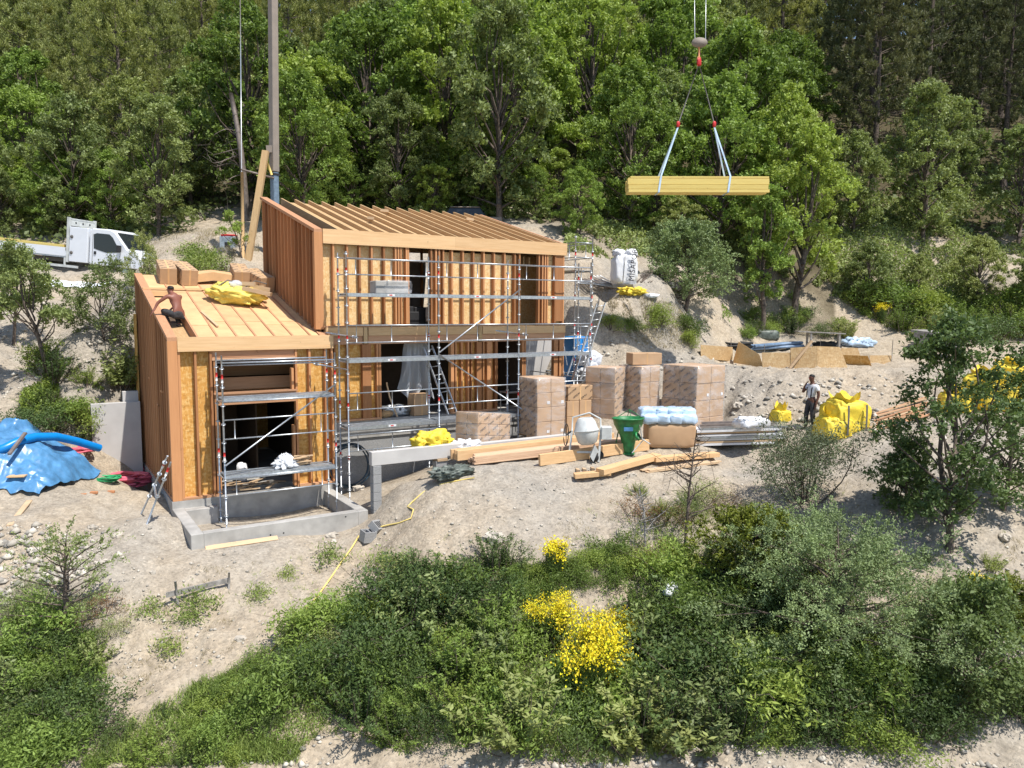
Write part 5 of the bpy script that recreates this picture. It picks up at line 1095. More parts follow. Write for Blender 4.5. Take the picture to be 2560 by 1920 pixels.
# cab
m = MB(); prof(m, [(0, .45), (0, 2.12), (.15, 2.28), (1.15, 2.30), (1.45, 2.18), (2.15, 1.38), (2.75, 1.18), (2.95, .95), (3.0, .45)], 0, 1.95); m.build('cab', M['whitepaint'], TR, .05)
m = MB(); prof(m, [(.28, 1.28), (.25, 1.98), (.42, 2.05), (1.12, 2.05), (1.32, 1.90), (1.78, 1.20), (1.0, 1.12), (.5, 1.22)], -.012, .0); m.build('side_window', M['glass'], TR)
m = MB(); m.hexa([L3(1.48, .12, 2.15), L3(2.12, .12, 1.43), L3(2.12, 1.83, 1.43), L3(1.48, 1.83, 2.15), L3(1.52, .12, 2.18), L3(2.16, .12, 1.46), L3(2.16, 1.83, 1.46), L3(1.52, 1.83, 2.18)]); m.build('windscreen', M['glass'], TR)
m = MB(); tbox(m, .30, .42, -.03, 0, .98, 1.14); m.build('door_handle', M['black'], TR)
m = MB(); tbox(m, 1.72, 1.86, -.28, -.04, 1.22, 1.55); m.build('wing_mirror', M['black'], TR, .02)
m = MB(); tbox(m, .20, .215, -.012, 0, .5, 2.0); tbox(m, 1.76, 1.775, -.012, 0, .5, 1.2); m.build('door_seam', M['strap'], TR)
m = MB(); tbox(m, 2.92, 3.03, .1, 1.85, .45, .72); m.build('bumper', M['strap'], TR)
for y in (.15, 1.55): m = MB(); tbox(m, 2.86, 2.99, y, y+.26, .88, 1.05); m.build('headlight', M['glass'], TR)
# locker and headboard
m = MB(); tbox(m, -1.12, -.08, -.02, 1.95, .50, 2.25); m.build('locker', M['whitepaint'], TR, .02)
for z in (1.75, .95): m = MB(); m.lathe([(0, 0), (.09, 0), (.08, .03), (0, .03)], 12, L3(-.98, -.02, z), -sd); m.build('locker_latch', M['strap'], TR)
m = MB()
for y in (0, 1.85): tbox(m, -1.30, -1.16, y, y+.10, .45, 2.72)
m.build('headboard_post', M['mixer'], TR)
m = MB(); tbox(m, -1.27, -1.2, .1, 1.85, 2.30, 2.62); tbox(m, -1.285, -1.185, .1, 1.85, 2.62, 2.68); m.build('headboard_rail', M['mixer'], TR)
for y in (.5, 1.0, 1.5): m = MB(); m.lathe([(0, 0), (.05, 0), (.05, .008), (0, .008)], 10, L3(-1.195, y, 2.47), hd); m.build('rail_hole', M['black'], TR)
# bed
m = MB(); tbox(m, -6.2, -1.32, .0, 2.05, .66, .74); m.build('bed_floor', M['steel'], TR)
m = MB(); tbox(m, -6.2, -1.34, -.03, .0, .74, 1.18); m.build('dropside', M['whitepaint'], TR); m = MB(); tbox(m, -6.2, -1.34, 2.05, 2.08, .74, 1.18); m.build('dropside', M['whitepaint'], TR)
m = MB(); tbox(m, -6.22, -6.19, 0, 2.05, .74, 1.18); m.build('tailgate', M['whitepaint'], TR)
m = MB(); tbox(m, -6.0, 2.4, .5, .65, .42, .62); tbox(m, -6.0, 2.4, 1.3, 1.45, .42, .62); m.build('chassis', M['strap'], TR)
m = MB(); tbox(m, -4.0, -.6, -.03, .04, .18, .30)
for x in (-3.3, -1.4): tbox(m, x, x+.08, -.02, .04, .3, .66)
m.build('side_guard', M['mixer'], TR)
for x in (-4.3, 2.05):
    for y in (.05, 1.68):
        m = MB(); m.lathe([(0, 0), (.20, 0), (.34, .02), (.36, .06), (.36, .2), (.34, .24), (0, .24)], 22, L3(x, y, .22), sd); w_ = m.build('wheel', M['black'], TR)
        m = MB(); m.lathe([(0, -.012), (.17, -.01), (.19, .01)], 18, L3(x, y, .22), sd); m.build('rim', M['steel'], w_)
YL = thing('yellow_beam_load', 'yellow beams lying on the bed of the white truck', 'timber load', L3(-4, 1, .8))
for k in range(8):
    m = MB(); y = .25+.2*(k % 5); z = 1.10+.16*(k//5); m.beam(L3(-7.0+.1*k, y, z+.02), L3(-1.38-.05*k, y, z-.02), .18, .14, up=uu); m.build('beam', M['yellowwood'], YL)
for k, (px, py) in enumerate(((120, 612), (185, 618))): q = G(px, py); V_, F_ = sheet(q, u_*2.2, w2*.7, 20, 10, .08, 2, 30+k, True, lift=.05); m = MB(); m.add(V_, F_, 0, True); tag(m.build('grey_sheet', M['cloth']), ('left flat white sheet on the verge below the truck', 'right flat white sheet on the verge below the truck')[k], 'sheet')
# dark car roof just visible over the upper roof
q = P(1006, 462, 43); CR = thing('parked_car', 'dark parked car whose roof just shows over the upper roof', 'car', (q[0], q[1], gz(q[0], q[1])))
hz_ = gz(q[0], q[1]); zt = P(1006, 450, 43)[2]; 
for nm, mt, dz0, dz1, lx, lx2 in (('car_body', 'mastgrey', -1.5, -.55, 2.1, 2.05), ('car_cabin', 'glass', -.55, -.05, 1.2, .85), ('car_roof', 'mastgrey', -.05, 0, .85, .8)):
    m = MB(); a, b = npv((q[0], q[1], zt+dz0)), npv((q[0], q[1], zt+dz1)); m.hexa([a-u_*lx-w2*.85, a+u_*lx-w2*.85, a+u_*lx+w2*.85, a-u_*lx+w2*.85, b-u_*lx2-w2*.75, b+u_*lx2-w2*.75, b+u_*lx2+w2*.75, b-u_*lx2+w2*.75]); m.build(nm, M[mt], CR, .05)
for sx in (-1.3, 1.3):
    for sy in (-.8, .8): m = MB(); m.lathe([(0, -.1), (.32, -.1), (.32, .1), (0, .1)], 16, npv((q[0], q[1], zt-1.5))+u_*sx+w2*sy, w2); m.build('wheel', M['black'], CR)

# ------------------------------------------------------------------ people
def skinned(name, pts, edges, mat, parent, root=0, sub=2):
    """pts: list of (pos, rx, ry)"""
    me = bpy.data.meshes.new(name); off = ORG.get(parent.name, npv((0, 0, 0))) if parent else 0
    me.from_pydata([tuple(npv(p[0])-off) for p in pts], edges, []); me.materials.append(mat)
    o = bpy.data.objects.new(name, me); COL.objects.link(o); s = o.modifiers.new('skin', 'SKIN'); s.use_smooth_shade = True
    for i, p in enumerate(pts): me.skin_vertices[0].data[i].radius = (p[1], p[2]); me.skin_vertices[0].data[i].use_root = (i == root)
    u = o.modifiers.new('sub', 'SUBSURF'); u.levels = sub; u.render_levels = sub
    dg = bpy.context.evaluated_depsgraph_get(); nm = bpy.data.meshes.new_from_object(o.evaluated_get(dg)); o.modifiers.clear(); o.data = nm
    if not nm.materials: nm.materials.append(mat)
    nm.polygons.foreach_set('use_smooth', [True]*len(nm.polygons))
    if parent: o.parent = parent; ORG[o.name] = off
    return o
def chain(i0, n): return [(i, i+1) for i in range(i0, i0+n-1)]
def person(label, base, fr, rt, J, mats, shirt=True, scale=1.0):
    """fr/rt: facing and right vectors; J: joint table in (right, forward, up) metres"""
    T = thing('person', label, 'person', base)
    def W(p): return npv(base)+(rt*p[0]+fr*p[1]+BZ*p[2])*scale
    def sk(name, lst, ed, mat, root=0, sub=2): return skinned(name, [(W(p), a*scale, b*scale) for p, a, b in lst], ed, mat, T, root, sub)
    pts = [(J['pelvis'], .14, .11), (J['waist'], .125, .095), (J['chest'], .15, .11), (J['neckb'], .07, .07), (J['neck'], .055, .055), (J['chin'], .075, .085), (J['head'], .088, .10), (J['crown'], .055, .065)]
    ed = chain(0, 8)
    for s in ('l', 'r'):
        o = len(pts); pts += [(J['sh'+s], .065, .06), (J['el'+s], .045, .043), (J['wr'+s], .030, .027), (J['pa'+s], .038, .020)]
        ed += [(2, o), (o, o+1), (o+1, o+2), (o+2, o+3)]
        d = npv(J['pa'+s])-npv(J['wr'+s]); d /= np.linalg.norm(d); pr = npv((d[1], -d[0], .2)); pr /= np.linalg.norm(pr)
        for f_ in range(4):
            k = len(pts); b = npv(J['pa'+s])+pr*(f_-1.5)*.021; ln = (.075, .085, .08, .062)[f_]
            pts += [(tuple(b+d*.035), .010, .010), (tuple(b+d*(.035+ln*.5)-BZ*.008), .009, .009), (tuple(b+d*(.035+ln)-BZ*.028), .007, .007)]; ed += [(o+3, k), (k, k+1), (k+1, k+2)]
        k = len(pts); b = npv(J['wr'+s])+d*.035; pts += [(tuple(b-pr*.045+d*.02), .012, .012), (tuple(b-pr*.06+d*.055), .010, .010)]; ed += [(o+2, k), (k, k+1)]
        o = len(pts); pts += [(J['hp'+s], .095, .09), (J['kn'+s], .062, .06), (J['an'+s], .042, .042), (J['to'+s], .04, .03)]; ed += [(0, o), (o, o+1), (o+1, o+2), (o+2, o+3)]
    body = sk('body', pts, ed, mats['skin'])
    h = npv(J['head']); ff = npv(J.get('face', (0, 1, 0))); ff = ff/np.linalg.norm(ff); sdv = np.cross(ff, (0, 0, 1)); sdv /= np.linalg.norm(sdv)
    sk('nose', [(h+ff*.095-npv((0, 0, .01)), .014, .014), (h+ff*.118-npv((0, 0, .028)), .012, .012)], [(0, 1)], mats['skin'], 0, 1)
    for s in (-1, 1): sk('ear', [(h+sdv*s*.092+npv((0, 0, .01)), .012, .02), (h+sdv*s*.098-npv((0, 0, .035)), .009, .014)], [(0, 1)], mats['skin'], 0, 1)
    m = MB()
    for s in (-1, 1): c = W(h+ff*.092+sdv*s*.034+npv((0, 0, .012))); m.lathe([(0, 0), (.011, .002), (0, .008)], 8, c, rt*ff[0]+fr*ff[1])
    m.build('eyes', M['ink'], T)
    m = MB(); c = W(h+ff*.097-npv((0, 0, .055))); m.obox(c, (rt*sdv[0]+fr*sdv[1])*.025, (rt*ff[0]+fr*ff[1])*.004, BZ*.005); m.build('mouth', M['red'], T)
    sk('hair', [(h-ff*.022-npv((0, 0, .03)), .082, .090), (h-ff*.016+npv((0, 0, .035)), .094, .102), (npv(J['crown'])-ff*.006+npv((0, 0, .012)), .058, .068)], [(0, 1), (1, 2)], M['hair'])
    # trousers
    tp = [(J['pelvis'], .155, .125), (tuple(npv(J['pelvis'])*.45+npv(J['waist'])*.55), .140, .112)]; te = [(0, 1)]
    for s in ('l', 'r'):
        o = len(tp); tp += [(J['hp'+s], .115, .11), (tuple(npv(J['hp'+s])*.5+npv(J['kn'+s])*.5), .098, .092), (J['kn'+s], .080, .078), (tuple(npv(J['kn'+s])*.35+npv(J['an'+s])*.65), .068, .065), (tuple(npv(J['an'+s])+npv((0, 0, .03))), .066, .062)]; te += [(0, o)]+chain(o, 5)
    sk('trousers', tp, te, mats['trousers'])
    for s in ('l', 'r'): sk('boot', [(tuple(npv(J['an'+s])+npv((0, 0, .03))), .055, .055), (tuple(npv(J['an'+s])-npv((0, 0, .02))), .055, .058), (J['to'+s], .055, .042)], [(0, 1), (1, 2)], M['strap'])
    if shirt:
        sp = [(tuple(npv(J['pelvis'])*.6+npv(J['waist'])*.4), .150, .118), (J['waist'], .142, .112), (J['chest'], .172, .130), (tuple(npv(J['neckb'])-npv((0, 0, .02))), .085, .08)]; se = chain(0, 4)
        for s in ('l', 'r'): o = len(sp); sp += [(J['sh'+s], .080, .075), (tuple(npv(J['sh'+s])*.4+npv(J['el'+s])*.6), .066, .064)]; se += [(2, o), (o, o+1)]
        sk('shirt', sp, se, mats['shirt'])
    return T, W, sk
# standing man: facing left in the picture, hand at his mouth, dark braces over a white shirt
q = G(1750, 929); fr = -u_*.93-w2*.37; fr /= np.linalg.norm(fr); rt = np.cross(fr, BZ)
Jm = dict(pelvis=(0, 0, .95), waist=(0, .0, 1.10), chest=(0, -.02, 1.34), neckb=(0, -.01, 1.49), neck=(0, .0, 1.55), chin=(0, .03, 1.61), head=(0, .035, 1.70), crown=(0, .01, 1.78), face=(0, 1, .15),
  shl=(-.19, -.02, 1.42), ell=(-.24, -.06, 1.14), wrl=(-.23, .02, .90), pal=(-.225, .04, .83), shr=(.19, -.02, 1.42), elr=(.22, .16, 1.20), wrr=(.10, .20, 1.42), par=(.06, .17, 1.50),
  hpl=(-.09, 0, .90), knl=(-.10, .03, .50), anl=(-.11, -.03, .09), tol=(-.12, .13, .04), hpr=(.09, 0, .90), knr=(.10, .10, .50), anr=(.11, .08, .09), tor=(.12, .24, .04))
PT, Wp, sk_ = person('standing man in white t-shirt and dark braces holding a hand to his mouth', q-BZ*.02, fr, rt, Jm, dict(skin=M['skin'], trousers=M['trousers'], shirt=M['shirt']), scale=1.06)
for s in (-1, 1): sk_('brace', [((s*.09, -.135, 1.05), .022, .012), ((s*.10, -.165, 1.30), .022, .012), ((s*.10, -.06, 1.485), .022, .014), ((s*.10, .10, 1.36), .022, .012), ((s*.09, .125, 1.05), .022, .012)], chain(0, 5), M['black'], 0, 1)
# crouching worker on the low roof, back to the camera, left arm reaching to the wall plate
bx_, by_ = .56, 1.95
rb = npv((bx_, by_, LR(by_)-.34)); fr2 = npv((-.42, .91, 0)); rt2 = np.cross(fr2, BZ)
Jc = dict(pelvis=(0, -.12, .36), waist=(0, -.08, .52), chest=(0, .04, .77), neckb=(-.01, .12, .90), neck=(-.01, .15, .925), chin=(-.01, .20, .95), head=(-.01, .20, 1.02), crown=(-.01, .18, 1.10), face=(0, 1, -.25),
  shl=(-.19, .05, .84), ell=(-.38, .20, .66), wrl=(-.47, .22, .48), pal=(-.50, .24, .43), shr=(.19, .07, .84), elr=(.24, .27, .64), wrr=(.10, .36, .50), par=(.05, .40, .44),
  hpl=(-.10, -.08, .34), knl=(-.19, .30, .47), anl=(-.14, .10, .08), tol=(-.17, .25, .03), hpr=(.10, -.08, .34), knr=(.17, .30, .45), anr=(.12, .05, .08), tor=(.14, .20, .03))
person('bare-backed worker in dark trousers crouching in the open bay of the low roof', rb, fr2, rt2, Jc, dict(skin=M['skinsun'], trousers=M['trousers'], shirt=None), shirt=False, scale=1.16)
# third worker, half hidden by bushes far right
q = PW(2148, 735, 44); fr3 = -u_; rt3 = np.cross(fr3, BZ); zt = P(2145, 686, 44)[2]; Jb = dict(Jm); 
person('distant worker with grey cap bending among the bushes at far right', npv((q[0], q[1], zt-1.78)), fr3, rt3, Jb, dict(skin=M['skinsun'], trousers=M['trousers'], shirt=M['brick']))

# ------------------------------------------------------------------ vegetation
def leaves(C, size, rn, aspect=.55, up=.7, dirs=None, jitter=.35):
    """one four-cornered leaf per centre"""
    n = len(C)
    if dirs is None: L = rn.normal(size=(n, 3))
    else: L = dirs+rn.normal(size=(n, 3))*jitter
    L /= np.linalg.norm(L, axis=1)[:, None]+1e-9
    N = rn.normal(size=(n, 3)); N[:, 2] = np.abs(N[:, 2])+up
    W = np.cross(L, N); W /= np.linalg.norm(W, axis=1)[:, None]+1e-9
    s = (size*rn.uniform(.6, 1.25, n))[:, None]
    V = np.stack([C-L*s*.5, C+W*s*aspect*.5, C+L*s*.5, C-W*s*aspect*.5], 1).reshape(-1, 3)
    return V, np.arange(4*n).reshape(n, 4)
def crownmesh(name, C, T, size, mat, rn, **k):
    V, F = leaves(C, size, rn, **k); return npmesh(name, V, F, [mat], tint=np.repeat(np.clip(T, 0, 1), 4))
def lobes_leaves(lobes, n, rn, sub=26, spread=.16, shell=.55, down=-.35):
    """leaf centres in twiggy clumps on the outside of each lobe"""
    lobes = np.array(lobes); wts = lobes[:, 3]**2; wts = wts/wts.sum(); li = rn.choice(len(lobes), n, p=wts)
    K = len(lobes); D = rn.normal(size=(K, sub, 3)); D /= np.linalg.norm(D, axis=2)[..., None]; lowm = D[..., 2] < down; D[..., 2][lowm] *= -1
    R = rn.uniform(shell, 1.12, (K, sub)); TI = rn.uniform(.15, .9, (K, sub)); si = rn.integers(0, sub, n)
    r = lobes[li, 3]; C = lobes[li, :3]+D[li, si]*(R[li, si]*r)[:, None]+rn.normal(size=(n, 3))*(spread*(.6+r*.4))[:, None]
    return C, TI[li, si]*.7+rn.uniform(0, .45, n), li, si, D
def mesh_only(mb, name, mat):
    o = mb.build(name, mat); return o
def limb(m, a, b, r1, r2, rn, wob=.08, n=6, sides=7):
    a, b = npv(a), npv(b); L = np.linalg.norm(b-a); pts = []
    w1 = rn.normal(size=3)*wob*L
    for i in range(n): t = i/(n-1); pts.append(a+(b-a)*t+w1*math.sin(math.pi*t))
    m.tube(pts, [r1+(r2-r1)*i/(n-1) for i in range(n)], sides)
PROTO = {}
def proto(key, parts):
    """parts: list of (name, mesh)"""
    PROTO[key] = parts
def plant(key, name, label, cat, loc, rz=0.0, s=1.0, group=None):
    T = bpy.data.objects.new(name, None); COL.objects.link(T); T.empty_display_size = .3; tag(T, label, cat, group)
    for nm, me in PROTO[key]:
        o = bpy.data.objects.new(nm, me); COL.objects.link(o); o.parent = T
    return place(T, loc, rz, s)
def trunkmesh(fn, mat):
    m = MB(); fn(m); me = bpy.data.meshes.new('trunk'); me.from_pydata([tuple(p) for p in m.v], [], m.f); me.materials.append(mat)
    me.polygons.foreach_set('use_smooth', [True]*len(me.polygons)); me.update(); return me
def broadleaf(key, seed, h, r, base, nl, n, leaf, mat, lobe=.36, bark='bark', lean=0.0):
    rn = np.random.default_rng(seed); lobes = []
    for i in range(nl):
        t = (i+.5)/nl; z = base+(h-base)*(t**.8)*.95; a = i*2.4+rn.uniform(-.5, .5)
        prof_ = math.sin(math.pi*min(1, .18+.80*t))**.6; d = r*prof_*rn.uniform(.35, .85)
        lobes.append((d*math.cos(a)+lean*z, d*math.sin(a), z+rn.uniform(-.3, .3), r*lobe*rn.uniform(.6, 1.2)))
    lobes.append((lean*h, 0, h*.96, r*lobe*.8))
    C, T, li, si, D = lobes_leaves(lobes, n, rn, 22, .11 if h > 7 else .09, .6)
    crown = crownmesh('crown', C, T, leaf, mat, rn)
    def tk(m):
        limb(m, (0, 0, -.4), (lean*base*1.2, 0, base*1.1), h*.020, h*.014, rn, .04); limb(m, (lean*base*1.2, 0, base*1.1), (lean*h*.9, 0, h*.88), h*.014, .02, rn, .05)
        for q in lobes: limb(m, (lean*q[2]*.5, 0, max(base*.7, q[2]*.55)), q[:3], h*.007, .012, rn, .08, 5, 5)
    proto(key, [('crown', crown), ('trunk', trunkmesh(tk, M[bark]))])
def pine(key, seed, h, r, base, n, mat, needle=.30, bare=True, levels=11):
    rn = np.random.default_rng(seed); tips = []; br = []
    for l in range(levels):
        t = l/(levels-1); z = base+(h-base)*t; rr = r*(1-.78*t**1.3)*rn.uniform(.7, 1.15); k = 5 if t < .8 else 4
        for j in range(k):
            a = 2*math.pi*(j+rn.uniform(-.25, .25))/k+l*1.3; e = npv((math.cos(a)*rr, math.sin(a)*rr, z+rr*(.12+.5*t)+rn.uniform(-.2, .2))); br.append((npv((0, 0, z-.1)), e))
            for q in range(7):
                s = .40+.66*(q+rn.uniform(0, 1))/7; side = rn.normal(size=3)*npv((.30, .30, .10))*rr*.55; tips.append(npv((0, 0, z))+(e-npv((0, 0, z)))*s+side+npv((0, 0, .15)))
    tips.append(npv((0, 0, h))); tips = np.array(tips); ti = rn.integers(0, len(tips), n)
    d = rn.normal(size=(n, 3)); d[:, 2] = np.abs(d[:, 2])*1.3+.5; d /= np.linalg.norm(d, axis=1)[:, None]
    C = tips[ti]+d*rn.uniform(.05, .40, n)[:, None]*npv((.8, .8, 1.7)); tt = rn.uniform(0.1, .9, len(tips))
    crown = crownmesh('crown', C, tt[ti]*.7+rn.uniform(0, .4, n), needle, mat, rn, aspect=.22, dirs=d, jitter=.25)
    def tk(m):
        limb(m, (0, 0, -.5), (0, 0, h*.97), h*.016+.05, .03, rn, .008, 8, 8)
        for a, e in br: limb(m, a, a+(e-a)*.9, .035, .010, rn, .05, 4, 4)
        if bare:
            for k in range(26):
                z = rn.uniform(base*.25, base*1.1); a = rn.uniform(0, 6.28); L = rn.uniform(.8, 2.2); e = npv((math.cos(a)*L, math.sin(a)*L, z+rn.uniform(-.1, .5))); limb(m, (0, 0, z), e, .028, .008, rn, .08, 4, 4)
                for q in range(3): s = rn.uniform(.4, .9); p_ = npv((0, 0, z))+(e-npv((0, 0, z)))*s; limb(m, p_, p_+rn.normal(size=3)*.35, .010, .004, rn, .05, 3, 3)
    proto(key, [('crown', crown), ('trunk', trunkmesh(tk, M['bark']))])
def bushy(key, seed, r, h, n, leaf, mat, nl=9, aspect=.5, stems=True, spread=.12, up=.35, mat2=None, frac2=0):
    rn = np.random.default_rng(seed); lobes = []
    for i in range(nl):
        a = i*2.4; d = r*rn.uniform(.15, .75); z = h*rn.uniform(.25, .8)*(1-.35*d/r); lobes.append((d*math.cos(a), d*math.sin(a), z, min(r, h)*rn.uniform(.30, .52)))
    C, T, li, si, D = lobes_leaves(lobes, n, rn, 22, spread, .4, -.8); C[:, 2] = np.maximum(C[:, 2], .02)
    parts = [('foliage', crownmesh('foliage', C, T, leaf, mat, rn, aspect=aspect, up=up))]
    def tk(m):
        for q in lobes:
            limb(m, (q[0]*.1, q[1]*.1, -.15), q[:3], .022, .008, rn, .08, 5, 5)
            for k in range(3): limb(m, q[:3], npv(q[:3])+rn.normal(size=3)*q[3]*.8, .008, .003, rn, .05, 3, 3)
    if stems: parts.append(('stem', trunkmesh(tk, M['bark'])))
    proto(key, parts)
def feather(key, seed, h, r, n, mat, base=.1, cone=1.0, lf=.11, nb=46, bend=.25, plen=.16):
    """juniper: short plumes of scales carried along arching branches"""
    rn = np.random.default_rng(seed); C = []; Dd = []; T = []; br = []; k = n//(nb*10)
    for i in range(nb):
        t = i/nb; z0 = base+(h-base)*t*.80; a = i*2.4+rn.uniform(-.4, .4); L = r*((1-t)**.7*cone+.20)*rn.uniform(.6, 1.15)
        e = npv((math.cos(a)*L, math.sin(a)*L, z0+L*(.35+.5*t)-bend*L*.3)); b0 = npv((0, 0, z0)); bd = (e-b0)/np.linalg.norm(e-b0); br.append((b0, e)); tt = rn.uniform(0, .55)
        for q in range(10):
            s = rn.uniform(.35, 1.02); p = b0+(e-b0)*s+rn.normal(size=3)*npv((.10, .10, .06))*(.3+.5*L); d = bd*.9+rn.normal(size=3)*.55+npv((0, 0, .35)); d /= np.linalg.norm(d); ln = plen*h*rn.uniform(.6, 1.3)
            w_ = rn.uniform(0, 1, k)[:, None]; c = p+d*w_*ln+rn.normal(size=(k, 3))*.042*ln*(1.5-w_)*2.2; c[:, 2] -= (w_[:, 0]**2)*ln*.25
            C.append(c); Dd.append(np.repeat(d[None], k, 0)); T.append(tt+.35*w_[:, 0]+rn.uniform(0, .25, k))
    C = np.concatenate(C); Dd = np.concatenate(Dd); T = np.concatenate(T); C[:, 2] = np.maximum(C[:, 2], 0)
    def tk(m):
        limb(m, (0, 0, -.3), (0, 0, h*.85), .05+h*.012, .015, rn, .03)
        for a, e in br: limb(m, a, a+(e-a)*.8, .02, .006, rn, .06, 4, 4)
    proto(key, [('crown', crownmesh('crown', C, T, lf, mat, rn, aspect=.5, dirs=Dd, jitter=.8)), ('trunk', trunkmesh(tk, M['bark']))])
def sprays(key, seed, r, h, ns, per, leaf, mat, aspect=.35, curve=.3):
    """upright leafy stems fanning from one root"""
    rn = np.random.default_rng(seed); C = []; T = []; Dd = []; st = []
    for i in range(ns):
        a = rn.uniform(0, 6.28); R = r*rn.uniform(.1, 1); e = npv((math.cos(a)*R, math.sin(a)*R, h*rn.uniform(.5, 1.1)*(1-.35*R/r))); b = npv((math.cos(a)*R*.4, math.sin(a)*R*.4, 0)); st.append((b, e))
        s = rn.uniform(.12, 1, per)[:, None]; p = b+(e-b)*s; p[:, :2] += (e-b)[:2]*(s**2)*curve; sd = rn.normal(size=(per, 3)); sd[:, 2] *= .4; sd /= np.linalg.norm(sd, axis=1)[:, None]
        C.append(p+sd*leaf*.55); Dd.append(sd+(e-b)*.4); T.append(rn.uniform(0, .5)+.45*s[:, 0]+rn.uniform(-.1, .2, per))
    def tk(m):
        for b, e in st: limb(m, b-npv((0, 0, .1)), e+npv((*((e-b)[:2]*curve*.8), 0)), .010, .003, rn, .05, 5, 3)
    proto(key, [('foliage', crownmesh('foliage', np.maximum(np.concatenate(C), -9), np.concatenate(T), leaf, mat, rn, aspect=aspect, dirs=np.concatenate(Dd), jitter=.25)), ('stem', trunkmesh(tk, M['bark']))])

for i in range(4): broadleaf('oak%d' % i, 100+i, 8.8+.6*i, 3.3+.4*(i % 2), .8, 36, 22000, .21, M['leafbright'], .25)
for i in range(2): broadleaf('olive%d' % i, 120+i, 8.0+i, 3.2, .8, 32, 20000, .19, M['leafolive'], .25)
for i in range(3): pine('pine%d' % i, 140+i, 11.5+i, 3.4, 1.6, 26000, M['needle'], .26, True, 13)
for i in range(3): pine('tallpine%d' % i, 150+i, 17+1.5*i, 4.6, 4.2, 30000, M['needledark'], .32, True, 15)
for i in range(5): bushy('bush%d' % i, 170+i, .85, .95, 4200, (.085, .10, .08, .10, .09)[i], M['bush'] if i % 2 == 0 else M['leafbright'], aspect=.32)
bushy('scrub0', 180, 1.0, 1.1, 2600, .06, M['leafolive'], aspect=.4); bushy('scrub1', 181, 1.0, 1.2, 1500, .055, M['reddish'], aspect=.4)
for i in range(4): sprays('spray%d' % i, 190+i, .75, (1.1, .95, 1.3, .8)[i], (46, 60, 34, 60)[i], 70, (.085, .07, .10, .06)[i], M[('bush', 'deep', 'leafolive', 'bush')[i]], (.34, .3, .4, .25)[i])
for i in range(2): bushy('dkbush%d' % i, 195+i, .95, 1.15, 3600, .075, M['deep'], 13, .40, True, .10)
bushy('weed', 182, .32, .35, 700, .07, M['grass'], nl=5, aspect=.3, stems=False)

# forest on the hillside
def pxof(x, y, z):
    d = npv((x, y, z))-CAM; k = d@Fv; return (1280+FPX*(d@Rv)/k)/S_, (960-FPX*(d@Uv)/k)/S_
def scatter_forest():
    rn = np.random.default_rng(11); pts = []; tries = 0
    while len(pts) < 285 and tries < 9000:
        tries += 1; v = 42+66*rn.uniform(0, 1)**1.15; u = rn.uniform(-.76, .76)*v; ra = u/v
        vmin = 43 if ra < -.40 else (42 if ra < .12 else (43 if ra < .36 else 48))
        if -.40 < ra < -.28: vmin = 46
        if v < vmin: continue
        md = (4.0 if v < 62 else 4.6)*(1.15 if ra > .36 else 1)
        if any((u-a)**2+(v-b)**2 < md*md for a, b in pts): continue
        pts.append((u, v))
    U_ = np.array([p[0] for p in pts]); V_ = np.array([p[1] for p in pts]); X, Y = xy_of(U_, V_); Z = height(X, Y)
    for (u, v, x, y, z) in zip(U_, V_, X, Y, Z):
        ra = u/v; r_ = rn.uniform()
        if ra > .36:
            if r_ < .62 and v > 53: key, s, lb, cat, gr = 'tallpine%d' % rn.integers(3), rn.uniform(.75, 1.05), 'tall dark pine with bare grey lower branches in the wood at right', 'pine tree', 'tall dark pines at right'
            else: key, s, lb, cat, gr = 'olive%d' % rn.integers(2), rn.uniform(.7, 1.05), 'dull green broadleaf tree under the tall pines at right', 'tree', 'broadleaf trees under the right-hand pines'
        elif v > 67 or (ra < -.42 and v > 56 and r_ < .75):
            key, s, lb, cat, gr = 'pine%d' % rn.integers(3), rn.uniform(.8, 1.15), 'olive green pine high on the slope above the broadleaf trees', 'pine tree', 'pines along the top of the slope'
        elif ra < -.36: key, s, lb, cat, gr = ('olive%d' % rn.integers(2) if r_ < .5 else 'oak%d' % rn.integers(4)), rn.uniform(.75, 1.2), 'broadleaf tree on the wooded slope left of the crane mast', 'tree', 'broadleaf trees left of the mast'
        elif ra < .06: key, s, lb, cat, gr = ('oak%d' % rn.integers(4) if r_ < .8 else 'olive1'), rn.uniform(.75, 1.3), 'bright green oak on the slope directly above the timber house roof', 'tree', 'oaks above the house'
        else: key, s, lb, cat, gr = ('oak%d' % rn.integers(4) if r_ < .8 else 'olive0'), rn.uniform(.75, 1.3), 'bright green oak behind the timber bundle hanging from the crane', 'tree', 'oaks behind the hanging load'
        nm = 'pine_tree' if 'pine' in key else 'broadleaf_tree'
        plant(key, nm, lb, cat, (x, y, z-.15), rn.uniform(0, 6.28), (s*rn.uniform(.9, 1.12), s*rn.uniform(.9, 1.12), s), gr)
scatter_forest()

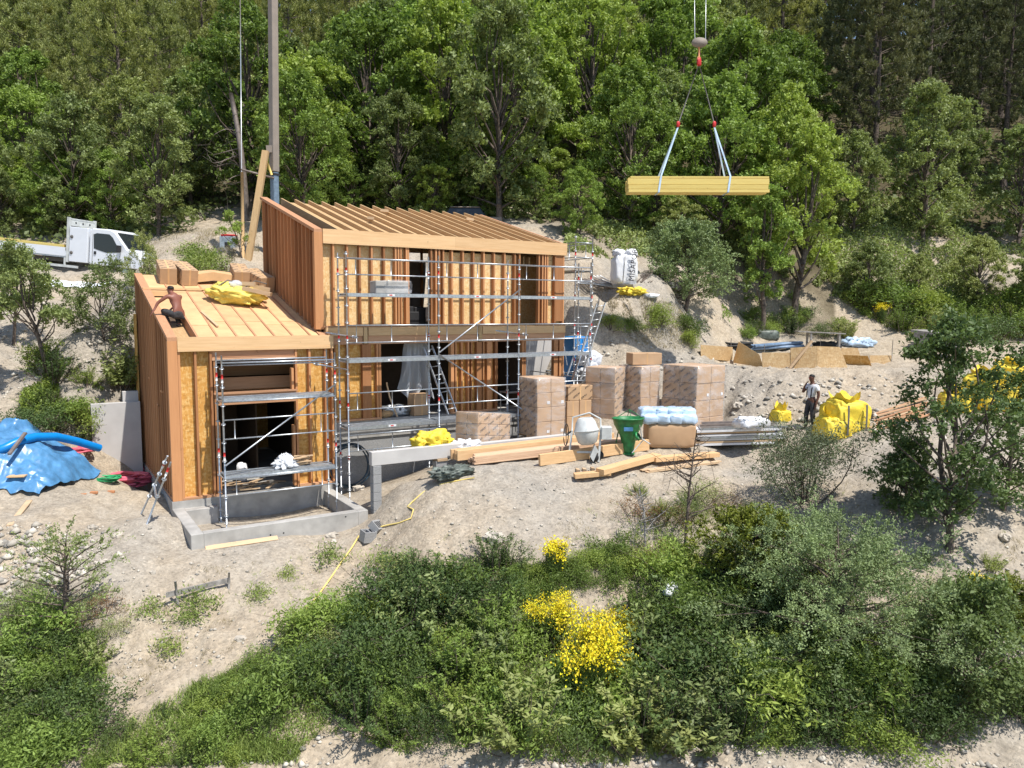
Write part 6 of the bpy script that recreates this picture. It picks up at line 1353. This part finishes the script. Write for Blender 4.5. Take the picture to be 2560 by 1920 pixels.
# ground cover: sampled over what the slope shows, laid on the terrain
GX = np.arange(-60, 2300, 40.0); GY = np.arange(420, 1700, 40.0)
_gd = np.zeros((len(GX), len(GY)))
for i, a in enumerate(GX):
    for j, b in enumerate(GY): q = G(a, b); _gd[i, j] = (q-CAM)@Fv
def px2xy(px, py):
    fx = np.clip((px-GX[0])/40, 0, len(GX)-1.001); fy = np.clip((py-GY[0])/40, 0, len(GY)-1.001); i = fx.astype(int); j = fy.astype(int); fx -= i; fy -= j
    D = (_gd[i, j]*(1-fx)+_gd[i+1, j]*fx)*(1-fy)+(_gd[i, j+1]*(1-fx)+_gd[i+1, j+1]*fx)*fy
    d = Fv[None]+Rv[None]*((px*S_-1280)/FPX)[:, None]-Uv[None]*((py*S_-960)/FPX)[:, None]; q = CAM[None]+d*D[:, None]; return q[:, 0], q[:, 1]
def inpoly(px, py, poly):
    c = np.zeros(px.shape, bool); n = len(poly)
    for i in range(n):
        x1, y1 = poly[i]; x2, y2 = poly[(i+1) % n]
        if y1 == y2: continue
        k = ((y1 > py) != (y2 > py)) & (px < (x2-x1)*(py-y1)/(y2-y1)+x1); c ^= k
    return c
def sample(poly, n, rn, dens=None):
    P_ = np.array(poly); x = rn.uniform(P_[:, 0].min(), P_[:, 0].max(), n*4); y = rn.uniform(P_[:, 1].min(), P_[:, 1].max(), n*4); k = inpoly(x, y, poly)
    x, y = x[k][:n], y[k][:n]
    return x, y
BELT = [(180,1680),(235,1600),(330,1545),(430,1490),(560,1420),(640,1372),(740,1345),(800,1335),(830,1275),(900,1245),(1000,1222),(1090,1215),(1170,1235),(1300,1200),(1350,1130),(1420,1100),(1560,1110),(1640,1150),(1800,1180),(1950,1230),(1990,1330),(2120,1330),(2230,1300),(2230,1540),(2100,1600),(1900,1640),(1700,1615),(1450,1640),(1350,1670),(1150,1650),(1050,1600),(860,1640),(700,1590),(600,1660),(500,1690)]
LEFT = [(-20,1410),(60,1375),(180,1390),(225,1440),(240,1500),(190,1600),(120,1680),(-20,1680)]
SIDE = [(60,800),(290,790),(295,855),(200,860),(195,950),(130,940),(40,900)]
def cover(name, polys, n, size, mat, label, hmin, hmax, seed, aspect=.25, vert=.6, clump=1.2, thr=.0):
    rn = np.random.default_rng(seed); V_, F_, T_ = [], [], []; o = 0
    for poly, w_ in polys:
        x, y = sample(poly, int(n*w_), rn); X, Y = px2xy(x, y); X = X+rn.normal(size=len(X))*.03
        dn = fbm(X*clump, Y*clump, seed, 3); k = dn > thr; X, Y, dn = X[k], Y[k], dn[k]; Z = height(X, Y)
        hh = hmin+(hmax-hmin)*np.clip(dn-thr+.25, 0, 1); C = np.stack([X, Y, Z+hh*rn.uniform(0, 1, len(X))], 1)
        d = rn.normal(size=(len(X), 3)); d[:, 2] = np.abs(d[:, 2])+vert; V, F = leaves(C, size, rn, aspect=aspect, dirs=d, jitter=.2); V_.append(V); F_.append(F+o); o += len(V)
        T_.append(np.repeat(np.clip(.2+dn+rn.uniform(0, .55, len(X)), 0, 1), 4))
    me = npmesh(name, np.concatenate(V_), np.concatenate(F_), [M[mat]], tint=np.concatenate(T_)); ob = bpy.data.objects.new(name, me); COL.objects.link(ob); ob['kind'] = 'stuff'; ob['label'] = label; ob['category'] = 'ground cover'; return ob
cover('ground_cover', [(BELT, .8), (LEFT, .2)], 50000, .075, 'bush', 'dense leafy ground cover on the lower bank', .02, .36, 201, .38, .1, 1.6, -.12)
cover('grass', [(BELT, .8), (LEFT, .2)], 80000, .22, 'grass', 'long green grass among the lower shrubs', .05, .35, 202, .065, .9, 1.1, -.05)
cover('light_grass', [([(330,1659),(420,1480),(560,1440),(700,1500),(640,1659)], 1)], 14000, .24, 'grass', 'pale green grass tufts at the bottom left of the bank', .05, .28, 205, .06, 1.1, 1.3, -.1)
cover('dry_grass', [([(0,1180),(300,1250),(700,1200),(900,1180),(1100,1120),(1500,1060),(1700,1040),(2212,1060),(2212,1250),(1500,1250),(900,1250),(700,1340),(450,1450),(250,1600),(200,1400),(0,1300)], 1)], 26000, .15, 'drygrass', 'thin dry grass on the open bank', .0, .12, 206, .06, .8, 2.2, .30)
cover('sparse_grass', [([(0,1180),(300,1250),(700,1200),(900,1180),(1100,1120),(1500,1060),(2212,1060),(2212,1250),(1500,1250),(900,1250),(700,1340),(450,1450),(250,1600),(200,1400),(0,1300)], 1)], 30000, .12, 'grass', 'sparse green grass tufts on the open bank', .0, .12, 208, .08, .8, 2.6, .38)
cover('dry_grass', [([(330,490),(560,490),(560,600),(300,600)], .6), ([(1230,600),(1500,680),(1500,760),(1300,740)], .4), ([(1850,690),(2212,740),(2212,700),(1850,640)], .4)], 16000, .22, 'drygrass', 'dry grass on the pale banks behind the house', .0, .2, 207, .07, .9, 1.2, -.05)
cover('undergrowth', [([(-60,430),(330,430),(330,500),(-60,520)], .25), ([(560,430),(1200,430),(1250,470),(1000,480),(560,470)], .2), ([(1220,430),(2270,430),(2270,700),(1900,690),(1800,640),(1600,600),(1500,575),(1400,560),(1220,560)], 1.1)], 60000, .22, 'leafolive', 'dark undergrowth beneath the trees at the forest edge', .05, .7, 203, .45, .2, .5, -.1)
cover('undergrowth', [([(1800,640),(2230,680),(2230,735),(1990,735),(1870,690)], .5), (SIDE, .5)], 26000, .12, 'bush', 'bushy green undergrowth on the banks around the site', .05, .6, 204, .4, .2, .9, -.25)
def forest_floor():
    rn = np.random.default_rng(5); n = 70000; v = rn.uniform(43, 100, n); u = rn.uniform(-.78, .78, n)*v; X, Y = xy_of(u, v); dn = fbm(X*.25, Y*.25, 4, 3); k = (dn > -.15) & ~((np.abs(u/v+.34) < .07) & (v < 46)) & ~((u/v > .05) & (v < 50)); X, Y, dn = X[k], Y[k], dn[k]; Z = height(X, Y)
    C = np.stack([X, Y, Z+rn.uniform(0, 1.1, len(X))*np.clip(dn+.5, .2, 1)], 1); V, F = leaves(C, .34, rn, aspect=.6); me = npmesh('forest_floor', V, F, [M['leafolive']], tint=np.repeat(rn.uniform(0, .7, len(X)), 4))
    o = bpy.data.objects.new('forest_floor_plants', me); COL.objects.link(o); o['kind'] = 'stuff'; o['label'] = 'low brush covering the floor of the wood'; o['category'] = 'undergrowth'
forest_floor()
# rubble
def rubble(name, poly, n, smin, smax, seed, label, clump=.8, thr=-.3):
    rn = np.random.default_rng(seed); x, y = sample(poly, n, rn); X, Y = px2xy(x, y); k = fbm(X*clump, Y*clump, seed, 3) > thr; X, Y = X[k], Y[k]
    k = ~((X > -.5) & (X < 14.5) & (Y > -3.3) & (Y < 7.4)); X, Y = X[k], Y[k]; Z = height(X, Y); n = len(X)
    base = np.array([(1, 0, 0), (.3, .9, .1), (-.9, .4, 0), (-.6, -.8, .05), (.5, -.85, 0), (.1, .1, .75), (-.2, -.2, -.6)]); s = smin+(smax-smin)*rn.uniform(0, 1, n)**6
    a = rn.uniform(0, 6.28, n); B = np.repeat(base[None], n, 0)*(1+rn.uniform(-.35, .35, (n, 7, 3)))*s[:, None, None]; ca, sa = np.cos(a)[:, None], np.sin(a)[:, None]
    bx, by = B[..., 0]*ca-B[..., 1]*sa, B[..., 0]*sa+B[..., 1]*ca; V = np.stack([bx+X[:, None], by+Y[:, None], B[..., 2]+Z[:, None]+s[:, None]*.15], 2).reshape(-1, 3)
    f = np.array([(0, 1, 5), (1, 2, 5), (2, 3, 5), (3, 4, 5), (4, 0, 5), (1, 0, 6), (2, 1, 6), (3, 2, 6), (4, 3, 6), (0, 4, 6)]); F = (f[None]+7*np.arange(n)[:, None, None]).reshape(-1, 3)
    me = npmesh(name, V, F, [M['rubble']], tint=np.repeat(rn.uniform(0, 1, n), 7)); o = bpy.data.objects.new(name, me); COL.objects.link(o); o['kind'] = 'stuff'; o['label'] = label; o['category'] = 'rubble'
def rubmat():
    m, nt, b = newmat('loose stones'); at = nt.nodes.new('ShaderNodeAttribute'); at.attribute_name = 'tint'
    nt.links.new(ramp(nt, at.outputs['Fac'], [(0, (.24, .225, .20)), (.5, (.42, .38, .32)), (1, (.60, .55, .47))]), b.inputs['Base Color']); b.inputs['Roughness'].default_value = .95; return m
M['rubble'] = rubmat()
OPEN = [(-20,1130),(300,1120),(420,1190),(760,1170),(850,1100),(1100,1040),(1500,1000),(2230,960),(2230,1300),(1900,1300),(1500,1180),(1100,1230),(820,1280),(700,1360),(450,1480),(200,1660),(-20,1660)]
rubble('rubble', OPEN, 6000, .006, .06, 301, 'loose limestone rubble strewn over the open bank')
rubble('rubble', [(-20,1140),(220,1140),(260,1200),(120,1300),(-20,1320)], 900, .02, .15, 302, 'grey clods and stones heaped left of the planter')
rubble('rubble', [(1300,740),(1450,740),(1700,800),(2212,830),(2212,960),(1900,960),(1600,920),(1560,900),(1300,860)], 2600, .012, .14, 303, 'stones and clods on the cut bank behind the stacks')
rubble('rubble', [(300,1680),(560,1590),(1100,1560),(2230,1540),(2230,1690)], 1500, .01, .10, 304, 'pale stones on the bare strip at the foot of the bank')
rubble('rubble', [(0,600),(300,620),(300,800),(60,860),(0,900)], 900, .02, .14, 305, 'stones on the pale bank left of the low wing')

# ------------------------------------------------------------------ single trees and shrubs
def at_px(key, native_h, px, py, hpx, name, label, cat, rz=0, group=None, wide=1.0, D=None, sink=.08):
    q = G(px, py) if D is None else PW(px, py, D); d = (q-CAM)@Fv; s = hpx*d/1656/native_h
    return plant(key, name, label, cat, (q[0], q[1], q[2]-sink), rz, (s*wide, s*wide, s), group)
feather('juniperA', 401, 4.3, 2.1, 36000, M['juniper'], .3, 1.0, .10, 70, .2, .14)
at_px('juniperA', 4.3, 1478, 668, 205, 'juniper_tree', 'grey-green juniper growing on the mound right of the white big bag', 'juniper', 1.0)
broadleaf('ashB', 402, 6.8, 1.5, 1.8, 14, 11000, .15, M['leafbright'], .42)
at_px('ashB', 6.8, 1642, 752, 305, 'young_tree', 'slender bright tree between the juniper mound and the bent tree', 'tree', .3, D=41)
broadleaf('ashC', 403, 9.6, 2.5, 3.0, 18, 17000, .17, M['leafbright'], .38, lean=.10)
at_px('ashC', 9.6, 1722, 752, 425, 'bent_tree', 'tree with a bent trunk rising behind the plank table on the terrace', 'tree', .4, D=42)
broadleaf('ashD', 404, 5.4, 1.75, .9, 20, 13000, .115, M['ash'], .36, lean=-.03)
at_px('ashD', 5.4, 2045, 1190, 490, 'ash_tree', 'leafy ash tree in the right foreground with a forked dark trunk', 'tree', .8)
at_px('ashD', 5.4, 2170, 1110, 300, 'ash_tree', 'smaller ash sapling against the right edge beside the big ash tree', 'tree', 2.8, wide=1.2)
feather('darkcon', 405, 2.6, .95, 12000, M['ash'], .2, .9, .09, 40, .2)
at_px('darkcon', 2.6, 1955, 1115, 195, 'young_tree', 'narrow dark sapling just left of the ash tree', 'tree', 0)
bushy('oliveE', 406, 1.3, 2.4, 10500, .085, M['olive'], 12, .28)
at_px('oliveE', 2.4, 1738, 1085, 225, 'olive_shrub', 'silvery olive shrub standing before the window frame stack', 'shrub', .5)
def deadtree(key, seed, h, n):
    rn = np.random.default_rng(seed)
    def tk(m):
        limb(m, (0, 0, -.2), (.1*h, 0, h), .035, .008, rn, .05)
        for k in range(n):
            z = h*rn.uniform(.25, .95); a = rn.uniform(0, 6.28); L = h*rn.uniform(.25, .55)*(1.15-z/h); b = npv((.1*z, 0, z)); e = b+npv((math.cos(a)*L, math.sin(a)*L, L*rn.uniform(.2, .9))); limb(m, b, e, .014, .004, rn, .1, 5, 4)
            for q in range(4): s = rn.uniform(.3, 1); p_ = b+(e-b)*s; limb(m, p_, p_+rn.normal(size=3)*L*.35, .006, .0025, rn, .1, 3, 3)
    return trunkmesh(tk, M['deadwood' if seed % 2 else 'bark'])
PROTO['dead'] = [('branches', deadtree('d', 410, 2.6, 26))]; PROTO['dead2'] = [('branches', deadtree('d', 411, 1.6, 20))]
at_px('dead', 2.6, 1478, 1190, 270, 'dead_tree', 'bare leafless tree in front of the right end of the beam pile', 'dead tree', 0)
at_px('dead2', 1.6, 1392, 1195, 150, 'dead_tree', 'small dead twiggy tree left of the bare leafless tree', 'dead tree', 2)
at_px('dead2', 1.6, 1650, 1180, 120, 'dead_tree', 'dark broken twiggy tree between the olive shrub and green juniper', 'dead tree', 4)
at_px('dead2', 1.6, 2070, 1330, 90, 'dead_tree', 'bleached fallen branches under the big foreground juniper', 'dead branches', 3, wide=1.6)
feather('juniperG', 412, 2.5, 2.4, 64000, M['juniper'], .15, 1.0, .048, 80, .4, .20)
at_px('juniperG', 2.5, 1800, 1420, 290, 'juniper_bush', 'large sprawling grey-green juniper in the right foreground', 'juniper', .4)
feather('juniperH', 413, 1.6, .95, 20000, M['junipergreen'], .1, 1.0, .055, 50, .1, .16)
at_px('juniperH', 1.6, 1625, 1295, 215, 'juniper_bush', 'yellow-green juniper left of the sprawling grey-green one', 'juniper', 0)
at_px('juniperH', 1.6, 2170, 1370, 130, 'juniper_bush', 'low yellow-green juniper at the right edge', 'juniper', 2, wide=1.4)
broadleaf('ashI', 414, 2.2, 1.5, .1, 18, 12000, .085, M['ash'], .36)
at_px('ashI', 2.2, 2110, 1520, 255, 'ash_shrub', 'broad dark green ash shrub in the bottom right corner', 'shrub', .4)
broadleaf('oakJ', 415, 4.0, 1.35, 1.5, 13, 9000, .11, M['leafolive'], .36, lean=-.18)
at_px('oakJ', 4.0, 104, 805, 255, 'young_oak', 'small oak leaning left at the left edge above the tarpaulin', 'tree', 0.3)
at_px('oakJ', 4.0, 25, 745, 190, 'young_oak', 'small oak cut by the left edge below the truck', 'tree', 2.3)
broadleaf('oakK', 416, 2.9, 1.9, .4, 14, 11000, .10, M['leafolive'], .34)
at_px('oakK', 2.9, 225, 745, 150, 'oak_shrub', 'low spreading oak in front of the white truck', 'tree', .4)
at_px('oakK', 2.9, 312, 650, 120, 'oak_shrub', 'small oak hiding the nose of the white truck', 'tree', 1.9, wide=.6)
feather('sapM', 417, 2.4, 1.5, 6000, M['leafolive'], .25, .9, .055, 34, .2, .10)
at_px('sapM', 2.4, 152, 1372, 250, 'cedar_sapling', 'sparse brownish sapling with level branches in the left foreground', 'sapling', .4)
# broom in flower
def broom(key, seed, r, h, nf, ns):
    rn = np.random.default_rng(seed); lobes = [(r*.62*math.cos(a)*rn.uniform(.1, 1), r*.62*math.sin(a)*rn.uniform(.1, 1), h*rn.uniform(.62, .92), r*.34) for a in rn.uniform(0, 6.28, 11)]
    C, T, li, si, D = lobes_leaves(lobes, nf, rn, 40, .085, .2, -.5); fl = crownmesh('flowers', C, T, .05, M['broom'], rn, aspect=.8)
    L = np.array(lobes)[rn.integers(0, 11, ns)]; s = rn.uniform(0, 1, ns)[:, None]; Q = L[:, :3]*s*npv((1, 1, 1))+rn.normal(size=(ns, 3))*npv((.12, .12, .06))*r; Q[:, 2] = np.abs(Q[:, 2]); d = L[:, :3]/np.linalg.norm(L[:, :3], axis=1)[:, None]
    st = crownmesh('stems', Q, rn.uniform(0, 1, ns), .20, M['ash'], rn, aspect=.06, dirs=d, jitter=.25); proto(key, [('flowers', fl), ('stems', st)])
broom('broomN', 420, 1.25, 1.15, 3400, 8000); broom('broomS', 421, .5, 1.1, 900, 2600)
for i, (px, py, hp, wd, lb) in enumerate(((1195, 1388, 98, .75, 'yellow flowering broom, upper left of the cluster'), (1265, 1500, 150, .85, 'largest yellow flowering broom in the middle of the lower bank'), (1322, 1418, 90, .62, 'yellow flowering broom at the upper right of the cluster'), (1320, 1505, 92, .75, 'lowest right yellow flowering broom'))):
    at_px('broomN', 1.15, px, py, hp, 'flowering_broom', lb, 'broom', i*1.3, wide=wd)
at_px('broomS', 1.1, 1196, 1262, 105, 'flowering_broom', 'thin upright broom with few yellow flowers above the cluster', 'broom', 0)
at_px('broomS', 1.1, 955, 1335, 62, 'flowering_broom', 'small yellow-flecked broom in the middle of the shrub mass', 'broom', 2, wide=1.2)
at_px('broomS', 1.1, 1905, 700, 48, 'flowering_broom', 'yellow-flecked broom at the forest edge above the terrace', 'broom', 2, wide=1.0)
at_px('broomS', 1.1, 2105, 1300, 70, 'flowering_broom', 'thin broom with a few orange-yellow flowers beneath the ash tree', 'broom', 1)
# broken trunk and leaning stem left of the mast
def broken(m):
    rn = np.random.default_rng(3); limb(m, (0, 0, -.5), (-.7, 0, 7.2), .20, .13, rn, .02, 8, 9)
    for k in range(14): z = rn.uniform(2.5, 6.5); a = rn.uniform(2, 5.2); L = rn.uniform(.8, 2.2); b = npv((-.7*z/7.2, 0, z)); e = b+npv((math.cos(a)*L, math.sin(a)*L, rn.uniform(-.8, .3))); limb(m, b, e, .035, .01, rn, .15, 5, 4); [limb(m, e, e+rn.normal(size=3)*.5, .01, .004, rn, .1, 3, 3) for _ in range(3)]
PROTO['broken'] = [('trunk', trunkmesh(broken, M['rust']))]
q = PW(533, 490, 45); plant('broken', 'broken_tree', 'tall snapped dead trunk left of the crane mast', 'dead tree', q, -YAW)
broadleaf('leanP', 430, 2.6, .9, .8, 8, 2400, .11, M['leafbright'], .3, lean=-.35)
at_px('leanP', 2.6, 530, 560, 95, 'leaning_sapling', 'dark leaning stem with a few leaves beside the yellow strut', 'sapling', 0)

# shrubs, each its own plant
def shrubs(poly, n, keys, hrange, name, label, cat, group, seed, mind=.55):
    rn = np.random.default_rng(seed); x, y = sample(poly, n*6, rn); X, Y = px2xy(x, y); got = []
    for a, b, px, py in zip(X, Y, x, y):
        if any((a-c)**2+(b-d)**2 < mind*mind for c, d in got): continue
        got.append((a, b)); s = rn.uniform(*hrange); k = keys[rn.integers(len(keys))]; plant(k, name, label, cat, (a, b, gz(a, b)-.12), rn.uniform(0, 6.28), (s*rn.uniform(.9, 1.4), s*rn.uniform(.9, 1.4), s), group)
        if len(got) >= n: break
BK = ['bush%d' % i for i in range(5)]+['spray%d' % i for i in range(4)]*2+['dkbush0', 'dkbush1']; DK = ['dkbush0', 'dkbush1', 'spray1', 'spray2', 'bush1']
shrubs([(540,1440),(640,1380),(740,1350),(830,1290),(900,1255),(1090,1230),(1120,1330),(1130,1600),(860,1610),(700,1570)], 50, BK, (.5, 1.25), 'green_shrub', 'leafy green shrub in the thicket left of the flowering broom', 'shrub', 'shrubs of the central thicket', 501, .42)
shrubs([(1370,1250),(1560,1330),(1700,1450),(1950,1480),(1950,1610),(1700,1600),(1450,1610),(1250,1640),(1130,1610),(1350,1500)], 50, BK, (.5, 1.3), 'green_shrub', 'leafy green shrub between the flowering broom and the bottom right ash shrub', 'shrub', 'shrubs of the right thicket', 502, .42)
shrubs([(1090,1215),(1170,1235),(1350,1200),(1550,1230),(1560,1330),(1370,1260),(1120,1300)], 22, ['bush0', 'bush2', 'scrub0', 'bush4'], (.4, .7), 'green_shrub', 'low green shrub along the top edge of the thicket above the flowering broom', 'shrub', 'shrubs above the broom', 503, .4)
shrubs([(240,1600),(330,1550),(430,1500),(560,1450),(600,1560),(500,1680),(180,1680)], 24, BK, (.35, .65), 'green_shrub', 'low green shrub on the bottom edge between the two bare strips at left', 'shrub', 'shrubs at the bottom left centre', 504, .4)
shrubs(LEFT, 34, BK, (.5, .95), 'green_shrub', 'dark green shrub in the clump filling the bottom left corner', 'shrub', 'shrubs of the bottom left corner', 505, .38)
shrubs([(1330,1060),(1560,1060),(1640,1130),(1600,1240),(1400,1240),(1300,1180)], 14, ['scrub0', 'scrub1', 'scrub0', 'scrub1', 'spray3'], (.4, .8), 'dry_shrub', 'sparse brownish shrub around the bare leafless tree', 'shrub', 'dry shrubs by the dead tree', 506, .42)
shrubs([(0,1270),(120,1290),(280,1330),(240,1400),(0,1360)], 8, ['scrub0', 'scrub1'], (.4, .7), 'dry_shrub', 'sparse brownish shrub under the cedar sapling at left', 'shrub', 'dry shrubs by the sapling', 507, .4)
shrubs([(70,800),(290,790),(290,848),(200,858),(190,935),(100,935)], 16, BK, (.9, 1.5), 'green_shrub', 'rounded green shrub crowding behind the precast wall panel', 'shrub', 'shrubs behind the wall panel', 508, .8)
shrubs([(60,900),(140,880),(200,960),(60,935)], 5, BK, (.6, .9), 'green_shrub', 'low shrub between the blue pipe and the bushes on the left bank', 'shrub', 'shrubs above the blue pipe', 509, .6)
shrubs([(1850,640),(2230,660),(2230,735),(1990,730),(1870,690)], 26, BK, (1.1, 2.0), 'green_shrub', 'green bush at the forest edge beyond the right terrace', 'shrub', 'bushes at the forest edge', 510, 1.2)
shrubs([(1600,690),(1840,690),(1840,735),(1600,735)], 16, BK, (.7, 1.2), 'green_shrub', 'low green bush behind the plank table and ducts', 'shrub', 'bushes behind the ducts', 511, .9)
shrubs([(1310,650),(1380,690),(1480,720),(1520,760),(1420,750),(1320,735)], 9, ['weed', 'bush2'], (.5, 1.1), 'weed', 'green weed on the bare bank below the white big bag', 'weed', 'weeds below the big bag', 512, .7)
shrubs([(385,575),(475,575),(470,592),(390,592)], 9, ['weed'], (1.2, 1.8), 'weed', 'bright grass clump just behind the cartons on the low roof', 'weed', 'grass clumps behind the low roof', 513, .4)
for px, py, hp, lb in ((366, 1408, 42, 'bright green weed alone on the open left bank'), (433, 1318, 50, 'green weed growing at the plank of the stake fence'), (398, 1345, 36, 'yellowish weed just below the left stake'), (825, 1225, 44, 'grass clump on the slope right of the hollow blocks'), (715, 1215, 42, 'dry grass clump beside the top of the yellow hose'), (620, 1250, 30, 'thin grass clump left of the yellow hose'), (325, 1330, 40, 'dry grass clump left of the left stake'), (565, 1290, 34, 'grass clump below the planter on the bank'), (880, 1210, 26, 'small weed near the pale rocks on the slope'), (398, 1060, 1, None)):
    if lb: at_px('weed', .35, px, py, hp, 'weed', lb, 'weed', px)

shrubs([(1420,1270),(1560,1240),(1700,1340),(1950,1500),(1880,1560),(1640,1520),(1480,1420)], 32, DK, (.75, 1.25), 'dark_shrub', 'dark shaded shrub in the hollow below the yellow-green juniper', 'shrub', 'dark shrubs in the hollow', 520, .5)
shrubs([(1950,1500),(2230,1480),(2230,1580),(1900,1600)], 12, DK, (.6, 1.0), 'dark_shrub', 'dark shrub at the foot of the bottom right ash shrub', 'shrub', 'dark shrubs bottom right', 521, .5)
shrubs([(1980,1180),(2100,1200),(2230,1230),(2230,1340),(1960,1330)], 9, ['spray3', 'scrub0', 'spray1'], (.4, .8), 'green_shrub', 'sparse low shrub on the bank below the big ash tree', 'shrub', 'low shrubs below the ash', 522, .6)
shrubs([(1850,650),(2230,640),(2230,700),(1900,700)], 16, ['olive0', 'oak1', 'oak2'], (.30, .50), 'young_tree', 'bushy young tree standing at the edge of the right-hand wood above the terrace', 'tree', 'young trees along the right-hand forest edge', 523, 2.2)
shrubs([(1240,450),(1560,520),(1560,570),(1420,560),(1250,530)], 12, ['olive0', 'oak1', 'bush1', 'spray2'], (.30, .5), 'undergrowth_shrub', 'dark undergrowth shrub on the bank above the white big bag', 'shrub', 'undergrowth above the big bag', 524, 1.5)
cover('undergrowth', [([(1560,640),(1880,640),(1880,705),(1560,700)], 1)], 9000, .14, 'bush', 'low green weeds on the bank above the ducts', .05, .5, 231, .35, .2, .8, -.02)

shrubs([(-30,440),(340,440),(340,505),(-30,525)], 12, ['olive0', 'oak1', 'oak3'], (.32, .5), 'young_tree', 'bushy young tree at the forest edge behind the white truck', 'tree', 'young trees behind the truck', 525, 2.2)
shrubs([(600,440),(1220,430),(1220,475),(980,480),(600,475)], 16, ['oak0', 'oak1', 'oak2', 'olive1'], (.30, .45), 'young_tree', 'bushy young tree filling the gap under the oaks just behind the upper roof', 'tree', 'young trees behind the upper roof', 526, 1.6)
